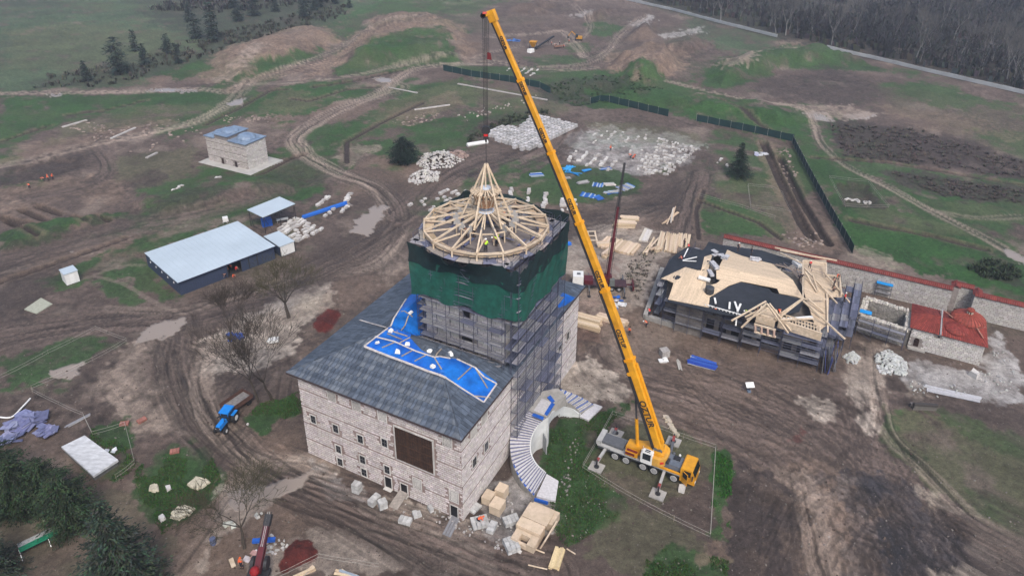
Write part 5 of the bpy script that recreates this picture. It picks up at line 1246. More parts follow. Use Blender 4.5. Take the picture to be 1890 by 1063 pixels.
# exposed frame at the right: beams given by survey points and heights
def hbeam(a, za, b, zb, w=.28, h=None, name='beam', mm=None):
    m = MB(); A = site(*a, za); B = site(*b, zb); m.beam(A, B, w, h or w); return m.build(name, mm or TIMBER, hb)
for a, za, b, zb in (((1482, 555), 10.2, (1560, 626), 6.4), ((1480, 552), 10.2, (1422, 592), 7.2), ((1484, 550), 10.2, (1425, 597), 7.0), ((1415, 560), 9.6, (1368, 605), 6.6), ((1414, 556), 9.6, (1350, 592), 7.4),
                     ((1415, 560), 9.6, (1455, 615), 6.6), ((1420, 560), 9.6, (1460, 611), 6.6), ((1482, 550), 10.2, (1482, 482), 9.2), ((1482, 482), 8.6, (1525, 486), 8.4), ((1525, 486), 8.4, (1525, 505), 8.2),
                     ((1485, 495), 9.2, (1545, 560), 7.4), ((1500, 508), 9.0, (1510, 538), 8.0), ((1486, 502), 9.2, (1508, 540), 8.0), ((1523, 505), 8.2, (1568, 558), 7.0), ((1527, 507), 7.9, (1550, 511), 7.7), ((1550, 511), 7.7, (1553, 545), 7.6), ((1440, 462), 8.0, (1545, 481), 8.0), ((1440, 467), 8.0, (1480, 486), 8.2), ((1430, 457), 7.9, (1500, 473), 8.1), ((1526, 540), 7.8, (1528, 612), 7.6), ((1484, 552), 9.0, (1524, 552), 8.4), ((1485, 557), 9.0, (1515, 585), 7.8), ((1492, 552), 9.0, (1522, 578), 7.8), ((1440, 590), 8.0, (1502, 588), 8.2), ((1405, 582), 7.6, (1436, 590), 7.5), ((1380, 576), 7.4, (1410, 582), 7.4), ((1375, 585), 7.4, (1415, 566), 8.6), ((1378, 590), 7.2, (1415, 572), 8.4)):
    hbeam(a, za, b, zb, .22)
for a, za, b, zb in (((1445, 590), 7.6, (1500, 585), 7.8),): hbeam(a, za, b, zb, .7, .1, 'white_plank', WHITEM)
# fascia boards and latticed gable
hbeam((1436, 597), 7.0, (1516, 622), 7.0, .16, 1.5, 'fascia_board'); hbeam((1395, 588), 7.0, (1430, 598), 7.0, .16, 1.3, 'fascia_board')
for k in range(12):
    a = (1452+k*5.6, 583+k*1.7); b = (1452+k*5.6, 594+k*1.9); hbeam(a, 7.7, b, 7.5, .14, .14, 'lattice_bar')
for k in range(3): hbeam((1445, 580+k*5.5), 7.8-k*.1, (1512, 600+k*6.5), 7.8-k*.1, .14, .14, 'lattice_rail')
for k in range(4): hbeam((1394+k*11.5, 600+k*3.2), 6.9, (1394+k*11.5, 612+k*3.2), 5.6, .34, .3, 'window_mullion', mat('pinkish_frame', (.44, .31, .25), .8))
hbeam((1392, 598), 6.95, (1432, 609), 6.95, .3, .25, 'lintel'); hbeam((1392, 612), 5.6, (1432, 622), 5.6, .3, .2, 'sill')
# white uprights and posts along the front
for k in range(10): hbeam((1302+k*6.4, 562+k*1.9), 7.3, (1302+k*6.4, 567+k*1.9), 6.7, .16, .16, 'white_joist', WHITEM)
hbeam((1306, 563), 7.3, (1372, 582), 7.3, .14, .14, 'white_rail', WHITEM); hbeam((1361, 572), 7.3, (1358, 601), 5.0, .22, .22, 'white_post', WHITEM)
for a, b in (((1319, 550), (1321, 560)), ((1347, 558), (1346, 570)), ((1356, 557), (1361, 571)), ((1367, 561), (1361, 575))): hbeam(a, 7.6, b, 7.4, .3, .2, 'white_offcut', WHITEM)
m = MB(); p = on2(1309, 541); m.lathe(h2(*p, r2z(*p)), [(.75, 0), (.8, .2), (.8, 1.1), (.65, 1.25), (0, 1.3)], 8); m.build('roof_vent', mat('dark_grey_box', (.05, .052, .058), .6), hb)
# material lying on the roof
def onroof_item(fn, name, label, cat, px, mm, group=None, lift=.16):
    p = on2(*px); c = h2(*p, r2z(*p)+lift); mb = MB(); fn(mb, c); return single(mb, name, mm, label, cat, loc=tuple(c), group=group)
def roll(mb, c, n=5, L=1.2, r=.16, ang=0.6):
    for k in range(n):
        a = ang+random.uniform(-.4, .4); o = Vector((random.uniform(-.6, .6), random.uniform(-.6, .6), r+.12*(k % 3))); d = Vector((math.cos(a), math.sin(a), 0))*L/2
        mb.tube(c+o-d, c+o+d, r, n=8)
WRAP = mat('grey_wrapping', (.42, .42, .44), .6, .25, 3)
onroof_item(lambda m, c: roll(m, c, 5, 1.6, .2, -.3), 'felt_rolls', 'loose bundle of grey rolls on the middle of the timber roof', 'roll bundle', (1394, 482), WRAP)
onroof_item(lambda m, c: [m.box(c+Vector((random.uniform(-1, 1), random.uniform(-1.2, 1.2), .1+.1*k)), (1.2, .8, .16), random.random()*3) for k in range(7)], 'membrane_sheets', 'heap of white and grey wrapped sheets in the dark roof gap', 'sheet pile', (1328, 475), WRAP)
onroof_item(lambda m, c: m.box(c+Vector((0, 0, .25)), (.9, 2.4, .5), .2), 'wrapped_roll', 'white wrapped roll lying in the black roof valley', 'roll', (1318, 493), WRAP)
onroof_item(lambda m, c: m.box(c+Vector((0, 0, .2)), (.7, 1.9, .4), .1), 'wrapped_roll', 'smaller white wrapped roll below the sheet heap in the roof valley', 'roll', (1311, 507), WRAP)
onroof_item(lambda m, c: m.tube(c+Vector((-.9, .5, .3)), c+Vector((.8, -.5, .3)), .38, n=10), 'white_roll', 'white roll beside the dark round roof vent', 'roll', (1300, 519), WCAB)
onroof_item(lambda m, c: [m.box(c+Vector((0, 0, .1+.12*k)), (1.1, 1.8, .1), .3) for k in range(5)], 'white_board_stack', 'stack of white boards on the bare rafters of the roof', 'board stack', (1471, 491), WCAB)
for k, (a, b) in enumerate((((1260, 482), (1286, 476)), ((1260, 483), (1285, 484)), ((1262, 476), (1271, 458)))):
    m = MB(); p = on2(*a); q = on2(*b); m.beam(h2(*p, r2z(*p)+.2), h2(*q, r2z(*q)+.2), .2, .1); single(m, 'white_plank', WHITEM, ['white plank slanting up on the left black felt', 'white plank lying level on the left black felt', 'white plank held by a worker at the roof edge'][k], 'plank')
# low white retaining wall round the yard at the left corner
m = MB(); Q = [site(1190, 586, 0), site(1216, 505, 0), site(1245, 600, 0)]
m.beam(site(1191, 584, .4), site(1222, 497, .4), .8, .9); single(m, 'retaining_wall', CONC, 'low pale concrete wall at the left edge of the timber building', 'wall')
m = MB(); m.beam(site(1191, 584, .4), site(1262, 606, .4), .8, .88); single(m, 'retaining_wall', CONC, 'low pale concrete wall along the left front of the timber building', 'wall')
# scaffolds round it
sc2 = thing('house_scaffold', 'dense steel scaffold with blue and grey decks round the timber building', 'scaffold', (*h2(12, -2)[:2], 0))
scaffold(sc2, h2(25.5, .2), h2(18.6, .2), -v2, 0, 5.6, 1.9, 1.1, 3, .15)
scaffold(sc2, h2(18.4, 0), h2(15.4, 0), -v2, 0, 5.6, 1.9, 1.2, 1, .4)
scaffold(sc2, h2(15.2, .6), h2(12.2, .6), -v2, 0, 5.2, 1.9, 1.4, 1, .8)
scaffold(sc2, h2(11.8, .2), h2(8.8, .2), -v2, 0, 5.0, 1.5, 1.5, 1, .7)
scaffold(sc2, h2(8.8, .8), h2(5.8, .8), -v2, 0, 5.4, 1.5, 1.1, 1, .3)
scaffold(sc2, h2(5.6, .1), h2(-.4, .1), -v2, 0, 5.6, 1.4, 1.3, 2, .75)
for (ua, va, ub, vb, n, z) in ((.4, 0, .4, 17, -u2, 6.2), (-.9, 2, -.9, 18, -u2, 5.6), (-2.2, 5, -2.2, 19, -u2, 5.8)):
    scaffold(sc2, h2(ua, va), h2(ub, vb), n, 0, z, 1.9, 1.25, 7, .62)
scaffold(sc2, h2(26.8, 2), h2(26.8, 12), u2, 0, 6.4, 1.9, 1.0, 4, .2)
scaffold(sc2, h2(24.2, 10.8), h2(24.2, 18), u2, 0, 7.0, 1.9, 1.0, 3, .2)
scaffold(sc2, h2(-1, 17.5), h2(9, 18.2), v2, 0, 6.5, 1.9, 1.0, 4, .5)
scaffold(sc2, h2(-3.4, 8), h2(-3.4, 20), -u2, 0, 6.2, 1.9, 1.2, 5, .75)
# loose planks standing against the right end
for k in range(16):
    m = MB(); m.cur = jit((.14, .15, .17), .4) if k % 3 else jit((.06, .08, .26), .3)
    p = h2(-.9-random.random()*2.2, -1.4+random.random()*7, .2); q = p+Vector((random.uniform(-.6, .6), random.uniform(-.4, .4), random.uniform(2.5, 4.5))); m.beam(p, q, .5, .07, up=tuple(u2)); m.build('leaning_plank', WOODT, sc2)

# ---------------------------------------------------------------- perimeter wall with red tiled coping
random.seed(51)
wA = site(1336, 436, 5.0); wB = site(1760, 533, 5.0); wd = (wB-wA); wd.z = 0; WL = wd.length; wd.normalize(); wn_ = Vector((wd.y, -wd.x, 0))
WH = 4.7
wl = thing('perimeter_wall', 'long pale stone block wall with red tiled coping behind the buildings', 'wall', (wA.x, wA.y, 0))
def wallrun(P0, P1, n, t=1.0):
    P0 = Vector((P0[0], P0[1], 0)); P1 = Vector((P1[0], P1[1], 0)); d = P1-P0; L = d.length; d.normalize()
    m = MB(); q = [P0, P1, P1-n*t, P0-n*t]; q = [(a.x, a.y) for a in q]
    ar = sum(q[i][0]*q[(i+1) % 4][1]-q[(i+1) % 4][0]*q[i][1] for i in range(4)); m.prism(q if ar > 0 else q[::-1], -.4, WH); m.build('wall_core', mat('pale_mortar', (.25, .22, .205), .9, .2, 2), wl)
    m = MB(); stonewall(m, P0, d, n, L, 0, WH, L=.72, h=.27, pitch=.34, base=(.44, .42, .395), bandevery=0); o = m.build('stone_courses', TONE, wl); tag(o, kind='stuff')
    if L < 5: m = MB(); stonewall(m, P1-n*t, -d, -n, L, 0, WH, L=.72, h=.27, pitch=.34, base=(.44, .42, .395), bandevery=0); tag(m.build('stone_courses', TONE, wl), kind='stuff')
    # coping: two slopes of tiles, row by row
    m = MB(); k = 0; s = 0
    while s < L:
        m.cur = jit((.175, .036, .03), .22)
        for sg in (1, -1):
            a = P0+d*(s+.02)+n*(-t/2); b = P0+d*(min(s+.30, L))+n*(-t/2); oa = n*(sg*(t/2+.28))
            m.add([a+oa+Vector((0, 0, WH+.02)), b+oa+Vector((0, 0, WH+.02)), b+Vector((0, 0, WH+.42)), a+Vector((0, 0, WH+.42)), a+oa+Vector((0, 0, WH+.10)), b+oa+Vector((0, 0, WH+.10)), b+Vector((0, 0, WH+.52)), a+Vector((0, 0, WH+.52))], BOXF)
        s += .33
    m.beam(P0-n*(t/2)+Vector((0, 0, WH+.5)), P1-n*(t/2)+Vector((0, 0, WH+.5)), .22, .14)
    o = m.build('tile_coping', RED_TILE, wl); tag(o, kind='stuff')
jog0 = wA+wd*(WL); jog0.z = 0
wallrun(wA, jog0, wn_, 1.0)
j1 = jog0-wn_*2.6; wallrun(jog0-wn_*.0+wd*.01, j1+wd*.01, wd, 1.0) if False else None
wallrun(jog0-wn_*1.02, jog0-wn_*3.2, -wd, 1.0)
j2 = jog0-wn_*3.2+wd*3.4
wallrun(jog0-wn_*2.2+wd*.02, j2+wn_*1.0, wn_, 1.0)
wallrun(j2+wn_*1.0+wd*.02, j2+wn_*3.2+wd*.02, wd*-1, 1.0)
wallrun(j2+wn_*3.3+wd*.02, j2+wn_*3.3+wd*42, wn_, 1.0)
# bulging repaired part of the wall near the bath house
m = MB(); P0 = site(1640, 508, WH)
# small blue-roofed trestle against the wall
def trestle(px, label, w=2.8, h=3.0):
    g = site(*px, 0); t = thing('trestle_shelter', label, 'shelter', (g.x, g.y, 0)); f = frame((g.x, g.y), math.atan2(wd.y, wd.x))
    m = MB(); m.box(f(0, 0, h), (w, 1.2, .12), math.atan2(wd.y, wd.x)); m.build('blue_sheet', mat('bright_blue_sheet', (.01, .25, .62), .45, .1, 2), t)
    for x in (-w/2+.1, w/2-.1):
        for y in (-.5, .5): m = MB(); m.tube(f(x, y, 0), f(x, y, h-.06), .04, n=5); m.build('leg', STEEL, t)
    m = MB()
    for z in (h*.35, h*.7): m.beam(f(-w/2, 0, z), f(w/2, 0, z), .9, .05)
    m.build('shelf', mat('grey_board', (.2, .2, .21)), t)
trestle((1627, 548), 'blue-topped scaffold trestle standing against the long stone wall'); 
# ---------------------------------------------------------------- bath house with red tiled roof and domes
random.seed(61)
HT = R(-28.2); hN = site(1806, 675, 0)                # near right corner on the ground
uh = Vector((-math.cos(HT), -math.sin(HT), 0)); vh = Vector((-math.sin(HT), math.cos(HT), 0))
def hm(u, v, z=0.0): return Vector((hN.x+u*uh.x+v*vh.x, hN.y+u*uh.y+v*vh.y, z))
bath = thing('bath_house', 'small stone bath house with orange-red tiled roof, two domes and a little lantern', 'building', (*hm(5, 4)[:2], 0))
def pr(mb, q, z0, z1, fn=hm):
    p = [(fn(*a).x, fn(*a).y) for a in q]; ar = sum(p[i][0]*p[(i+1) % len(p)][1]-p[(i+1) % len(p)][0]*p[i][1] for i in range(len(p)))
    mb.prism(p if ar > 0 else p[::-1], z0, z1)
UL, VL, HH = 10.6, 7.6, 4.0
m = MB(); pr(m, [(0, 0), (UL, 0), (UL, VL), (0, VL)], -.3, HH); m.build('wall', mat('pale_mortar', (.25, .22, .205), .9, .2, 2), bath)
m = MB(); bt_ = (.52, .50, .47)
stonewall(m, hm(0, 0), uh, -vh, UL, 0, HH, [(8.9, 10.0, .5, 2.1), (6.3, 6.8, 3.2, 3.7)], L=.62, h=.25, pitch=.31, base=bt_, bandevery=0)
stonewall(m, hm(0, 0), vh, -uh, VL, 0, HH, [], L=.62, h=.25, pitch=.31, base=bt_, bandevery=0)
o = m.build('stone_courses', TONE, bath); tag(o, kind='stuff')
m = MB(); q = hm(9.45, -.02, 1.2); m.box(q, (.75, .12, 1.2), HT); m.lathe((q.x, q.y, 1.8), [(.0, 0), (.37, 0)], 10); 
for k in range(8):
    a = math.pi*k/8; b = math.pi*(k+1)/8; c = hm(9.45, -.02, 1.8); d = HT
    m.add([c, c+uh*(.37*math.cos(a))+Vector((0, 0, .37*math.sin(a)))-vh*.05, c+uh*(.37*math.cos(b))+Vector((0, 0, .37*math.sin(b)))-vh*.05], [(0, 1, 2), (2, 1, 0)])
m.build('arched_door', mat('dark_brown_door', (.03, .015, .012), .7), bath)
m = MB(); m.box(hm(6.55, -.03, 3.45), (.3, .1, .3), HT); m.build('vent_opening', DARK, bath)
m = MB(); m.box(hm(9.2, -.3, .15), (2.6, .6, .3), HT); m.build('doorstep', CONC, bath)
def tiled(mb, A, B, C, D, n=None, rowh=.26, lift=.05, base=(.25, .048, .036)):
    """A-B eave line, D-C ridge line: courses of pan tiles, every row its own tone"""
    A, B, C, D = map(Vector, (A, B, C, D)); L = max((B-A).length, (C-D).length); n = n or max(2, int(L/.30)); H = ((D-A).length+(C-B).length)/2; rws = max(1, int(H/.8))
    nn = (B-A).cross(D-A).normalized(); nn = nn if nn.z > 0 else -nn
    for i in range(n):
        for j in range(rws):
            t0, t1 = i/n, (i+.62)/n; s0, s1 = j/rws, (j+1)/rws
            p = lambda t, s: (A.lerp(B, t)).lerp(D.lerp(C, t), s)
            mb.cur = jit(base, .25); q = [p(t0, s0), p(t1, s0), p(t1, s1), p(t0, s1)]
            mb.add([x+nn*.02 for x in q]+[x+nn*(lift+.05) for x in q], BOXF)
    mb.cur = (base[0]*.6, base[1]*.6, base[2]*.6); mb.add([A+nn*.02, B+nn*.02, C+nn*.02, D+nn*.02], [(0, 1, 2, 3), (3, 2, 1, 0)])
e = .35
m = MB(); RT = 5.0
# left hipped part
tiled(m, hm(UL+e, -e, HH), hm(6.6, -e, HH), hm(6.6, 3.8, RT), hm(8.8, 3.8, RT)); tiled(m, hm(UL+e, VL+e, HH), hm(UL+e, -e, HH), hm(8.8, 3.8, RT), hm(8.8, 3.8, RT)); tiled(m, hm(6.6, VL+e, HH), hm(UL+e, VL+e, HH), hm(8.8, 3.8, RT), hm(6.6, 3.8, RT))
# right part: slopes to the two ends
tiled(m, hm(6.3, -e, HH), hm(-e, -e, HH-.1), hm(1.6, 3.9, RT-.1), hm(6.3, 3.9, RT)); tiled(m, hm(-e, -e, HH-.1), hm(-e, VL+e, HH-.1), hm(1.6, 3.9, RT-.1), hm(1.6, 3.9, RT-.1)); tiled(m, hm(-e, VL+e, HH), hm(6.3, VL+e, HH), hm(6.3, 3.9, RT), hm(1.6, 3.9, RT-.1))
rf = m.build('roof', RED_TILE, bath); tag(rf, kind='stuff')
def dome(c, r, h, n=26, base=(.27, .058, .04), name='dome'):
    m = MB(); rows = 5
    for j in range(rows):
        f0, f1 = j/rows, (j+1)/rows; r0, z0 = r*math.cos(f0*1.45), h*math.sin(f0*1.45); r1, z1 = r*math.cos(f1*1.45), h*math.sin(f1*1.45)
        for k in range(n):
            a, b = 2*math.pi*k/n, 2*math.pi*(k+.72)/n; m.cur = jit(base, .25)
            q = [(c[0]+r0*math.cos(a), c[1]+r0*math.sin(a), c[2]+z0), (c[0]+r0*math.cos(b), c[1]+r0*math.sin(b), c[2]+z0), (c[0]+r1*math.cos(b), c[1]+r1*math.sin(b), c[2]+z1), (c[0]+r1*math.cos(a), c[1]+r1*math.sin(a), c[2]+z1)]
            m.add(q+[(x+(x-c[0])*.02, y+(y-c[1])*.02, z+.09) for x, y, z in q], BOXF)
    m.cur = (.18, .045, .03); m.lathe(c, [(r*math.cos(f/8*1.55), h*math.sin(f/8*1.55)) for f in range(9)], n)
    o = m.build(name, RED_TILE, bath); tag(o, kind='stuff'); return o
m = MB(); c = hm(2.6, 5.5, HH+.7); m.lathe(c, [(2.65, 0), (2.65, .3), (2.5, .35)], 8); m.build('dome_drum', mat('drum_stone', (.36, .27, .23), .9), bath)
dome(tuple(hm(2.6, 5.5, HH+.95)), 2.65, 1.15, 30); dome(tuple(hm(4.2, 2.2, HH+.35)), 1.9, .75, 24, (.23, .042, .033))
lt = hm(2.6, 5.5, HH+2.0)
for k in range(8):
    a = 2*math.pi*k/8; m = MB(); m.box((lt.x+.42*math.cos(a), lt.y+.42*math.sin(a), lt.z+.35), (.13, .13, .7), a); m.build('lantern_post', mat('cream_stone', (.5, .45, .36)), bath)
m = MB(); m.lathe(tuple(lt+Vector((0, 0, .02))), [(.3, 0), (.3, .65)], 10); m.build('lantern_opening', DARK, bath)
dome(tuple(lt+Vector((0, 0, .7))), .62, .42, 14, (.27, .06, .04), 'lantern_cap')
m = MB(); m.beam(hm(6.45, -.3, HH+.12), hm(6.45, 6.5, HH+1.1), .22, .3); m.build('chimney_strip', mat('grey_plaster', (.30, .29, .29), .85, .2), bath)
for a, b in (((1.0, 3.4, HH+1.3), (4.9, 4.4, HH+1.2)), ((6.2, 5.6, HH+1.4), (3.8, 3.2, HH+1.1)), ((.4, 1.2, HH+.6), (1.5, 3.4, HH+1.1))):
    m = MB(); m.cur = (.36, .17, .12); m.beam(hm(*a), hm(*b), .16, .14); m.build('ridge_tile', RED_TILE, bath)

# roofless ruin beside it
ru = thing('roofless_ruin', 'roofless rubble-stone ruin with open dark inside between bath house and scaffold', 'ruin', (*hm(15, 3)[:2], 0))
RUB = attrmat('rubble_tone', .9, 3, .2)
def rubblewall(a, b, t, h, par, lab='wall'):
    A = hm(*a, 0); B = hm(*b, 0); d = (B-A); L = d.length; d.normalize(); n = Vector((-d.y, d.x, 0)); m = MB()
    q = [A-n*t/2, B-n*t/2, B+n*t/2, A+n*t/2]; m.cur = (.13, .12, .11); m.prism([(x.x, x.y) for x in q], -.2, h-.15)
    for sg in (-1, 1):
        z = .1
        while z < h-.1:
            s = random.uniform(0, .3)
            while s < L: 
                w = random.uniform(.25, .55); m.cur = jit((.30, .28, .25), .3); p = A+d*(s+w/2)+n*(sg*t/2); m.box((p.x, p.y, z), (w*.92, .14, .22), math.atan2(d.y, d.x)); s += w
            z += .27
    s = 0
    while s < L:
        for k in (-1, 0, 1):
            m.cur = jit((.46, .43, .38), .25); p = A+d*s+n*(k*t*.33); m.rock((p.x, p.y, h-.05+random.uniform(-.08, .12)), .26, .5)
        s += .42
    o = m.build(lab, RUB, par); tag(o, kind='stuff')
for a, b, h in (((11.3, 0.2), (18.6, 1.2), 3.2), ((18.6, 1.2), (18.2, 6.8), 3.4), ((18.2, 6.8), (11.2, 6.0), 3.6), ((11.2, .2), (11.2, 6.0), 3.4)): rubblewall(a, b, .9, h, ru)
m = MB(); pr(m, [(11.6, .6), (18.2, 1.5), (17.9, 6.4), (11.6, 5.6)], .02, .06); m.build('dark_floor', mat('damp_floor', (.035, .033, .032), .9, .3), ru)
rs = thing('ruin_scaffold', 'light steel scaffold standing in front of the roofless ruin', 'scaffold', (*hm(15, -.6)[:2], 0))
scaffold(rs, hm(11.4, -.9), hm(18.8, .0), -vh, 0, 3.0, 1.5, .8, 3, .3)
for (px, lb) in (((1606, 580), 'blue sheet on poles beside the roofless ruin'),):
    g = hm(17.9, 1.8, 3.6); m = MB(); m.box(g, (1.9, 1.1, .1), HT); s = single(m, 'blue_sheet', mat('bright_blue_sheet', (.01, .25, .62)), lb, 'blue sheet')

# ---------------------------------------------------------------- small white stone building on a pale slab, upper left
SA = 1.1019; SO = (-92.7484*.75, 234.4467*.75)
s2w = frame(SO, SA)
sm = thing('small_stone_building', 'small windowless pale stone building with blue-grey domed roof on a slab', 'building', (*s2w(3.5, 7.2)[:2], 0))
sw, sl, sh = 7.0, 14.4, 7.1
def pr2(mb, q, z0, z1): mb.prism([(s2w(*a).x, s2w(*a).y) for a in q], z0, z1)
m = MB(); pr2(m, [(0, 0), (sw, 0), (sw, sl), (0, sl)], 0, sh); pr2(m, [(.02, 6.2), (sw-.02, 6.2), (sw-.02, 10.9), (.02, 10.9)], sh-.01, sh+1.1); m.build('wall', mat('pale_mortar', (.25, .22, .205)), sm)
m = MB(); si = Vector((math.cos(SA), math.sin(SA), 0)); sj = Vector((-math.sin(SA), math.cos(SA), 0))
stonewall(m, s2w(0, 0), sj, -si, sl, 0, sh, [(4.0, 4.9, 0, 1.7), (8.8, 9.6, 0, 1.7)], L=.9, h=.26, pitch=.36, base=(.46, .42, .39), bandevery=6)
stonewall(m, s2w(0, 0), si, -sj, sw, 0, sh, [], L=.9, h=.3, pitch=.34, base=(.50, .47, .44), bandevery=0)
o = m.build('stone_courses', TONE, sm); tag(o, kind='stuff')
BL = mat('blue_grey_lead', (.15, .21, .30), .45, .2, 1, col2=(.19, .25, .33))
m = MB(); e = .3; pr2(m, [(-e, -e), (sw+e, -e), (sw+e, 6.18), (-e, 6.18)], sh, sh+.2); pr2(m, [(-e, 10.95), (sw+e, 10.95), (sw+e, sl+e), (-e, sl+e)], sh, sh+.2); pr2(m, [(-e, 5.9), (sw+e, 5.9), (sw+e, 11.2), (-e, 11.2)], sh+1.1, sh+1.28); m.build('roof', BL, sm)
for (c, r, h, z, n) in (((sw/2, 3.0), 2.6, 1.5, sh+.18, 8), ((sw/2, 12.6), 1.6, .8, sh+.18, 12), ((sw/2, 8.6), 2.3, .9, sh+1.26, 12)):
    p = s2w(*c, z); m = MB(); m.lathe(p, [(r, 0)]+[(r*math.cos(k/6*1.57), h*math.sin(k/6*1.57)+.05) for k in range(7)], n, rz=SA+.39); m.build('dome', BL, sm)
for y in (4.4, 9.2): m = MB(); m.box(s2w(-.03, y, .85), (.1, .7, 1.6), SA); m.build('narrow_door', mat('dark_brown_door', (.03, .015, .012)), sm)
so = frame((-90.7789*.75, 229.9445*.75), SA); m = MB(); p = [so(0, 0), so(11.8, 0), so(11.8, 18.85), so(0, 18.85)]; m.prism([(a.x, a.y) for a in p], -.3, .12); single(m, 'paving_slab', mat('pale_slab', (.37, .36, .335), .85, .12, .6), 'pale flat slab around the foot of the small stone building', 'slab')

# ---------------------------------------------------------------- metal shed, annex, canopy, cabin
DA = .8075; DO = (-83.0549*.75, 154.3369*.75); df = frame(DO, DA)
shed = thing('metal_shed', 'long dark blue-grey metal shed with light flat roof and open doorway', 'shed', (*df(10, 7)[:2], 0))
NAVY = mat('navy_cladding', (.035, .048, .085), .55, .15, 1.5, stretch=(6, 6, .3)); ROOFM = mat('pale_metal_roof', (.40, .47, .52), .5, .05, .15, col2=(.42, .49, .54))
W_, L_ = 19.6, 15.6
def dbx(mb, x0, x1, y0, y1, z0, z1): mb.box(df((x0+x1)/2, (y0+y1)/2, (z0+z1)/2), (x1-x0, y1-y0, z1-z0), DA)
m = MB(); dbx(m, .1, 9.4, .1, .25, -.2, 2.8); dbx(m, 12.2, W_-.1, .1, .25, -.2, 2.8); dbx(m, 9.4, 12.2, .1, .25, 2.55, 2.8); m.build('front_wall', NAVY, shed)
m = MB(); dbx(m, .1, .25, .25, L_-.1, -.2, 2.85); m.build('end_wall', NAVY, shed); m = MB(); dbx(m, W_-.25, W_-.1, .25, L_-.1, -.2, 2.85); m.build('end_wall', NAVY, shed); m = MB(); dbx(m, .25, W_-.25, L_-.25, L_-.1, -.2, 2.85); m.build('back_wall', NAVY, shed)
m = MB(); dbx(m, .3, W_-.3, .3, L_-.3, .0, .05); m.build('floor', mat('shed_floor', (.03, .028, .028), .9), shed)
m = MB(); dbx(m, -.15, W_+.15, -.2, L_-3.0, 2.85, 3.02); dbx(m, .05, W_+.15, L_-3.0, L_+.1, 2.86, 3.0); rf = m.build('roof', ROOFM, shed)
for k in range(20):
    m = MB(); x = .4+k*.99; dbx(m, x-.03, x+.03, -.15, L_-.1, 3.02, 3.045); m.build('roof_seam', ROOFM, rf)
m = MB(); dbx(m, -.18, W_+.18, -.26, -.2, 2.8, 3.0); m.build('fascia', mat('navy_trim', (.02, .025, .05), .5), shed)
for x in (9.4, 12.2, 13.9): m = MB(); dbx(m, x-.05, x+.05, .02, .12, -.1, 2.8); m.build('post', GRILL, shed)
for k in range(5): m = MB(); dbx(m, .04, .1, 2.5+k*2.7, 2.75+k*2.7, 1.6, 1.95); m.build('small_window', WHITEM, shed)
m = MB(); dbx(m, 15.6+.0, 15.75, .02, .1, -.1, 2.8); m.build('downpipe', GRILL, shed)
an = thing('annex_cabin', 'small white flat-roofed cabin at the right end of the metal shed', 'cabin', (*site(520, 474)[:2], 0))
ac = site(519, 475, 0); af = frame((ac.x, ac.y), DA); 
def abx(fr, a, mb, x0, x1, y0, y1, z0, z1): mb.box(fr((x0+x1)/2, (y0+y1)/2, (z0+z1)/2), (x1-x0, y1-y0, z1-z0), a)
m = MB(); abx(af, DA, m, 0, 3.3, 0, 6.2, 0, 2.4); m.build('wall', WCAB, an); m = MB(); abx(af, DA, m, -.1, 3.4, -.1, 6.3, 2.4, 2.55); m.build('roof', ROOFM, an)
for x in (0, 3.3): m = MB(); abx(af, DA, m, x-.07, x+.07, -.05, .05, 0, 2.4); m.build('corner_post', GRILL, an)
m = MB(); abx(af, DA, m, 0, 3.3, -.04, .02, 0, .12); m.build('sill', GRILL, an); m = MB(); abx(af, DA, m, -.04, 0, .1, 6.1, .1, 2.3); m.build('side_panel', NAVY, an)
cn = thing('open_canopy', 'open steel-legged canopy with light flat roof behind the metal shed', 'canopy', (*site(505, 410)[:2], 0))
P4 = [site(485, 402, 4.0), site(545, 377, 4.0), site(516, 364, 4.0), site(456, 388, 4.0)]
m = MB(); m.prism([(p.x, p.y) for p in P4], 4.0, 4.14); m.build('roof', ROOFM, cn)
cc_ = sum(P4, Vector())/4
for i in range(4):
    a = P4[i].lerp(cc_, .06); b = P4[(i+1) % 4].lerp(cc_, .06)
    for t in ((0, .5) if i % 2 == 0 else (0,)):
        p = a.lerp(b, t); m = MB(); m.tube((p.x, p.y, -.1), (p.x, p.y, 4.0), .07, n=6); m.build('leg', GRILL, cn)
    q = a.lerp(b, .22); m = MB(); m.beam((q.x, q.y, 0), (a.x, a.y, 3.9), .07); m.build('brace', GRILL, cn); m = MB(); m.beam((a.x, a.y, .3), (b.x, b.y, .3), .05) if i == 3 else m.beam((a.x, a.y, 3.85), (b.x, b.y, 3.85), .12); m.build('rail', GRILL, cn)
m = MB(); p = cc_; m.box((p.x-1.2, p.y-1.0, .8), (2.2, 1.6, 1.6), .5); single(m, 'machine_under_canopy', BLUEP, 'blue machine standing under the open canopy', 'machine')
m = MB(); p = cc_+Vector((1.8, .6, 0)); m.box((p.x, p.y, .75), (2.6, 1.0, .12), .4)
for a in (-1, 1): m.box((p.x+a*1.0, p.y+a*.4, .38), (.12, .7, .7), .4)
single(m, 'work_table', LGREY, 'grey work table under the open canopy', 'table')
cb_ = thing('portable_cabin', 'white upright portable cabin beside a muddy footpath', 'cabin', (*site(134, 524)[:2], 0)); g = site(137, 524, 0); cf = frame((g.x, g.y), DA)
m = MB(); abx(cf, DA, m, -1.2, 1.1, 0, 2.6, .15, 2.5); m.build('wall', WCAB, cb_); m = MB(); abx(cf, DA, m, -1.3, 1.2, -.1, 2.7, 2.5, 2.6); m.build('roof', ROOFM, cb_); m = MB(); abx(cf, DA, m, -.4, .4, -.05, 0, .2, 2.1); m.build('door', WHITEM, cb_); m = MB(); abx(cf, DA, m, -1.1, 1.0, .1, 2.5, 0, .15); m.build('base', GRILL, cb_)
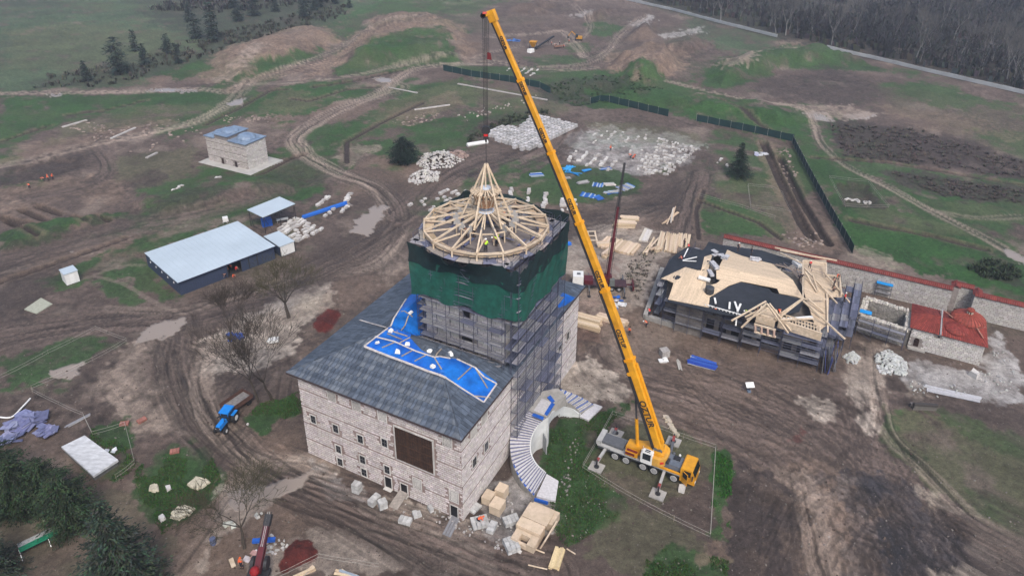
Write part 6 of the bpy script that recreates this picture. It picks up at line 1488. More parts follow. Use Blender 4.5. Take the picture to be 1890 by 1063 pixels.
m = MB(); P = [site(*q, 0) for q in ((45, 572), (68, 580), (97, 562), (76, 551))]; m.prism([(p.x, p.y) for p in P], -.1, .18); single(m, 'concrete_slab', mat('old_slab', (.33, .34, .27), .85, .15), 'flat rectangular concrete slab on grass at far left', 'slab')
m = MB(); g = site(417, 411, 0); m.box((g.x, g.y, .9), (1.1, 1.1, .9), .5); 
for a, b in ((-1, -1), (1, -1), (1, 1), (-1, 1)): m.tube((g.x+a*.45, g.y+b*.45, 0), (g.x+a*.45, g.y+b*.45, .5), .05, n=5)
single(m, 'water_tank', WCAB, 'small white tank on legs behind the metal shed', 'tank')

# ---------------------------------------------------------------- curved double stair of the palace
random.seed(63)
st = thing('curved_stair', 'curved double outdoor stair with white arches and blue-edged steps on the palace side', 'stair', (*site(985, 830)[:2], 0))
inn = [(1008, 873), (990, 857), (979, 836), (979, 810), (991, 786), (1010, 770)]; out_ = [(985, 914), (962, 888), (945, 850), (942, 806), (955, 775), (975, 757)]
ZT = 4.9
def crv(P, t):
    n = len(P)-1; k = min(int(t*n), n-1); f = t*n-k
    p0, p1, p2, p3 = [np.array(P[max(0, min(n, k+d))], float) for d in (-1, 0, 1, 2)]
    return .5*((2*p1)+(-p0+p2)*f+(2*p0-5*p1+4*p2-p3)*f*f+(-p0+3*p1-3*p2+p3)*f**3)
NS = 30; PLANKW = mat('pale_tread', (.50, .49, .50), .7, .15, 3, objvar=.1); TREADB = mat('blue_grey_riser', (.10, .11, .22), .7, .2, 3)
wallI = []; 
for k in range(NS):
    t0, t1 = k/NS, (k+1)/NS; z = .3+ZT*(k+.5)/NS
    a0, b0 = site(*crv(inn, t0), z), site(*crv(out_, t0), z); a1, b1 = site(*crv(inn, t1), z), site(*crv(out_, t1), z)
    def quad(mb, p, q, r, s, z0, z1): 
        P = [(x.x, x.y) for x in (p, q, r, s)]; ar = sum(P[i][0]*P[(i+1) % 4][1]-P[(i+1) % 4][0]*P[i][1] for i in range(4)); mb.prism(P if ar > 0 else P[::-1], z0, z1)
    m = MB(); quad(m, a0, b0, b1, a1, -.1, z-.05); m.build('step', CONC if k < 40 else CONC, st)
    i0 = a0.lerp(a1, .25); j0 = b0.lerp(b1, .25); m = MB(); quad(m, i0, j0, b1.lerp(b0, .06), a1.lerp(a0, .06), z-.045, z+.04); m.build('tread_plank', PLANKW, st)
    m = MB(); quad(m, a0.lerp(a1, .03), b0.lerp(b1, .03), j0, i0, z-.045, z+.0); m.build('riser', TREADB, st)
    if k < 12 and k % 2 == 0: m = MB(); quad(m, b0, b0.lerp(a0, .06), b1.lerp(a1, .06), b1, z+.0, z+.07); m.build('blue_edge', BLUEP, st)
# white curved inner wall faces, with arch recess
WP = mat('white_render', (.52, .53, .52), .85, .1, .8)
m = MB(); pts = []
for k in range(25):
    t = k/24*.98; z = .35+ZT*t; p = site(*crv(inn, t), z); pts.append((p, z))
for (p, z), (q, w) in zip(pts, pts[1:]):
    n = Vector((.12, -.02, 0)); d = (q-p); d.z = 0; nn = Vector((d.y, -d.x, 0)).normalized()*.16
    if nn.x < 0: nn = -nn
    m.add([Vector((p.x, p.y, -.1)), Vector((q.x, q.y, -.1)), Vector((q.x, q.y, w)), Vector((p.x, p.y, z)), Vector((p.x, p.y, -.1))+nn, Vector((q.x, q.y, -.1))+nn, Vector((q.x, q.y, w))+nn, Vector((p.x, p.y, z))+nn], BOXF)
m.build('inner_wall', WP, st, smooth=False)
# bottom landing, top landing, second flight
def slabpx(name, px, z0, z1, mm):
    P = [site(*q, z1) for q in px]; P = [(p.x, p.y) for p in P]; n = len(P); ar = sum(P[i][0]*P[(i+1) % n][1]-P[(i+1) % n][0]*P[i][1] for i in range(n)); m = MB(); m.prism(P if ar > 0 else P[::-1], z0, z1); return m.build(name, mm, st)
slabpx('landing', [(990, 915), (1025, 924), (1031, 887), (1009, 874)], -.1, .34, PLANKW); slabpx('blue_edge', [(988, 918), (1012, 925), (1010, 927), (986, 920)], .0, .42, BLUEP)
slabpx('top_landing', [(975, 757), (1010, 770), (1020, 745), (1045, 730), (1030, 716), (1000, 722)], ZT-1.3, ZT+.4, CONC)
slabpx('landing_boards', [(985, 757), (1004, 765), (1018, 742), (1000, 735)], ZT+.4, ZT+.46, PLANKW)
for q in (((1018, 742), (1005, 763), (1010, 766), (1024, 745)), ((1010, 733), (1018, 742), (1024, 740), (1016, 729)), ((985, 762), (1004, 769), (1002, 774), (982, 766))): slabpx('blue_cover', q, ZT+.42, ZT+.55, BLUEP)
inn2 = [(1022, 742), (1040, 740), (1058, 748), (1072, 762)]; out2 = [(1035, 718), (1056, 726), (1078, 736), (1096, 747)]
N2_ = 20
for k in range(N2_):
    t0, t1 = k/N2_, (k+1)/N2_; z = ZT+.3-ZT*(k+.5)/N2_
    a0, b0, a1, b1 = site(*crv(inn2, t0), z), site(*crv(out2, t0), z), site(*crv(inn2, t1), z), site(*crv(out2, t1), z)
    m = MB(); quad(m, a0, b0, b1, a1, max(-.1, z-2.4) if False else -.1, z-.05) if k > 11 else quad(m, a0, b0, b1, a1, z-.9, z-.05); m.build('step', CONC, st)
    m = MB(); quad(m, a0.lerp(a1, .1), b0.lerp(b1, .1), b1.lerp(b0, .12), a1.lerp(a0, .12), z-.045, z+.05); m.build('tread_plank', PLANKW if k % 3 else BLUEP, st)
pts = []
for k in range(17):
    t = k/16; z = ZT+.3-ZT*t; p = site(*crv([(1008, 771), (1018, 757), (1035, 748), (1055, 752), (1072, 764)], t), z); pts.append((p, z))
m = MB()
for i, ((p, z), (q, w)) in enumerate(zip(pts, pts[1:])):
    lo = -.1 if (i < 1 or i > 14) else (z-1.9 if i > 6 else z-1.4)
    lo = max(-.1, lo); d = (q-p); d.z = 0; nn = Vector((d.y, -d.x, 0)).normalized()*.35
    m.add([Vector((p.x, p.y, lo)), Vector((q.x, q.y, lo)), Vector((q.x, q.y, w)), Vector((p.x, p.y, z)), Vector((p.x, p.y, lo))+nn, Vector((q.x, q.y, lo))+nn, Vector((q.x, q.y, w))+nn, Vector((p.x, p.y, z))+nn], BOXF)
m.build('arched_wall', WP, st)
slabpx('landing', [(1070, 768), (1086, 775), (1112, 750), (1096, 744)], -.1, .3, PLANKW)
m = MB()
p = site(1000, 832, 0); m.box((p.x+.4, p.y-.1, 1.4), (.12, 1.2, 2.8), .35); m.build('arch_recess', mat('recess_grey', (.30, .31, .31)), st)

# ---------------------------------------------------------------- boundary wall by the wood, green mesh fences, rope barriers
def polyfence(name, label, cat, px, h, m_, post=4.0, thick=.05, postm=None, z0=.1, lean=0.0):
    P = [site(*q, 0) for q in px]; t = thing(name, label, cat, (P[0].x, P[0].y, 0))
    for a, b in zip(P, P[1:]):
        L = (b-a).length; n = max(1, round(L/post))
        for k in range(n):
            p, q = a.lerp(b, k/n), a.lerp(b, (k+1)/n); zp, zq = gz(p.x, p.y), gz(q.x, q.y)
            m = MB(); d = (q-p).normalized(); nn = Vector((d.y, -d.x, 0))*thick/2; s = .1*math.sin(k*1.7)
            m.add([Vector((v.x, v.y, z)) for v, z in ((p-nn, zp+z0), (q-nn, zq+z0), (q+nn, zq+z0), (p+nn, zp+z0), (p-nn, zp+h+s), (q-nn, zq+h-s), (q+nn, zq+h-s), (p+nn, zp+h+s))], BOXF); m.build('panel', m_, t)
            if postm: 
                m = MB(); m.tube((p.x, p.y, zp-.1), (p.x, p.y, zp+h+.25), .05, n=5); m.build('post', postm, t)
                m = MB(); m.beam((p.x, p.y, zp+h*.9), (p.x-nn.x/thick*2*1.5, p.y-nn.y/thick*2*1.5, zp), .06); m.build('stay', postm, t)
    return t
GN = mat('dark_green_mesh', (.008, .034, .034), .85, .25, .5); FP = mat('pale_post', (.35, .33, .30), .7)
polyfence('mesh_fence', 'dark green mesh fence running across the grass above the white stone stacks', 'fence', [(818, 131), (870, 142), (940, 152), (1016, 167)], 2.4, GN, 4.5, postm=FP)
polyfence('mesh_fence', 'short dark green mesh fence right of the stone stacks, above the dig', 'fence', [(1090, 181), (1160, 198), (1233, 216)], 2.4, GN, 4.0, postm=FP)
polyfence('mesh_fence', 'dark green mesh fence beside the spruce, ending at a corner', 'fence', [(1285, 224), (1370, 241), (1464, 262)], 2.2, GN, 3.6, postm=FP)
polyfence('mesh_fence', 'dark green mesh fence running down towards the red-topped stone wall', 'fence', [(1462, 264), (1490, 320), (1530, 395), (1573, 469)], 2.2, GN, 3.4, postm=FP)
polyfence('boundary_wall', 'low pale boundary wall along the edge of the winter wood, upper part', 'wall', [(1150, 0), (1240, 20), (1330, 44), (1434, 70)], 1.5, mat('pale_wall', (.38, .39, .39), .85, .15, .2), 12, .3)
polyfence('boundary_wall', 'low pale boundary wall along the edge of the winter wood, right part', 'wall', [(1525, 92), (1600, 107), (1700, 131), (1800, 154), (1900, 177), (2100, 220)], 1.5, mat('pale_wall', (.38, .39, .39)), 12, .3)
def ropes(label, px, h=1.0, closed=False, white=True):
    P = [site(*q, 0) for q in px]; P = P+[P[0]] if closed else P; t = thing('rope_barrier', label, 'rope barrier', (P[0].x, P[0].y, 0), group='white rope barriers')
    RM = mat('white_rope', (.36, .34, .30), .7)
    for a, b in zip(P, P[1:]):
        for z in (h*.45, h):
            m = MB(); n = 3
            for k in range(n):
                p, q = a.lerp(b, k/n), a.lerp(b, (k+1)/n); s0 = .12*math.sin(math.pi*k/n); s1 = .12*math.sin(math.pi*(k+1)/n)
                m.tube((p.x, p.y, z-s0+gz(p.x, p.y)), (q.x, q.y, z-s1+gz(q.x, q.y)), .02, n=4, caps=False)
            m.build('rope', RM, t)
        L = (b-a).length; n = max(1, round(L/6))
        for k in range(n+1):
            p = a.lerp(b, k/n); m = MB(); g_ = gz(p.x, p.y); m.tube((p.x, p.y, g_-.1), (p.x, p.y, g_+h+.1), .022, n=5); m.build('stake', mat('wooden_stake', (.3, .25, .2)), t)
ropes('rope barrier on stakes around the yellow mobile crane', [(1075, 866), (1130, 768), (1205, 790), (1320, 830), (1310, 995), (1180, 930)], closed=True)
ropes('rope barrier around the small fenced pool at the left edge', [(0, 702), (90, 655), (178, 610), (235, 632), (172, 668), (60, 720)], .9)
ropes('rope barrier beside the excavation with purple tarps', [(60, 725), (110, 750), (155, 770), (172, 805)], .9)
ropes('rope barrier round the small lawn by the white roof', [(172, 805), (232, 787), (250, 858), (215, 885)], .9)
ropes('rope barrier at the bottom edge next to the red sand heap', [(500, 1075), (590, 1032), (660, 1043), (700, 1050)], 1.0)
ropes('rope barrier around the small dig with white stones', [(1530, 330), (1602, 338), (1640, 385), (1560, 383)], .9, True)
ropes('rope barrier left of the long trenches', [(1290, 363), (1370, 385), (1430, 405)], .9)
ropes('rope barrier around the narrow dig by the spruce', [(1380, 345), (1445, 350), (1462, 392), (1385, 385)], .9, True)
# ---------------------------------------------------------------- cut stones, stacks and heaps in the yard
random.seed(71)
def quadgrid(P, nu, nv, jitter=.1):
    """P: four survey corners; yields plan points and the row direction"""
    Q = [site(*p, 0) for p in P]; ang = math.atan2(Q[1].y-Q[0].y, Q[1].x-Q[0].x)
    for i in range(nu):
        for j in range(nv):
            a, b = (i+.5)/nu, (j+.5)/nv; p = Q[0].lerp(Q[1], a).lerp(Q[3].lerp(Q[2], a), b)
            yield i, j, Vector((p.x+random.uniform(-jitter, jitter), p.y+random.uniform(-jitter, jitter), 0)), ang
def proto_block(sz, seed, bev=.06):
    random.seed(seed); m = MB(); m.box((0, 0, sz[2]/2), sz, taper=bev); return m.mesh('stone_block', None)
BLK = []
for k, s in enumerate(((1.25, .75, .5), (1.0, .7, .45), (1.5, .8, .45), (.9, .85, .5))):
    for q, mm in enumerate((STONEW, STONE)):
        me = proto_block(s, k); me.materials.append(mm); BLK.append(me)
def put(me, name, p, rz, label, cat, group, sc=(1, 1, 1), z=None):
    o = bpy.data.objects.new(name, me); COL.objects.link(o); o.location = (p[0], p[1], gz(p[0], p[1]) if z is None else z); o.rotation_euler = (random.uniform(-.03, .03), random.uniform(-.03, .03), rz); o.scale = sc
    return tag(o, label, cat, group)
# wrapped pallets in dense rows (upper centre)
PAL = []
for k, c in enumerate(((.50, .48, .47), (.42, .41, .40), (.55, .53, .53))):
    m = MB(); m.box((0, 0, .12), (1.45, 1.0, .24)); me0 = m
    m = MB(); m.box((0, 0, .5), (1.5, 1.02, 1.0), taper=.07); m.box((0, 0, 1.02), (1.2, .8, .06)); me = m.mesh('wrapped_pallet', mat('wrapped_stone_'+str(k), c, .75, .25, 1.8, col2=tuple(x*.7 for x in c), objvar=.12)); PAL.append(me)
outl = [site(*q, 0) for q in ((897, 250), (925, 236), (958, 240), (985, 213), (1066, 233), (1000, 272), (970, 280), (938, 270))]
outl = [(p.x, p.y) for p in outl]; A0 = site(897, 250, 0); A1 = site(985, 213, 0); da = (A1-A0).normalized(); dn = Vector((da.y, -da.x, 0)); cnt = 0
A2 = site(970, 280, 0); A3 = site(1066, 233, 0); da = (A3-A2).normalized(); dn = Vector((-da.y, da.x, 0))
for r in range(-2, 22):
    for c in range(-6, 30):
        p = A2+da*(c*1.72+random.uniform(-.06, .06)+(.3 if r % 2 else 0))+dn*(r*1.28)
        if inpoly(p.x, p.y, outl) and cnt < 300:
            cnt += 1; put(random.choice(PAL), 'stone_pallet', p, math.atan2(da.y, da.x)+random.uniform(-.03, .03), 'pale wrapped stack of cut stone standing in the dense rows left of the crane boom', 'stone stack', 'wrapped stone stacks in dense rows', (1, 1, random.uniform(.85, 1.15)))
m = MB(); a = site(862, 268, .4); b = site(900, 262, .4); m.tube(a, b, .6, n=10); single(m, 'white_pipe', WCAB, 'thick white pipe lying on the grass behind the crane hook', 'pipe')
# loose blocks, zone by zone: (corners, nu, nv, keep, label, group, scale)
ZON = [
 ([(1040, 298), (1058, 272), (1150, 300), (1130, 318)], 11, 5, .72, 'loose white cut block lying by the pale yard right of the crane boom', 'loose white blocks by the pale yard', 1.15),
 ([(1165, 322), (1215, 255), (1292, 272), (1230, 326)], 13, 13, .62, 'grey cut block in the rows at the right of the pale yard', 'grey cut blocks at the right of the pale yard', 1.05),
 ([(1070, 262), (1100, 240), (1200, 250), (1190, 290)], 14, 7, .35, 'small pale stone strewn over the middle of the pale yard', 'pale stones strewn over the yard', .8),
 ([(930, 372), (925, 345), (1060, 365), (1050, 392)], 12, 4, .75, 'white cut block lying on the grass behind the tower roof', 'white blocks behind the tower', 1.25),
 ([(1030, 392), (1040, 366), (1066, 368), (1070, 392)], 3, 3, .8, 'white cut block lying on the grass behind the tower roof', 'white blocks behind the tower', 1.2),
 ([(745, 380), (835, 345), (870, 352), (800, 392)], 10, 3, .6, 'white cut block lying left behind the timber ring', 'white blocks left of the timber ring', 1.1),
 ([(505, 425), (545, 402), (600, 425), (548, 449)], 8, 7, .85, 'pale cut block in the close rows beside the open canopy', 'pale blocks beside the canopy', 1.15),
 ([(552, 388), (590, 366), (665, 356), (668, 366)], 12, 2, .85, 'pale rounded block in the line on the grass behind the blue plank', 'pale blocks in a line on the grass', 1.0),
 ([(585, 402), (615, 385), (650, 378), (640, 392)], 6, 2, .6, 'pale rounded block in the line on the grass behind the blue plank', 'pale blocks in a line on the grass', 1.0),
 ([(280, 362), (300, 350), (440, 322), (440, 330)], 13, 2, .55, 'small pale stone in the row on the grass below the small stone building', 'small stones in a row on the grass', .8),
 ([(930, 130), (945, 122), (1000, 130), (985, 142)], 8, 5, .6, 'small stone lying beyond the mesh fence', 'small stones beyond the mesh fence', .9),
 ([(1312, 300), (1325, 290), (1365, 308), (1370, 318)], 6, 3, .6, 'white stone lying at the foot of the lone spruce', 'white stones at the foot of the spruce', .8),
]
for P, nu, nv, keep, lb, gp, sc in ZON:
    for i, j, p, ang in quadgrid(P, nu, nv, .35):
        if random.random() < keep: s = sc*random.uniform(.6, 1.0); put(random.choice(BLK), 'cut_block', p, ang+random.uniform(-.25, .25)+(1.57 if random.random() < .2 else 0), lb, 'stone block', gp, (s, s, s))
def heap(px, n, r, h, name, label, base=(.46, .44, .41), rr=(.16, .36), mat_=None, flat=.6):
    P = [site(*q, 0) for q in px]; P = [(p.x, p.y) for p in P]; m = MB(); c = 0; x0, x1 = min(p[0] for p in P), max(p[0] for p in P); y0, y1 = min(p[1] for p in P), max(p[1] for p in P); cx, cy = sum(p[0] for p in P)/len(P), sum(p[1] for p in P)/len(P)
    while c < n:
        x, y = random.uniform(x0, x1), random.uniform(y0, y1)
        if not inpoly(x, y, P): c += .2; continue
        c += 1; d = math.hypot((x-cx)/(x1-x0), (y-cy)/(y1-y0))*2; z = gz(x, y)+max(0, 1-d)*h; m.cur = jit(base, .22); m.rock((x, y, z+.08), random.uniform(*rr), flat)
    return single(m, name, mat_ or TONE, label, 'stone heap', kind='stuff')
heap([(752, 335), (765, 318), (812, 318), (808, 335), (770, 342)], 420, 1, 1.3, 'rubble_heap', 'low heap of small white rubble left behind the tower')
heap([(768, 305), (785, 285), (820, 278), (855, 296), (835, 310), (790, 315)], 450, 1, 1.4, 'rubble_heap', 'wide heap of white rubble beside the round dark bush')
heap([(822, 285), (850, 278), (866, 290), (850, 296)], 150, 1, 1.0, 'rubble_heap', 'reddish heap of rubble behind the white rubble heaps', (.30, .22, .19))
heap([(1612, 660), (1640, 645), (1672, 670), (1670, 695), (1625, 690)], 330, 1, .8, 'rubble_heap', 'large loose heap of pale rubble in front of the ruin', (.44, .45, .43), (.15, .33))
heap([(1556, 660), (1575, 650), (1588, 660), (1580, 673), (1565, 672)], 130, 1, .7, 'rubble_heap', 'small loose heap of pale rubble beside the scaffold', (.44, .45, .43), (.13, .28))
heap([(1010, 890), (1045, 870), (1040, 830), (1075, 800), (1060, 850), (1050, 920)], 70, 1, .1, 'scattered_rubble', 'grey rubble scattered on the grass inside the curved stair', (.19, .18, .16), (.06, .16))
heap([(1660, 700), (1740, 715), (1800, 700), (1850, 620), (1880, 720), (1780, 735), (1690, 735)], 170, 1, .1, 'scattered_rubble', 'grey rubble scattered on the gravel by the bath house', (.36, .36, .34), (.06, .2))
heap([(700, 935), (840, 975), (930, 1020), (960, 1000), (940, 900), (900, 950), (860, 965), (770, 925)], 110, 1, .1, 'scattered_rubble', 'small pale stones scattered along the foot of the palace', (.38, .36, .34), (.06, .18))
heap([(1020, 900), (1130, 860), (1140, 960), (1060, 1000)], 40, 1, .05, 'scattered_rubble', 'small pale stones scattered on the grass left of the crane', (.24, .24, .21), (.04, .09))
heap([(840, 215), (990, 175), (1000, 182), (860, 225)], 60, 1, .2, 'scattered_rubble', 'stones scattered on the grass beyond the stone stacks', (.34, .30, .27), (.15, .4))
for lb, px in (('low remains of pale walls dug out left of the small stone building', [(230, 235), (360, 215), (375, 250), (330, 290), (240, 280)]), ('low remains of pale walls dug out above the small stone building', [(390, 215), (500, 212), (520, 225), (420, 232)]), ('line of pale foundation stones in the left dig', [(110, 235), (160, 222), (250, 238), (180, 262)]), ('pale foundation stones above the round bush', [(720, 225), (800, 205), (820, 215), (760, 235)]), ('foundation stones by the long trenches', [(1420, 262), (1445, 262), (1480, 330), (1455, 350)]), ('pale stones at the near end of the long trenches', [(1440, 430), (1500, 425), (1530, 450), (1480, 460)])):
    heap(px, 55, 1, .1, 'foundation_stones', lb, (.24, .19, .16), (.15, .5), flat=.3)
for n, (a, b, lb) in enumerate((((115, 235), (160, 222), 'thin pale wall footing in the left dig'), ((205, 256), (250, 236), 'thin pale wall footing left of the small stone building'), ((270, 292), (290, 282), 'short pale wall footing below the old foundations'), ((660, 148), (770, 172), 'long grey wall footing in front of the mesh fence, left part'), ((845, 155), (1010, 185), 'long grey wall footing in front of the mesh fence, right part'), ((765, 203), (830, 194), 'pale curved footing above the stone stacks'))):
    A, B = site(*a, .15), site(*b, .15); m = MB(); A.z += gz(A.x, A.y); B.z += gz(B.x, B.y); m.beam(A, B, .7, .35); single(m, 'wall_footing', STONE, lb, 'wall footing')

def clods():
    m = MB(); xs = [site(random.uniform(-20, 1910), random.uniform(470, 1090), 0) for _ in range(3400)]; zs = height([p.x for p in xs], [p.y for p in xs])
    for p, z in zip(xs, zs):
        i, j = to_ij(p)
        if -1 < i < PI_+1 and -1 < j < PJ_+1: continue
        m.cur = jit(random.choice(((.07, .05, .04), (.10, .075, .06), (.17, .15, .13))), .3); m.rock((p.x, p.y, z+.03), random.choice((.03, .05, .07, .12)), .6)
    o = m.build('clods_and_stones', TONE); tag(o, 'small clods and stones strewn over the mud', 'stones', kind='stuff')
clods()
# blue and pale plank and formwork piles behind the crane boom
def pile(px, ang, n, L, w, cols, label, name='plank_pile', cat='plank pile', th=.09, spread=.25, layers=3, mm=None, aj=.12):
    g = site(*px, 0); t = thing(name, label, cat, (g.x, g.y, 0)); per = max(1, n//layers); d = Vector((math.cos(ang), math.sin(ang), 0)); e = Vector((-d.y, d.x, 0))
    for k in range(n):
        ly = k//per; s = (k % per-(per-1)/2)*w*1.05; m = MB(); m.cur = jit(random.choice(cols), .12); a = random.uniform(-aj, aj)*.5; dd = Vector((math.cos(ang+a), math.sin(ang+a), 0)); c = g+e*s+d*random.uniform(-spread, spread); c.z = .05+th/2+ly*(th+.01)+k*.0007
        LL = L*random.uniform(.85, 1.05); m.beam(c-dd*LL/2, c+dd*LL/2, w, th); m.build('plank', WOODT, t)
    return t
BLs = [(.03, .14, .42), (.02, .09, .32), (.30, .36, .44)]; LB = [(.03, .26, .58), (.04, .30, .62)]; GW = [(.30, .29, .28), (.24, .24, .25), (.38, .37, .35)]; TW_ = [(.55, .43, .30), (.60, .48, .35), (.50, .38, .26)]; WW = [(.62, .58, .53), (.58, .52, .45)]
pile((990, 324), .2, 14, 3.4, .5, BLs, 'pile of dark blue and pale panels just left of the crane boom')
pile((1048, 312), .9, 12, 3.5, .35, LB, 'fan of bright light-blue beams right of the crane boom', aj=1.0, spread=.8)
pile((1060, 322), -.6, 5, 4.0, .2, LB, 'thin bright blue beams spreading below the blue fan', aj=.9, spread=.8)
pile((1082, 316), .5, 8, 2.6, .4, LB+BLs, 'small pile of bright blue panels by the stone yard', aj=.5)
pile((1117, 313), .2, 9, 3.2, .4, BLs+GW, 'mixed blue and grey planks beside the standing thin boom', aj=.5)
pile((1076, 338), .4, 10, 3.0, .45, GW, 'grey board pile in the middle of the grass patch', aj=.3)
pile((1104, 342), 1.3, 8, 2.6, .35, BLs, 'short blue planks lying in a row near the grey boards', layers=1)
pile((1125, 342), .1, 8, 2.6, .7, GW+WW, 'pale grey sheets lying between the blue plank rows', aj=.4)
pile((1155, 346), -.9, 14, 3.2, .3, BLs+GW, 'row of narrow blue and grey planks right of the thin boom', layers=1, aj=.1)
pile((1085, 361), 1.2, 10, 2.6, .35, BLs, 'low row of blue planks nearest the tower side', layers=1)
pile((1104, 366), .6, 4, 2.2, .6, BLs, 'four blue panels side by side on the mud', layers=1)
pile((1130, 356), .3, 11, 3.6, .4, BLs+GW, 'loose blue and grey pile behind the thin boom', aj=.8, spread=.7)
pile((1044, 330), .2, 6, 2.4, .4, GW, 'light grey boards under the crane boom', aj=.5)
pile((1042, 454), .5, 4, 3.2, .8, [(.02, .16, .6)], 'blue tarpaulin-covered bundle behind the tower corner', aj=.6, layers=4)
# timber yard
pile((1152, 418), -.05, 14, 5.0, .5, TW_, 'stack of long pale beams and frames at the top of the timber yard', th=.35, layers=3)
pile((1163, 404), -.1, 5, 4.2, .4, TW_, 'pale gridded frames on top of the beam stack', th=.3, layers=1)
pile((1140, 455), 1.05, 16, 5.2, .42, TW_, 'close-laid platform of pale slotted timbers in the timber yard', th=.5, layers=1, aj=.02, spread=.1)
pile((1170, 462), 1.05, 3, 5.0, .42, TW_, 'narrow row of slotted timbers right of the platform', th=.45, layers=1, aj=.02)
pile((1122, 470), 1.0, 4, 4.0, .5, TW_, 'thick pale beams leaning near the thin boom', th=.5, layers=2)
pile((1112, 455), 0, 4, 2.6, .5, TW_, 'short pale beam ends left of the platform', th=.5, layers=2, aj=.5)
pile((1192, 436), 1.2, 3, 6.0, .6, WW, 'white wrapped long beams in the timber yard', th=.4, layers=1, aj=.05)
pile((1221, 447), 1.25, 8, 9.0, .35, WW+TW_, 'bundle of long white-ended beams beside the building corner', th=.25, layers=2, aj=.08)
pile((1240, 450), 1.3, 18, 8.5, .28, TW_, 'wide bundle of long pale boards next to the felt roof', th=.18, layers=2, aj=.1)
pile((1262, 445), 1.3, 8, 6.5, .3, TW_, 'rightmost bundle of pale boards by the roof edge', th=.16, layers=1, aj=.08)
pile((1240, 400), 1.15, 7, 8.0, .25, TW_+WW, 'crossed long laths pointing away at the top of the timber yard', th=.16, layers=3, aj=.5, spread=1.5)
pile((1200, 455), 1.15, 3, 8.0, .3, TW_, 'single long beams lying across the yard', th=.25, layers=1, aj=.25, spread=.6)
pile((1212, 462), .9, 6, 2.0, .5, TW_, 'short cut timbers between the long beams', th=.3, layers=2, aj=1.2, spread=1.0)
pile((1084, 445), 0, 1, .2, .2, TW_, 'small offcut on the ground in the timber yard')
g = site(1086, 438, 0); t = thing('flat_timber_grid', 'square four-pane timber frame lying flat right of the crane boom', 'timber frame', (g.x, g.y, 0))
for a in (-1.6, 0, 1.6):
    m = MB(); m.box((g.x+a, g.y, .2), (.35, 4.6, .3), 0); m.build('upright', TIMBER, t); m = MB(); m.box((g.x, g.y+a*1.3, .36), (3.6, .35, .1), 0); m.build('crossbar', TIMBER, t)
pile((1086, 592), -.45, 6, 5.0, .45, TW_, 'upper of two pink-brown beam stacks behind the crane boom', th=.4, layers=2, aj=.03); pile((1082, 604), -.45, 6, 5.2, .45, TW_, 'lower of two pink-brown beam stacks behind the crane boom', th=.4, layers=2, aj=.03)
pile((1130, 594), -.45, 6, 6.0, .45, TW_, 'pink-brown beam stack right of the crane boom', th=.4, layers=2, aj=.03)
pile((1118, 529), -.2, 4, 2.2, .35, WW, 'few pale beams lying below the crane lorry', aj=.3)
def sheetheap(px, n, s, cols, label, name='tarpaulin', cat='tarpaulin', h=.25):
    g = site(*px, 0); m = MB()
    for k in range(n):
        m.cur = jit(random.choice(cols), .2); c = (g.x+random.uniform(-s, s), g.y+random.uniform(-s, s)*.8, .1+random.random()*h); M = Matrix.Rotation(random.uniform(-.35, .35), 3, 'X') @ Matrix.Rotation(random.uniform(-.35, .35), 3, 'Y')
        m.box(c, (random.uniform(.5, 1)*s, random.uniform(.5, 1)*s, .12), random.random()*3, M=M)
    return single(m, name, attrmat('toned_sheet', .55, 2, .2), label, cat)
sheetheap((1139, 562), 8, 1.3, [(.58, .58, .60)], 'crumpled white sheet lying beside two blue bundles', 'white_sheet', 'sheet'); sheetheap((1130, 575), 6, 1.1, [(.02, .16, .55)], 'lower blue bundle beside the crumpled white sheet', 'blue_bundle', 'bundle'); sheetheap((1137, 554), 4, .9, [(.02, .12, .45)], 'upper blue bundle behind the crumpled white sheet', 'blue_bundle', 'bundle')
sheetheap((1123, 561), 6, .9, [(.5, .5, .5)], 'small heap of grey sacks beside the crane boom', 'grey_sacks', 'sacks'); sheetheap((436, 623), 6, 1.3, [(.015, .10, .45)], 'bright blue tarpaulin at the foot of a bare tree', 'blue_tarpaulin')
pile((600, 390), .75, 4, 12.0, .4, [(.02, .13, .5), (.03, .17, .55)], 'long bright blue plank row behind the canopy', layers=2, th=.3, aj=.02)
pile((1296, 671), -.5, 12, 4.6, .35, [(.02, .06, .32), (.03, .09, .38), (.4, .42, .45)], 'bundle of blue and white planks lying on the mud before the timber building', layers=2, th=.12, aj=.25)
pile((1254, 675), 1.5, 5, 2.6, .12, [(.3, .27, .24), (.4, .38, .35)], 'few thin pipes lying upright-wise near the blue plank bundle', layers=1, aj=.1)
g = site(1227, 660, 0); m = MB(); m.box((g.x, g.y+.6, .6), (1.4, 1.3, 1.2), .3); single(m, 'wrapped_crate', mat('grey_crate', (.34, .32, .30), .8, .3, 3), 'grey crate standing on the mud near the blue plank bundle', 'crate')
g = site(1224, 668, 0); m = MB(); m.box((g.x, g.y, .35), (1.6, .9, .06), .1); m.box((g.x+.3, g.y+.3, .45), (.7, .5, .3), .4); m.box((g.x, g.y, .16), (1.2, .5, .32), .1); single(m, 'white_table', WCAB, 'white table with a white box beside the grey crate', 'table')
g = site(1382, 723, 0); m = MB(); m.box((g.x, g.y, 1.35), (1.3, .9, .08), .1, M=Matrix.Rotation(.5, 3, 'X')); t = thing('solar_lamp', 'small white panel lamp on a post in the muddy yard', 'lamp', (g.x, g.y, 0)); m.build('panel', WCAB, t)
m = MB(); m.tube((g.x, g.y, 0), (g.x, g.y, 1.3), .06, n=6); m.build('post', GRILL, t); m = MB(); m.box((g.x, g.y, .15), (.5, .5, .3)); m.build('base', mat('blue_grey_base', (.12, .16, .22)), t)
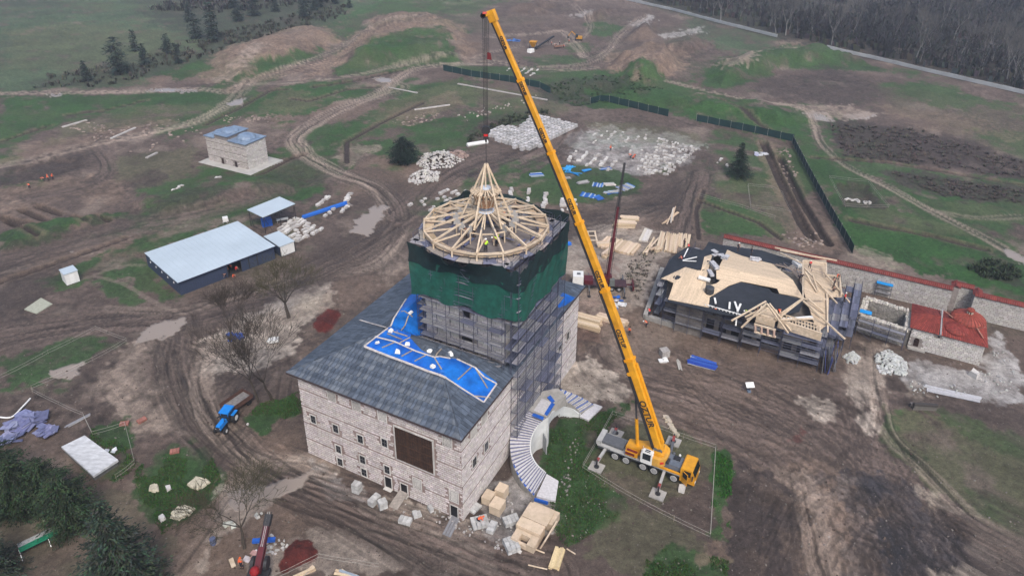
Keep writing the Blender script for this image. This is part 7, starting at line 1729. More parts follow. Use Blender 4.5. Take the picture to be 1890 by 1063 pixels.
# things lying round the palace foot
def crate(px, s, rz, label, mm=TIMBER, name='wooden_crate', cat='crate'):
    g = site(*px, 0); t = thing(name, label, cat, (g.x, g.y, 0)); m = MB(); m.box((g.x, g.y, s[2]/2+.08), s, rz); m.build('body', mm, t)
    m = MB()
    for a in (-.4, .4): m.box((g.x+a*s[0]*math.cos(rz), g.y+a*s[0]*math.sin(rz), .04), (.1, s[1], .08), rz)
    tag(m.build('skid', mat('skid_wood', (.3, .24, .17)), t), kind='stuff'); m = MB(); m.box((g.x, g.y, s[2]+.1), (s[0]*1.03, s[1]*1.03, .05), rz); m.build('lid', mm, t); return t
CR = mat('crate_board', (.50, .40, .29), .7, .1, 2, col2=(.55, .44, .33), objvar=.08)
crate((902, 925), (1.5, 1.3, 1.1), 1.1, 'lowest-left pale wooden crate of the three by the palace corner', CR); crate((926, 916), (1.4, 1.3, 1.5), 1.1, 'tallest pale wooden crate of the three, nearest the stair', CR); crate((918, 942), (1.7, 1.5, 1.3), 1.1, 'front pale wooden crate of the three by the palace corner', CR)
def blockstack(px, rows, label, base=(.42, .42, .41), s=(.5, .9, .28), rz=.4):
    g = site(*px, 0); t = thing('block_stack', label, 'block stack', (g.x, g.y, 0)); d = Vector((math.cos(rz), math.sin(rz), 0)); e = Vector((-d.y, d.x, 0)); TM = mat('grey_cut_block', base, .85, .2, 2, objvar=.15)
    for (i, j, k) in rows:
        c = g+d*(i*(s[0]+.04))+e*(j*(s[1]+.04)); m = MB(); m.box((c.x, c.y, s[2]*(k+.5)), s, rz+random.uniform(-.05, .05)); m.build('block', TM, t)
G3 = [(i, j, k) for k in range(3) for i in range(3) for j in range(1)]
blockstack((656, 905), [(i, 0, k) for k in range(5) for i in range(2)], 'tall stack of grey blocks on the pale patch left of the palace door', rz=-.4); blockstack((686, 932), G3, 'stack of grey blocks with long top slabs, left of the ramp', rz=1.0); blockstack((703, 937), [(i, 0, k) for k in range(4) for i in range(2)], 'square stack of grey blocks just left of the ramp', rz=.5); blockstack((741, 961), [(i, 0, k) for k in range(2) for i in range(3)], 'low stack of three grey blocks in front of the ramp', rz=-.3); blockstack((766, 952), [(0, 0, 0), (1, 0, 0), (0, 0, 1)], 'dark low block pile right of the ramp', (.2, .19, .18)); blockstack((795, 941), [(0, 0, 0), (0, 0, 1)], 'two pale blocks close to the palace wall', rz=.6)
blockstack((876, 973), [(i, j, 0) for i in range(4) for j in range(2)]+[(1, 0, 1), (2, 0, 1)], 'block pile the bending worker leans over', rz=.3); blockstack((905, 982), [(i, 0, k) for k in range(2) for i in range(3)], 'small grey block stack right of the bending worker', rz=1.2); blockstack((935, 970), [(i, j, k) for i in range(4) for j in range(2) for k in range(2)], 'pale block heap left of the big crates', (.5, .5, .49), (.45, .6, .3)); blockstack((940, 1020), [(i, j, k) for i in range(3) for j in range(3) for k in range(2)], 'grey rock-like block heap below the big crates', (.36, .35, .34), (.5, .6, .4)); blockstack((872, 944), [(i, j, 0) for i in range(3) for j in range(2)], 'flat grey blocks at the near corner of the palace', rz=.9)
g = site(833, 972, 0); m = MB()
for k in range(3): m.box((g.x+(-.4+k*.4)*math.cos(1.1-1.57), g.y+(-.4+k*.4)*math.sin(1.1-1.57), .15), (3.0, .34, .08), 1.25)
t = thing('plank_ramp', 'plank ramp leading to the doorway at the palace corner', 'ramp', (g.x, g.y, 0)); m.build('planks', mat('grey_board', (.2, .2, .21)), t)
g = site(736, 925, 0); m = MB(); m.box((g.x, g.y, .3), (2.6, 1.3, .15), PA+math.pi, M=Matrix.Rotation(.2, 3, 'Y')); single(m, 'doorway_ramp', mat('weathered_ramp', (.28, .25, .22), .85, .2), 'short wide ramp at the middle doorway of the palace', 'ramp')
# big stacked panels (lower centre)
bs = thing('panel_stack', 'big stack of pale wooden panel boxes at the bottom centre', 'panel stack', (*site(985, 985)[:2], 0)); g = site(985, 985, 0); bf = frame((g.x, g.y), R(-28))
for n_, x0, x1, y0, y1, z0, z1 in (('panel_box', -1.7, 1.9, 1.2, 3.4, .1, 1.3), ('panel_box', -2.0, 1.4, .6, 3.0, 1.32, 1.5), ('panel_box', -2.0, 1.3, -.9, .5, .1, 1.5), ('panel_box', -1.8, -.9, -2.6, -1.0, .1, 1.1), ('panel_box', .3, 1.3, -2.6, -1.0, .1, 1.1), ('panel_box', -.9, .3, -1.5, -1.0, .1, 1.1), ('panel_box', -.9, .3, -2.6, -2.2, .1, .7)):
    m = MB(); m.box(bf((x0+x1)/2, (y0+y1)/2, (z0+z1)/2), (x1-x0, y1-y0, z1-z0), R(-28)); m.build(n_, CR, bs)
m = MB(); m.box(bf(1.95, .1, .9), (.18, 3.4, 1.6), R(-28), M=Matrix.Rotation(.35, 3, 'Y')); m.build('leaning_panel', CR, bs)
pile((1028, 1033), 1.25, 20, 2.9, .2, [(.60, .48, .28), (.55, .43, .25)], 'stack of yellow-brown boards across two bearers at the bottom edge', th=.12, layers=3, aj=.02, spread=.05)
for (a, b, lb) in (((1005, 1020), (985, 1012), 'left loose lath beside the yellow-brown board stack'), ((1046, 1012), (1062, 1022), 'right loose lath beside the yellow-brown board stack'), ((975, 1042), (1010, 1050), 'lower loose lath near the bottom edge')):
    m = MB(); m.beam(site(*a, .1), site(*b, .1), .12, .1); single(m, 'loose_lath', TIMBER, lb, 'lath')
# slabs and rocks on the lower-left lawn
for px, w, d, rz, lb in (((368, 893), 2.6, 1.5, -.45, 'long pale rough slab at the right edge of the lawn'), ((340, 948), 2.6, 2.0, -.3, 'broad pale rough slab at the bottom of the lawn'), ((285, 903), 1.4, 1.2, .4, 'pale boulder slab in the middle of the lawn')):
    g = site(*px, 0); m = MB(); random.seed(int(px[0])); 
    for k in range(7): c = (g.x+math.cos(rz)*random.uniform(-w*.35, w*.35), g.y+math.sin(rz)*random.uniform(-w*.35, w*.35), .18+k*.01); m.box(c, (w*random.uniform(.4, .6), d*random.uniform(.6, 1), .3), rz+random.uniform(-.2, .2), taper=.15)
    single(m, 'rough_slab', mat('rough_pale_rock', (.46, .42, .32), .9, .3, 2, bump=.05), lb, 'stone slab')
for px, r, lb in (((312, 902), .55, 'small pale rock right of the lawn boulder'), ((300, 957), .6, 'grey rock left of the broad rough slab'), ((958, 1018), .3, 'small rock below the big crates'), ((1258, 903), .5, 'flat pale stone near the crane cab'), ((457, 783), .25, 'small pale stone on the grass by the blue tractor'), ((1797, 695), .9, 'upright white slab on the gravel in front of the bath house')):
    g = site(*px, 0); m = MB(); m.rock((g.x, g.y, r*.3), r, .5 if r < .8 else 1.0); single(m, 'rock', STONEW, lb, 'rock')
m = MB(); a, b = site(1230, 770, .1), site(1247, 800, .1)
for k in range(14): p = a.lerp(b, k/13); m.cur = jit((.42, .36, .28), .15); m.rock((p.x+random.uniform(-.2, .2), p.y+random.uniform(-.2, .2), .1), .4, .4)
single(m, 'gravel_ridge', TONE, 'narrow ridge of pale gravel above the crane rope', 'gravel ridge', kind='stuff')
for px, lb, rz in (((323, 835), 'flat reddish brick pallet on the lawn edge', .3), ((230, 784), 'red brick pallet at the rope corner', .2), ((262, 778), 'broken reddish pallet lying near the rope corner', .9)):
    g = site(*px, 0); t = thing('brick_pallet', lb, 'pallet', (g.x, g.y, 0)); mm = mat('brick_red', (.30, .13, .10), .85, .2, 5, objvar=.15)
    for k in range(6): m = MB(); m.box((g.x+(-.4+k % 3*.42)*math.cos(rz), g.y+(-.4+k % 3*.42)*math.sin(rz), .2+.16*(k//3)), (.38, .8, .14), rz); m.build('brick_row', mm, t)
# white membrane building, tarps and dig (lower left)
g = [site(*q, 1.1) for q in ((113, 824), (156, 803), (218, 848), (172, 878))]; t = thing('membrane_roof', 'low flat roof covered with wrinkled white sheeting by the conifers', 'low roof', (g[0].x, g[0].y, 0)); m = MB(); P = [(p.x, p.y) for p in g]; ar = sum(P[i][0]*P[(i+1) % 4][1]-P[(i+1) % 4][0]*P[i][1] for i in range(4)); P = P if ar > 0 else P[::-1]
m.prism(P, .75, 1.1); m.build('white_sheeting', mat('white_membrane', (.52, .53, .54), .6, .2, .8, bump=.06, stretch=(1, 3, 1)), t); cx = sum(p[0] for p in P)/4; cy = sum(p[1] for p in P)/4; m = MB(); m.prism([(cx+(p[0]-cx)*.93, cy+(p[1]-cy)*.93) for p in P], -.1, .75); m.build('low_wall', mat('damp_wall', (.14, .14, .13), .9), t)
PT = [(.17, .18, .30), (.13, .14, .25), (.22, .23, .34)]
for px, n, s, lb in (((48, 780), 34, 2.0, 'wide wrinkled purple-blue tarpaulin over the dig, left'), ((85, 798), 22, 1.3, 'purple-blue tarpaulin over the dig, right piece'), ((20, 812), 18, 1.3, 'purple-blue tarpaulin at the left edge, lowest piece')): sheetheap(px, n, s, PT, lb, 'purple_tarpaulin', h=.5)
m = MB(); P = smoothline([tuple(site(*q, .3)) for q in ((-10, 768), (20, 770), (40, 752), (56, 735))], 5)
for a, b in zip(P, P[1:]): m.tube(a, b, .12, n=6, caps=False)
single(m, 'white_hose', WHITEM, 'white hose curving over the dig at the left edge', 'hose')
pile((143, 778), .9, 3, 3.6, .2, GW, 'long planks lying on the slope above the white sheeting', layers=1)
sheetheap((205, 829), 3, .7, [(.55, .58, .6)], 'small pale sheet on the grass beside the white sheeting', 'pale_sheet', 'sheet')
# green benches
GRB = mat('green_plank', (.012, .17, .09), .6, .2, 3)
for (a, b, w, lb) in (((35, 1015), (138, 965), 1.5, 'long green bench-like trough on legs under the conifers'), ((78, 945), (112, 932), 1.3, 'short green trough with legs under the conifers')):
    A, B = site(*a, .9), site(*b, .9); t = thing('green_trough', lb, 'bench', (A.x, A.y, 0)); d = (B-A).normalized(); e = Vector((-d.y, d.x, 0)); L = (B-A).length
    for k in range(3): m = MB(); m.beam(A+e*(k*.28-.28), B+e*(k*.28-.28), .22, .1); m.build('plank', GRB, t)
    m = MB(); m.beam(A+e*.75, B+e*.75, .7, .12); m.build('grey_filling', mat('grey_gravel_fill', (.32, .33, .32), .9, .4, 6), t)
    for k in range(max(2, int(L/2.2))+1):
        p = A+d*(L*k/max(2, int(L/2.2))); m = MB(); m.beam(p-e*1.0-Vector((0, 0, .85)), p+e*.2, .08); m.build('leg', WHITEM, t)
# red sand heaps carry their own shape in the ground; tools and boxes beside the lower loading crane
m = MB(); a = site(1700, 722, .15)
pile((1760, 728), -.35, 6, 8.0, .5, [(.34, .35, .40), (.42, .42, .42)], 'long grey metal sheets lying below the gravel by the bath house', layers=2, aj=.08, th=.06)
pile((1702, 754), -.05, 5, 3.6, .45, [(.05, .045, .04), (.12, .11, .10)], 'dark logs lying on the slope below the bath house', layers=2, th=.35, aj=.15)
P = [site(*q, 0) for q in ((1555, 360), (1575, 358), (1612, 368), (1605, 374))]; m = MB()
for k in range(12): p = P[0].lerp(P[2], random.random()); m.box((p.x+random.uniform(-.8, .8), p.y+random.uniform(-.8, .8), gz(p.x, p.y)+.2), (random.uniform(.6, 1.6), .6, .3), random.random()*2)
single(m, 'dug_out_stones', STONEW, 'group of white stones lying in the small square dig', 'stones', kind='stuff')
sheetheap((1405, 285), 6, 1.6, [(.5, .5, .52), (.38, .4, .5)], 'white and blue sheets lying by the long trench', 'sheet_pile', 'sheets'); sheetheap((503, 628), 3, .7, [(.55, .55, .52)], 'small white box pile near the red sand', 'white_box', 'box')
g = site(506, 632, 0); m = MB(); m.box((g.x, g.y, .5), (1.6, 1.0, .5), .3); m.tube((g.x-.6, g.y-.4, .3), (g.x-.6, g.y+.4, .3), .3, n=10); single(m, 'small_mixer', WCAB, 'small white mixer machine left of the lead roof corner', 'machine')
sheetheap((1030, 72), 5, 2, [(.05, .12, .3)], 'distant blue tarpaulin left of the yellow sieving machine', 'blue_tarpaulin') if False else sheetheap((948, 75), 7, 2.4, [(.05, .12, .32)], 'distant blue tarpaulin near the top of the crane boom', 'blue_tarpaulin')

# ---------------------------------------------------------------- vehicles
def tractor():
    g = site(419, 785, 0); a = R(-100); t = thing('tractor', 'bright blue tractor with blue cab roof driving on the muddy track', 'tractor', (g.x, g.y, 0)); f = frame((g.x, g.y), a)
    TB = mat('tractor_blue', (.012, .20, .62), .35, .08, 2)
    def bx(n, x0, x1, y0, y1, z0, z1, mm, tp=0, par=None): m = MB(); m.box(f((x0+x1)/2, (y0+y1)/2, (z0+z1)/2), (x1-x0, y1-y0, z1-z0), a, taper=tp); return m.build(n, mm, par or t)
    bx('hood', .2, 2.1, -.38, .38, .95, 1.6, TB, .12); bx('grille', 2.08, 2.2, -.33, .33, .8, 1.45, GRILL); bx('chassis', -1.4, 2.0, -.3, .3, .6, .95, GRILL)
    cb = bx('cab', -1.3, .2, -.65, .65, .95, 2.45, GLASS, .08); bx('cab_roof', -1.45, .35, -.75, .75, 2.45, 2.62, TB, .05, cb)
    for x in (-1.2, .12):
        for y in (-.6, .6): m = MB(); m.beam(f(x, y, 1.0), f(x, y*.93, 2.45), .08); m.build('cab_pillar', TB, cb)
    for y in (-.85, .85):
        m = MB(); m.tube(f(-1.0, y-.2, .8), f(-1.0, y+.2, .8), .8, n=18); w = m.build('rear_wheel', BLACKM, t); m = MB(); s = 1 if y > 0 else -1; m.tube(f(-1.0, y+s*.2, .8), f(-1.0, y+s*.22, .8), .4, n=12); m.build('rim', WCAB, w)
        m = MB(); m.box(f(-1.0, y, 1.65), (1.2, .45, .08), a); m.build('fender', TB, t); m = MB(); m.tube(f(1.5, y*.9-.13, .5), f(1.5, y*.9+.13, .5), .5, n=14); w = m.build('front_wheel', BLACKM, t); m = MB(); m.tube(f(1.5, y*.9+s*.13, .5), f(1.5, y*.9+s*.15, .5), .25, n=10); m.build('rim', WCAB, w)
        m = MB(); m.box(f(2.15, y*.3, 1.3), (.1, .2, .15), a); m.build('headlight', WHITEM, t)
    m = MB(); m.tube(f(.9, .42, 1.6), f(.9, .42, 2.3), .05, n=6); m.build('exhaust', GRILL, t)
    g = site(439, 752, 0); b = R(-122); r = thing('tipping_trailer', 'rusty brown two-axle trailer behind the blue tractor', 'trailer', (g.x, g.y, 0)); f = frame((g.x, g.y), b); RB = mat('rusty_brown', (.095, .05, .04), .8, .3, 3)
    def bx(n, x0, x1, y0, y1, z0, z1, mm): m = MB(); m.box(f((x0+x1)/2, (y0+y1)/2, (z0+z1)/2), (x1-x0, y1-y0, z1-z0), b); return m.build(n, mm, r)
    bx('bed', -2.1, 2.1, -1.1, 1.1, .95, 1.1, mat('worn_bed', (.20, .19, .185), .8, .3, 2)); bx('side_board', -2.1, 2.1, -1.15, -1.08, .95, 1.7, RB); bx('side_board', -2.1, 2.1, 1.08, 1.15, .95, 1.7, RB); bx('front_board', 2.05, 2.12, -1.08, 1.08, .95, 1.7, RB); bx('tail_board', -2.12, -2.05, -1.08, 1.08, .95, 1.6, RB); bx('drawbar', 2.1, 3.6, -.08, .08, .6, .75, GRILL); bx('chassis', -1.9, 1.9, -.4, .4, .65, .95, GRILL)
    for x in (-1.3, 1.2):
        for y in (-.95, .95): m = MB(); m.tube(f(x, y-.13, .45), f(x, y+.13, .45), .45, n=14); m.build('wheel', BLACKM, r)
tractor()
# loading crane whose boom points up at the viewer, bottom left
g = site(478, 1075, 0); lc = thing('loader_crane', 'dark red loading crane with its boom reaching up at the bottom edge', 'crane', (g.x, g.y, 0)); RDM = mat('dark_red_metal', (.085, .012, .018))
A = Vector(site(474, 1058, 2.2)); Bp = Vector(site(497, 948, 6.5)); d = Bp-A
for k, (a, b, w, mm) in enumerate(((0, .45, .72, RDM), (.4, .85, .6, mat('wine_red', (.075, .01, .018), .4)), (.8, 1.0, .7, GRILL))):
    m = MB(); m.beam(A.lerp(Bp, a), A.lerp(Bp, b), w, w*.9); sct = m.build('boom_section', mm, lc)
    for q in (-1, -.3, .3, 1): m = MB(); o = Vector((q*w*.5, 0, .38)); m.tube(A.lerp(Bp, a)+o, A.lerp(Bp, b)+o, .035, n=5); m.build('hydraulic_line', LGREY if abs(q) < .5 else GRILL, sct)
for s in (-1, 1): m = MB(); p = A+Vector((s*.75, 1.2, .2)); m.tube(p-Vector((.18, 0, 0)), p+Vector((.18, 0, 0)), .75, n=16); m.build('hose_reel', GRILL, lc)
m = MB(); p = A+Vector((-.1, -.2, .4)); m.lathe(tuple(p), [(.5, 0), (.55, .3), (.4, .6), (0, .75)], 12); m.build('red_cap', mat('cap_red', (.22, .012, .014), .45), lc)
m = MB(); m.box(A+Vector((0, -1.5, -1)), (1.6, 2.2, 1.8)); m.build('column', RDM, lc); m = MB(); m.box((g.x, g.y-1.5, 1.0), (2.4, 5.0, .5)); m.build('chassis', GRILL, lc)
for s in (-1, 1):
    for yy in (-3, -1): m = MB(); m.tube((g.x+s*1.1-.15, g.y+yy, .5), (g.x+s*1.1+.15, g.y+yy, .5), .5, n=14); m.build('wheel', BLACKM, lc)
m = MB(); a = site(466, 998, .8); b = site(508, 995, .8); m.beam(a, b, .5, .35); single(m, 'blue_beam', BLUEP, 'blue beam lying across behind the lower dark red crane', 'beam')
sheetheap((468, 1030), 7, .8, [(.55, .50, .50), (.5, .3, .28)], 'white and red boxes left of the lower dark red crane', 'box_pile', 'boxes')
sheetheap((424, 966), 5, .8, [(.50, .50, .44)], 'crumpled white sheet under the bare tree at the bottom', 'white_sheet', 'sheet'); sheetheap((478, 953), 5, .5, [(.38, .37, .34)], 'grey block pile left of the crane boom tip at the bottom', 'block_pile', 'blocks')
g = site(394, 1003, 0); m = MB(); m.tube((g.x, g.y, 0), (g.x, g.y, .9), .35, n=12); m.tube((g.x, g.y, .9), (g.x, g.y, .95), .25, n=10); single(m, 'blue_barrel', mat('blue_grey_drum', (.10, .12, .20), .5), 'blue-grey barrel left under the bottom bare tree', 'barrel')
g = site(429, 1039, 0); m = MB(); m.box((g.x, g.y, .1), (.5, 1.3, .15), .6); single(m, 'pale_board', TIMBER, 'short pale board lying left of the bottom worker', 'board')
pile((563, 1060), .7, 5, 2.6, .3, TW_+[(.3, .33, .36)], 'pile of mixed boards at the bottom edge right of the red heap', aj=.5); pile((640, 1062), -.4, 6, 2.6, .3, TW_+[(.45, .2, .05), (.3, .36, .4)], 'second pile of mixed boards at the bottom edge', aj=.8)
m = MB()
for k in range(26):
    a = 2*math.pi*k/26; p = site(500+14*math.cos(a), 1010, 0); q = (site(508, 1000, 0)); r = random.uniform(.3, 2.2); m.cur = jit((.42, .40, .38), .2); m.rock((q.x+r*math.cos(a), q.y-.6+r*math.sin(a)*.8, .1), random.uniform(.1, .25), .6)
single(m, 'loose_stones', TONE, 'loose white stones right of the lower dark red crane', 'stones', kind='stuff')
# distant machines at the sieving place
def digger(px, rz, label, s=1.0):
    g = site(*px, 0); z = gz(g.x, g.y); t = thing('excavator', label, 'excavator', (g.x, g.y, z)); f = frame((g.x, g.y), rz); OY = mat('orange_yellow', (.45, .22, .02), .5, .2, 2)
    for y in (-.9, .9): m = MB(); m.box(f(0, y, z+.4), (3.2, .5, .8), rz); m.build('track', GRILL, t)
    m = MB(); m.box(f(-.3, 0, z+1.4), (2.6, 2.2, 1.1), rz, taper=.1); m.build('body', OY, t); m = MB(); m.box(f(.8, .6, z+2.0), (1.1, .9, 1.6), rz); m.build('cab', GLASS, t)
    m = MB(); m.beam(f(.9, -.3, z+1.8), f(3.4, -.3, z+3.8), .35); m.build('boom', OY, t); m = MB(); m.beam(f(3.4, -.3, z+3.8), f(4.8, -.3, z+1.6), .28); m.build('arm', OY, t); m = MB(); m.box(f(4.9, -.3, z+1.1), (.8, .9, .8), rz, taper=.3); m.build('bucket', GRILL, t)
digger((1068, 75), 2.9, 'small distant orange excavator at the upper spoil heaps')
g = site(984, 92, 0); z = gz(g.x, g.y); t = thing('sieving_machine', 'distant orange hopper with a slanting conveyor at the spoil heaps', 'machine', (g.x, g.y, z)); OY = mat('orange_yellow', (.45, .22, .02))
m = MB(); m.lathe((g.x, g.y, z+1.2), [(.8, 0), (2.2, 2.2), (2.3, 2.3), (2.2, 2.25)], 4, rz=.6); m.build('hopper', OY, t); m = MB(); m.beam((g.x+1, g.y, z+.6), (g.x+9, g.y+8, z+4.0), .9, .5); m.build('conveyor', GRILL, t)
for a in (-1.5, 1.5):
    for b in (-1.2, 1.2): m = MB(); m.tube((g.x+a, g.y+b, z), (g.x+a, g.y+b, z+2.4), .12, n=6); m.build('leg', GRILL, t)
m = MB(); m.rock((g.x-1, g.y-5, z+.6), 1.4, .6); single(m, 'white_pile', WCAB, 'small white pile in front of the distant sieving machine', 'pile'); g = site(1030, 90, 0); z = gz(g.x, g.y)
m = MB(); m.box((g.x, g.y, z+1), (4, 1.6, .3), .5); 
for a in (-1.6, 1.6): m.tube((g.x+a, g.y+a*.5, z), (g.x+a, g.y+a*.5, z+.9), .12, n=6)
single(m, 'sorting_table', mat('rusty_table', (.2, .1, .06)), 'distant rusty sorting table where workers stand', 'table')

# ---------------------------------------------------------------- people: one continuous skinned body each, clothing as parts
def skin_mesh(name, V, E, Rr, m, sub=1):
    me = bpy.data.meshes.new(name); me.from_pydata(V, E, []); o = bpy.data.objects.new('tmp_'+name, me); COL.objects.link(o)
    md = o.modifiers.new('skin', 'SKIN'); sv = me.skin_vertices[0].data
    for i, r in enumerate(Rr): sv[i].radius = (r, r) if np.isscalar(r) else r
    sv[0].use_root = True; md.use_smooth_shade = True
    s = o.modifiers.new('sub', 'SUBSURF'); s.levels = sub; s.render_levels = sub
    bpy.context.view_layer.update(); out = bpy.data.meshes.new_from_object(o.evaluated_get(bpy.context.evaluated_depsgraph_get())); bpy.data.objects.remove(o); out.name = name; out.materials.clear(); out.materials.append(m); return out
SKINM = mat('skin', (.36, .20, .14), .6, .05, 5)
CLO = {'orange': mat('orange_vest', (.85, .13, .045), .6, .1, 6), 'lime': mat('lime_vest', (.50, .80, .05), .6, .1, 6), 'red': mat('red_jacket', (.55, .03, .03), .6, .1, 6), 'dark': mat('dark_jacket', (.02, .022, .03), .8, .1, 6)}
TRO = mat('dark_trousers', (.022, .024, .035), .85, .15, 6); HELM = {'white': mat('white_helmet', (.75, .75, .72), .35), 'orange': mat('orange_helmet', (.7, .12, .02), .35), 'none': mat('dark_hair', (.02, .014, .01), .8)}; BOOT = mat('boots', (.03, .022, .018), .8)
POSES = {}
def pose(kind):
    if kind in POSES: return POSES[kind]
    if kind == 'stand': hip, ch, nk, hd = (0, 0, .95), (0, .02, 1.32), (0, .03, 1.50), (0, .05, 1.65); kn = [(.11, .03, .5), (-.11, .0, .5)]; ft = [(.13, 0, .06), (-.13, .0, .06)]; el = [(.27, .02, 1.15), (-.27, .02, 1.15)]; ha = [(.26, .15, .92), (-.26, .15, .92)]
    if kind == 'walk': hip, ch, nk, hd = (0, 0, .93), (0, .05, 1.30), (0, .08, 1.48), (0, .12, 1.63); kn = [(.10, .18, .52), (-.10, -.03, .5)]; ft = [(.11, .25, .06), (-.11, -.32, .10)]; el = [(.26, -.12, 1.14), (-.26, .12, 1.14)]; ha = [(.24, -.06, .92), (-.24, .30, .98)]
    if kind == 'bend': hip, ch, nk, hd = (0, -.12, .86), (0, .28, 1.05), (0, .42, 1.08), (0, .54, 1.04); kn = [(.13, .10, .48), (-.13, .08, .48)]; ft = [(.15, -.02, .06), (-.15, -.05, .06)]; el = [(.24, .40, .80), (-.24, .38, .80)]; ha = [(.15, .52, .56), (-.15, .5, .56)]
    if kind == 'reach': hip, ch, nk, hd = (0, 0, .92), (0, .12, 1.27), (0, .17, 1.44), (0, .23, 1.58); kn = [(.12, .10, .5), (-.12, .04, .5)]; ft = [(.16, .02, .06), (-.16, -.05, .06)]; el = [(.27, .30, 1.20), (-.27, .26, 1.16)]; ha = [(.18, .52, 1.12), (-.18, .50, 1.08)]
    if kind == 'crouch': hip, ch, nk, hd = (0, -.15, .42), (0, .08, .76), (0, .14, .92), (0, .2, 1.06); kn = [(.17, .28, .52), (-.17, .26, .50)]; ft = [(.16, .05, .06), (-.16, .02, .06)]; el = [(.27, .26, .62), (-.27, .24, .62)]; ha = [(.15, .44, .42), (-.15, .44, .42)]
    hip, ch, nk, hd = map(np.array, (hip, ch, nk, hd))
    V = [hip, (hip+ch)/2, ch, nk, hd-(hd-nk)*.25, hd+(hd-nk)*.35]; E = [(0, 1), (1, 2), (2, 3), (3, 4), (4, 5)]; Rr = [(.15, .11), (.135, .10), (.17, .11), .055, .085, .085]
    for s in (0, 1):
        sg = 1 if s == 0 else -1; b = len(V)
        sh = ch+np.array([sg*.19, 0, .09]) if kind != 'bend' else ch+np.array([sg*.19, .03, .02])
        h_ = np.array(ha[s]); e_ = np.array(el[s]); hv = (h_-e_)/np.linalg.norm(h_-e_); V += [sh, e_, h_, h_+hv*.09]; E += [(2, b), (b, b+1), (b+1, b+2), (b+2, b+3)]; Rr += [.065, .048, .034, (.045, .022)]
        b2 = len(V)                                  # fingers
        for q in range(5):
            ang = (q-2)*.22; pv = np.array([1.0, 0, 0])*math.sin(ang)*.05; V.append(V[b+3]+hv*(.065 if q not in (0,) else .03)+pv*(1.2 if q else 1.8)); E.append((b+3, b2+q)); Rr.append(.010)
        c = len(V); hp = hip+np.array([sg*.10, 0, -.05]); f_ = np.array(ft[s]); V += [hp, np.array(kn[s]), f_+np.array([0, -.02, .05]), f_+np.array([0, .16, .0])]; E += [(0, c), (c, c+1), (c+1, c+2), (c+2, c+3)]; Rr += [.095, .065, .045, (.045, .035)]
    body = skin_mesh('body', [tuple(v) for v in V], E, Rr, SKINM, 1)
    tor = skin_mesh('jacket', [tuple(hip+np.array([0, 0, -.02])), tuple((hip+ch)/2), tuple(ch), tuple(ch+(nk-ch)*.6)]+[tuple(V[6]), tuple(V[7]), tuple(V[8]-(V[8]-V[7])*.15)]+[tuple(V[15]), tuple(V[16]), tuple(V[17]-(V[17]-V[16])*.15)], [(0, 1), (1, 2), (2, 3), (2, 4), (4, 5), (5, 6), (2, 7), (7, 8), (8, 9)], [(.185, .145), (.175, .14), (.205, .15), .09, .095, .07, .055, .095, .07, .055], None, 1)
    k1, k2 = np.array(kn[0]), np.array(kn[1]); tr = skin_mesh('trousers', [tuple(hip), tuple(hip+np.array([.10, 0, -.06])), tuple(k1), tuple(np.array(ft[0])+np.array([0, -.02, .08])), tuple(hip+np.array([-.10, 0, -.06])), tuple(k2), tuple(np.array(ft[1])+np.array([0, -.02, .08]))], [(0, 1), (1, 2), (2, 3), (0, 4), (4, 5), (5, 6)], [(.16, .13), .115, .088, .07, .115, .088, .07], TRO, 1)
    bt = MB()
    for f_ in ft: bt.box((f_[0], f_[1]+.05, f_[2]), (.12, .30, .12), taper=.2)
    btm = bt.mesh('boots', BOOT); d = (hd-nk)/np.linalg.norm(hd-nk); hm_ = MB(); c = hd+d*.05; hm_.lathe((c[0], c[1], c[2]), [(.15, -.02), (.125, .0), (.12, .06), (.085, .115), (0, .14)], 12)
    fc = MB(); face = hd+np.array([0, .085, -.005]); fc.rock(tuple(face), .016, 1); 
    for s in (-1, 1): fc.rock(tuple(hd+np.array([s*.035, .078, .02])), .010, 1)
    POSES[kind] = (body, tor, tr, btm, hm_.mesh('helmet', None), fc.mesh('face', mat('face_features', (.12, .05, .04))))
    return POSES[kind]
MC = {}
def withmat(me, m):
    k = (me.name, m.name)
    if k not in MC: c = me.copy(); c.materials.clear(); c.materials.append(m); MC[k] = c
    return MC[k]
def person(px, rz, vest, helm, kind, label, z=0.0, xyz=None):
    p = Vector(xyz) if xyz else site(*px, z); zz = p.z if (xyz or z) else gz(p.x, p.y)
    t = thing('person', label, 'person', (p.x, p.y, zz), rz); b, j, tr, bt, hm_, fc = pose(kind)
    for n, me in (('body', b), ('jacket', withmat(j, CLO[vest])), ('trousers', tr), ('boots', bt), ('helmet' if helm != 'none' else 'hair', withmat(hm_, HELM[helm])), ('face', fc)):
        o = bpy.data.objects.new(n, me); COL.objects.link(o); o.parent = t
person((1162, 618), 2.6, 'orange', 'none', 'stand', 'worker in orange vest standing alone right of the crane boom'); person((1193, 603), 1.2, 'orange', 'white', 'bend', 'worker in orange bending near the timber building corner')
person((884, 966), -1.2, 'orange', 'orange', 'bend', 'worker in orange bending over blocks at the palace corner'); person((447, 1047), 3.1, 'orange', 'orange', 'stand', 'worker in orange standing by the lower dark red crane')
for k, (px, rz, ps, lb) in enumerate((((417, 513), 2.5, 'bend', 'worker in orange bending at the left of the shed doorway'), ((433, 513), 3.4, 'crouch', 'worker in orange crouching in front of the shed doorway'), ((422, 505), 2.0, 'stand', 'worker standing just inside the shed doorway, left'), ((428, 500), 3.0, 'walk', 'worker deeper inside the shed doorway'), ((438, 504), 4.0, 'stand', 'worker standing at the right post of the shed doorway'))): person(px, rz, 'orange' if k != 4 else 'red', 'none', ps, lb)
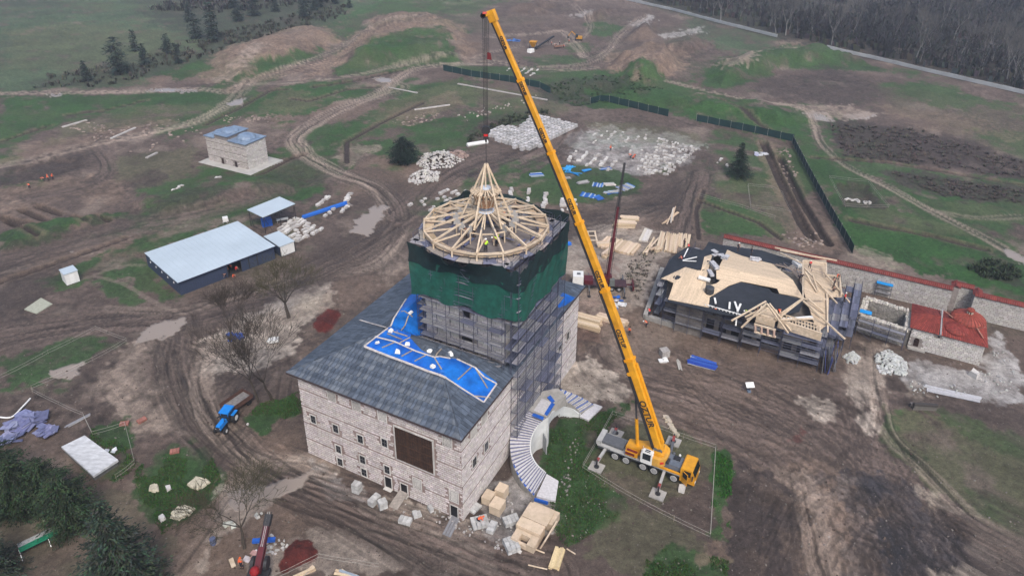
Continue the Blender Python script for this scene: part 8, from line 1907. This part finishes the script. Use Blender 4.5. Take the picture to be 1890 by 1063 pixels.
for k, px in enumerate(((82, 335), (90, 334), (98, 332))): person(px, 2+k, 'orange', 'orange', ('bend', 'stand', 'reach')[k], ('left', 'middle', 'right')[k]+' worker of the three in orange at the far left dig')
person((55, 348), 1, 'orange', 'orange', 'bend', 'single worker in orange below the group at the far left dig')
person((1127, 279), 3, 'orange', 'orange', 'stand', 'worker in orange standing alone in the pale stone yard')
for k, px in enumerate(((1164, 292), (1172, 291), (1168, 294))): person(px, 1+2*k, 'orange', 'orange', ('bend', 'bend', 'crouch')[k], ('left', 'right', 'front')[k]+' worker of the group bending over stones in the yard')
for k, px in enumerate(((1012, 80), (1018, 84), (1026, 86), (1033, 84), (1040, 88), (1050, 80), (957, 120))): person(px, k, 'orange' if k % 3 else 'dark', 'white', 'stand' if k % 2 else 'bend', ['leftmost far worker by the sieving machine', 'second far worker by the sieving machine', 'third far worker by the rusty sorting table', 'fourth far worker by the rusty sorting table', 'fifth far worker at the sorting table end', 'rightmost far worker near the orange excavator', 'dark-clothed person walking on the far road'][k])
# on the tower top
for k, (dx, dy, v, h, ps, lb) in enumerate(((.2, -5.6, 'lime', 'white', 'stand', 'worker in lime jacket and white helmet at the front of the tower top'), (1.5, -4.0, 'lime', 'white', 'bend', 'worker in lime vest bending right of the front worker'), (-2.6, -1.9, 'dark', 'white', 'reach', 'dark-clothed worker with white helmet left inside the timber ring'), (-1.5, -1.8, 'dark', 'none', 'stand', 'dark-clothed worker beside him inside the timber ring'), (2.2, 2.0, 'orange', 'orange', 'reach', 'worker in orange behind the hub of the timber ring'), (2.9, 2.8, 'lime', 'white', 'stand', 'worker in lime behind the hub of the timber ring'), (1.7, -3.4, 'lime', 'none', 'stand', 'second lime-vested worker just behind the bending one'))):
    person(None, k*1.3, v, h, ps, lb, xyz=(tc.x+dx, tc.y+dy, TZ-.3))
# on the timber building
for k, (px, z, v, ps, lb) in enumerate((((1270, 462), 7.4, 'red', 'bend', 'worker in red at the far edge of the left felt roof'), ((1257, 481), 7.3, 'red', 'crouch', 'worker in red crouching at the left roof corner'), ((1263, 455), 6.5, 'dark', 'stand', 'dark-clothed worker beside the board bundles'), ((1362, 463), 8.0, 'dark', 'stand', 'dark-clothed worker on the back felt, left'), ((1386, 470), 8.0, 'dark', 'stand', 'dark-clothed worker on the back felt, right'), ((1318, 582), 5.7, 'orange', 'stand', 'worker in red vest standing on the front scaffold deck'), ((1198, 582), 3.8, 'red', 'bend', 'worker on the scaffold above the concrete corner'), ((1379, 584), 6.8, 'lime', 'bend', 'worker in lime under the small front gable'), ((1396, 574), 7.8, 'dark', 'crouch', 'worker crouching at the top of the small gable'), ((1436, 580), 8.0, 'orange', 'bend', 'worker in orange between the two front gables'), ((1475, 517), 9.0, 'dark', 'bend', 'dark-clothed worker bending on the bare rafters'), ((1494, 494), 8.4, 'red', 'bend', 'worker in red among the timbers of the back right roof'), ((1539, 528), 7.8, 'dark', 'reach', 'dark-clothed worker on the right platform, upper'), ((1539, 537), 7.8, 'dark', 'crouch', 'dark-clothed worker on the right platform, lower'), ((1546, 515), 7.8, 'orange', 'bend', 'worker in orange at the right platform corner'), ((1558, 556), 6.4, 'red', 'stand', 'worker in red holding the end of the long slanting beam'))): person(px, k*1.1, v, 'white' if k % 4 == 3 else 'none', ps, lb, z=z)
# ---------------------------------------------------------------- trees
random.seed(81)
BARK = mat('bark', (.055, .045, .036), .9, .25, 3, col2=(.075, .062, .05)); TWIG = mat('twigs', (.050, .040, .032), .9, .15, 3); PALEBARK = mat('pale_bark', (.22, .215, .205), .9, .25, 2)
def limb(m, p, q, r, r2, n): m.tube(p, q, r, r2, n=n, caps=False)
def bare_tree(seed, H, spread, twm, n1=5, trunk=.22, lean=(0, 0), dense=1.0):
    """trunk and limbs in one builder, fine twigs in another; local coordinates"""
    rnd = random.Random(seed); T, C = MB(), MB()
    def grow(p, d, L, r, lev):
        segs = 3 if lev < 3 else 2; q = p
        for s in range(segs):
            d = (d+Vector((rnd.uniform(-1, 1), rnd.uniform(-1, 1), rnd.uniform(-.3, .6)))*.17).normalized(); e = q+d*(L/segs); r2 = r*(.84 if s < segs-1 else .72)
            (T if lev < 3 else C).tube(q, e, max(r, .022), max(r2, .016), n=7 if lev == 0 else 5 if lev < 3 else 3, caps=False); 
            if lev >= 2 and lev < 5 and rnd.random() < .8*dense:
                dd = (d+Vector((rnd.uniform(-1, 1), rnd.uniform(-1, 1), rnd.uniform(-.2, .8)))*.9).normalized(); grow(e, dd, L*rnd.uniform(.45, .7), r2*.55, lev+1)
            q = e; r = r2
        if lev < 5:
            k = {0: n1, 1: 3, 2: 3, 3: 3, 4: 2}[lev]
            for i in range(k):
                a = 2*math.pi*(i+rnd.random()*.6)/k; sp = spread*(.9 if lev == 0 else .65); side = Vector((math.cos(a), math.sin(a), 0)); 
                if lev: side = (side-d*side.dot(d)).normalized()
                dd = (d+side*sp+Vector((0, 0, .12))).normalized(); grow(q, dd, L*rnd.uniform(.62, .85)*(1.25 if lev == 0 else 1), r*.72, lev+1)
    grow(Vector((0, 0, -.2)), Vector((lean[0], lean[1], 1)).normalized(), H*.26, trunk, 0)
    return T, C
def place_tree(T, C, name, px, label, group=None, bark=BARK, tw=TWIG, cat='bare tree'):
    g = site(*px, 0); t = thing(name, label, cat, (g.x, g.y, gz(g.x, g.y)), 0, group)
    T.build('trunk', bark, t, world=False); C.build('crown', tw, t, world=False); return t
TWG = mat('greenish_twigs', (.060, .056, .026), .9, .15, 3)
place_tree(*bare_tree(1, 11.5, .95, 0, 6, .36, dense=.9), 'bare_tree', (533, 586), 'widest bare tree with greenish twigs, on pale sand above the red sand heap', tw=TWG)
place_tree(*bare_tree(2, 12.0, .8, 0, 5, .2), 'bare_tree', (425, 628), 'small bare tree with a blue tarpaulin at its foot')
place_tree(*bare_tree(3, 16, .62, 0, 4, .2, lean=(-.1, 0)), 'bare_tree', (478, 742), 'left of two tall bare trees beside the palace wall')
place_tree(*bare_tree(4, 16.5, .62, 0, 4, .22), 'bare_tree', (502, 738), 'right of two tall bare trees beside the palace wall')
place_tree(*bare_tree(5, 12.0, 1.1, 0, 5, .22, lean=(-.2, .1)), 'bare_tree', (452, 1012), 'low spreading bare tree at the bottom edge left of the red crane', tw=mat('olive_twigs', (.055, .05, .028), .9))
# evergreens: trunk, and a crown of needle clumps carried on whorled boughs
def conifer(seed, H, Rb, n_whorl, per, tri, tone, fl=.55, base=.08, up=-.15, full=False):
    rnd = random.Random(seed); T, C = MB(), MB(); T.tube((0, 0, -.2), (0, 0, H*.97), H*.022+.06, .03, n=7)
    for w in range(n_whorl):
        f = w/(n_whorl-1); z = H*(base+(1-base)*f); r0 = Rb*((1-f)**.8*.96+.04) if not full else Rb*math.sin(math.pi*min(1, .18+f*.80))**.6
        for b in range(per if f < .8 else max(3, per//2)):
            a = rnd.random()*6.283; r = r0*rnd.uniform(.6, 1.12); d = Vector((math.cos(a), math.sin(a), up+rnd.uniform(-.15, .2))); n = max(3, int(r/tri*1.5))
            if rnd.random() < .35: T.tube((0, 0, z), Vector((0, 0, z))+d*r*.8, .035, .012, n=3, caps=False)
            k = rnd.choice((.45, .7, 1.0, 1.25, 1.6)); 
            for s in range(n):
                t = (s+.6)/n; c = Vector((0, 0, z))+d*(r*t)+Vector((0, 0, -.10*r*t*t)); wd_ = tri*(1.25-.45*t)
                for q in range(3):
                    C.cur = tuple(x*k*rnd.uniform(.7, 1.3) for x in tone)
                    o = Vector((rnd.uniform(-1, 1), rnd.uniform(-1, 1), rnd.uniform(-.35, .35)))*wd_; e1 = Vector((rnd.uniform(-1, 1), rnd.uniform(-1, 1), rnd.uniform(-.3, .25))).normalized()*wd_*.75; e2 = (d.normalized()*.8+Vector((rnd.uniform(-.5, .5), rnd.uniform(-.5, .5), rnd.uniform(-.35, .2)))).normalized()*wd_*rnd.uniform(.6, 1.1)
                    C.add([c+o-e1*.35, c+o+e1*.35, c+o+e2+e1*.08, c+o+e2-e1*.12], [(0, 1, 2, 3)])
    return T, C
LEAFT = attrmat('foliage_tone', .85, 6, .15)
DG = (.022, .040, .026); DG2 = (.030, .046, .022)
def tree_meshes(T, C, bark=BARK, leaf=LEAFT): return T.mesh('trunk', bark), C.mesh('crown', leaf)
def put_tree(ms, name, px, label, cat, group=None, sc=1.0, rz=None, zoff=0, ang=0):
    g = site(*px, 0); t = thing(name, label, cat, (g.x, g.y, gz(g.x, g.y)+zoff), random.random()*6.28 if rz is None else rz, group); t.scale = (sc, sc, sc) if np.isscalar(sc) else sc
    for n, me in zip(('trunk', 'crown'), ms): o = bpy.data.objects.new(n, me); COL.objects.link(o); o.parent = t
    return t
big1 = tree_meshes(*conifer(11, 13, 5.2, 30, 15, .42, (.028, .042, .027))); big2 = tree_meshes(*conifer(12, 11, 4.6, 26, 15, .42, (.024, .042, .018), full=True))
put_tree(big1, 'conifer', (238, 1110), 'largest dark conifer at the bottom left, in front of the others', 'conifer', None, 1.15)
put_tree(big2, 'conifer', (95, 935), 'upper dark conifer of the clump just below the white sheeting', 'conifer', None, .72)
put_tree(big2, 'conifer', (135, 975), 'bushy dark green conifer behind the largest one', 'conifer', None, .82)
put_tree(big2, 'conifer', (45, 945), 'bushy dark conifer at the left edge above the green troughs', 'conifer', None, .8)
put_tree(big2, 'conifer', (0, 935), 'dark conifer cut by the left edge of the picture', 'conifer', None, 1.0)
put_tree(big1, 'conifer', (-15, 1075), 'dark conifer in the bottom left corner', 'conifer', None, .8)
bush = tree_meshes(*conifer(13, 7.2, 4.6, 18, 24, .42, (.012, .024, .017), full=True, base=.12)); put_tree(bush, 'round_evergreen', (746, 300), 'round dark evergreen tree beside the white rubble heaps', 'evergreen tree')
spr = tree_meshes(*conifer(14, 9.2, 3.9, 24, 18, .36, (.015, .030, .019), base=.1)); put_tree(spr, 'lone_spruce', (1362, 326), 'lone dark spruce by the long trenches', 'spruce')
low = [tree_meshes(*conifer(20+k, 9+k, 3.2, 12, 10, .8, (.022, .036, .030), full=k == 1)) for k in range(3)]
FAR = [(160, 150, .8), (222, 137, 1.35), (268, 120, .9), (362, 72, 1.1), (395, 76, 1.5), (440, 40, 1.1), (470, 30, 1.2), (508, 22, 1.0), (562, 34, 1.2), (580, 20, 1.0), (592, 14, 1.0), (620, 8, .8), (250, 95, .8), (330, 118, .7), (310, 100, .8), (645, 15, .7), (430, 15, 1.1), (350, 40, .9)]
ORD = 'leftmost second third fourth fifth sixth seventh eighth ninth tenth eleventh twelfth thirteenth fourteenth fifteenth sixteenth seventeenth rightmost'.split()
for k, (x, y, s) in enumerate(sorted(FAR)): put_tree(low[k % 3], 'far_evergreen', (x, y), ORD[k]+(' dark' if k in (0, 17) else ' from the left of the dark')+' evergreen'+('' if k in (0, 17) else 's')+' along the far left field', 'evergreen tree', 'dark evergreens along the far left field', s)
# brush between them: tangled leafless scrub
def scrub(px, n, s, h, tone, label, name='scrub'):
    P = [tuple(site(*q, 0)[:2]) for q in px]; m = MB(); rnd = random.Random(len(label)*7+n); x0, x1 = min(p[0] for p in P), max(p[0] for p in P); y0, y1 = min(p[1] for p in P), max(p[1] for p in P); c = 0; xs = []
    while c < n:
        x, y = rnd.uniform(x0, x1), rnd.uniform(y0, y1)
        if inpoly(x, y, P): xs.append((x, y)); c += 1
        else: c += .15
    zs = height([a for a, b in xs], [b for a, b in xs])
    for (x, y), z in zip(xs, zs):
        k = rnd.uniform(.6, 1.4); hh = h*rnd.uniform(.4, 1.1)
        for q in range(9):
            m.cur = tuple(t*k*rnd.uniform(.75, 1.25) for t in tone); a = rnd.random()*6.28; b = Vector((x+rnd.uniform(-s, s)*.4, y+rnd.uniform(-s, s)*.4, z)); e = b+Vector((math.cos(a)*s*.6, math.sin(a)*s*.6, hh)); w = Vector((-math.sin(a), math.cos(a), 0))*s*.16
            m.add([b-w*.3, b+w*.3, e+w, e-w*.6], [(0, 1, 2, 3)])
    return single(m, name, LEAFT, label, 'scrub', kind='stuff')
scrub([(250, 130), (290, 90), (350, 80), (420, 60), (560, 25), (640, 12), (640, 30), (540, 60), (420, 95), (330, 120)], 330, 1.5, 1.8, (.050, .050, .036), 'brown tangled scrub along the edge of the far left field')
scrub([(60, 165), (100, 130), (250, 120), (290, 125), (230, 160)], 90, 1.4, 1.4, (.052, .050, .038), 'low scrub at the corner of the far left field')
scrub([(270, 20), (400, -15), (640, -20), (620, 5), (430, 25)], 300, 2.4, 3.0, (.045, .044, .040), 'dark scrub belt at the top left edge')
scrub([(860, 265), (880, 240), (950, 210), (1010, 202), (1015, 212), (930, 232)], 260, .9, .8, (.030, .040, .020), 'dark bramble in the hollow above the stone stacks')
scrub([(1000, 160), (1100, 140), (1180, 145), (1230, 170), (1150, 190), (1060, 195)], 300, .9, .6, (.030, .056, .022), 'dark green bramble in the gully between the mesh fences')
scrub([(1780, 495), (1830, 480), (1880, 500), (1880, 520), (1820, 515)], 130, 1.0, 1.0, (.024, .038, .018), 'dark bramble patch on the right meadow')
scrub([(1530, 228), (1700, 240), (1890, 300), (1890, 330), (1700, 305), (1560, 290)], 520, 1.0, .5, (.060, .050, .042), 'brown withered weeds on the right field, upper patch')
scrub([(1640, 318), (1890, 350), (1890, 378), (1740, 362)], 240, .9, .4, (.058, .048, .040), 'brown withered weeds on the right field, lower patch')
scrub([(1190, 520), (1210, 470), (1225, 450), (1205, 445), (1150, 500), (1175, 560)], 150, .5, .35, (.07, .062, .045), 'dry weeds on the bank left of the timber building')
# ---------------------------------------------------------------- the winter wood, upper right
fm = []
for k in range(3):
    T, C = bare_tree(40+k, 17, .42, 0, 3, .26, lean=(.1*k-.1, 0), dense=.35); fm.append((T.mesh('trunk', PALEBARK), C.mesh('crown', mat('grey_twigs', (.10, .095, .09), .9))))
FT_ = [(1275, 14), (1292, 20), (1304, 22), (1316, 30), (1330, 38), (1337, 30), (1365, 36), (1402, 40), (1420, 52), (1432, 62), (1440, 58), (1450, 66), (1500, 66), (1455, 62), (1535, 84), (1610, 40), (1690, 112), (1698, 114), (1718, 96), (1735, 60), (1770, 112), (1785, 100), (1812, 132), (1830, 122), (1846, 140), (1858, 146), (1872, 146), (1888, 160), (1345, 10), (1390, 12), (1575, 60), (1650, 85), (1760, 70), (1840, 95)]
for k, (x, y) in enumerate(FT_):
    put_tree(fm[k % 3], 'pale_bare_tree', (x, y), 'pale-trunked bare tree at the edge of the winter wood', 'bare tree', 'pale-trunked trees at the wood edge', random.uniform(.75, 1.25))
def wood():
    rnd = random.Random(90); m = MB(); P = [tuple(site(*q, 0)[:2]) for q in ((1160, -10), (1240, 14), (1434, 64), (1525, 86), (1700, 124), (1900, 170), (2400, 280))]
    n = 0; xs = []
    for _ in range(2600):
        i = rnd.randrange(len(P)-1); t = rnd.random(); bx, by = P[i][0]+(P[i+1][0]-P[i][0])*t, P[i][1]+(P[i+1][1]-P[i][1])*t; dx, dy = P[i+1][0]-P[i][0], P[i+1][1]-P[i][1]; L = math.hypot(dx, dy); nx, ny = -dy/L, dx/L
        if ny < 0: nx, ny = -nx, -ny
        s = 3+420*rnd.random()**1.3; xs.append((bx+nx*s, by+ny*s))
    for x, y in xs:
        H = rnd.uniform(9, 17); g = rnd.uniform(.7, 1.25); pale = rnd.random() < .14; tb = (.14, .135, .13) if pale else (.030, .030, .031); m.cur = tuple(c*g for c in tb)
        tx, ty = x+rnd.uniform(-1.5, 1.5), y+rnd.uniform(-1.5, 1.5); m.tube((x, y, 0), (tx, ty, H*.8), .22, .06, n=3, caps=False)
        tone = (.033, .032, .034) if not pale else (.065, .062, .06)
        for q in range(30):
            f = rnd.uniform(.15, .95); b = Vector((x+(tx-x)*f, y+(ty-y)*f, H*.8*f)); a = rnd.random()*6.28; L = H*.28*(1.15-f)*rnd.uniform(.7, 1.4); e = b+Vector((math.cos(a)*L, math.sin(a)*L, L*rnd.uniform(.4, 1.2))); w = Vector((-math.sin(a), math.cos(a), 0))*rnd.uniform(.05, .28); m.cur = tuple(c*g*rnd.uniform(.7, 1.3) for c in tone)
            m.add([b-w*.3, b+w*.3, e+w, e-w*.5], [(0, 1, 2, 3)])
        for q in range(5):
            a = rnd.random()*6.28; s = rnd.uniform(1, 3); b = Vector((x+math.cos(a)*s, y+math.sin(a)*s, 0)); m.cur = tuple(c*rnd.uniform(.7, 1.3) for c in (.046, .046, .038)); w = Vector((rnd.uniform(-1, 1), rnd.uniform(-1, 1), 0)); m.add([b-w, b+w, b+w+Vector((.3, .2, 2)), b-w*.5+Vector((-.4, .2, 2.5))], [(0, 1, 2, 3)])
    single(m, 'winter_wood', LEAFT, 'leafless grey-brown winter wood filling the upper right corner', 'wood', kind='stuff')
wood()
# grass tufts on the nearer lawns
def tufts(px, n, label, tone=(.040, .085, .022), h=.22):
    P = [tuple(site(*q, 0)[:2]) for q in px]; m = MB(); rnd = random.Random(n); x0, x1 = min(p[0] for p in P), max(p[0] for p in P); y0, y1 = min(p[1] for p in P), max(p[1] for p in P); k = 0
    for _ in range(n):
        x, y = rnd.uniform(x0, x1), rnd.uniform(y0, y1)
        if not inpoly(x, y, P) or fbm(np.array([x*.35]), np.array([y*.35]), 3, 5)[0] < -.06: continue
        for q in range(3):
            a = rnd.random()*6.28; m.cur = tuple(t*rnd.uniform(.55, 1.5) for t in tone); w = Vector((math.cos(a), math.sin(a), 0))*.09; b = Vector((x+rnd.uniform(-.15, .15), y+rnd.uniform(-.15, .15), -.02)); e = b+Vector((rnd.uniform(-.12, .12), rnd.uniform(-.12, .12), h*rnd.uniform(.5, 1.3))); m.add([b-w, b+w, e], [(0, 1, 2)])
    o = m.build('grass_tufts', LEAFT); tag(o, label, 'grass', kind='stuff')
tufts([(1012, 880), (1002, 840), (1020, 795), (1090, 765), (1165, 742), (1120, 790), (1085, 850), (1155, 920), (1130, 965), (1045, 1012), (1020, 975)], 9000, 'rough grass between the curved stair and the crane')
tufts([(248, 870), (290, 830), (385, 828), (408, 885), (350, 955), (300, 985), (250, 900)], 7000, 'rough grass on the lawn with the pale slabs')
tufts([(1310, 990), (1322, 832), (1352, 852), (1345, 1000)], 3500, 'bright green grass strip right of the crane rope', (.035, .12, .02), .3)
tufts([(170, 790), (245, 830), (255, 860), (215, 890), (150, 860)], 3000, 'rough grass beside the white sheeting')
tufts([(452, 770), (480, 745), (555, 722), (558, 762), (500, 782), (480, 800)], 3000, 'rough grass at the foot of the two tall bare trees')
tufts([(1195, 1030), (1240, 1005), (1345, 1035), (1340, 1070), (1180, 1070)], 3000, 'green grass at the bottom edge right of centre')
# ---------------------------------------------------------------- thin winter haze
def haze():
    mb = MB(); mb.box((0, 0, 38.25), (8200, 8200, 83.5)); o = mb.build('haze', None)
    m = bpy.data.materials.new('haze'); m.use_nodes = True; nt = m.node_tree; nt.nodes.clear()
    v = nd(nt, 'ShaderNodeVolumePrincipled'); v.inputs['Color'].default_value = (.80, .87, 1.0, 1); v.inputs['Density'].default_value = .00031; v.inputs['Anisotropy'].default_value = .2
    out = nd(nt, 'ShaderNodeOutputMaterial'); nt.links.new(v.outputs[0], out.inputs['Volume'])
    o.data.materials.append(m); tag(o, kind='stuff')
haze()
scene.cycles.volume_bounces = 0
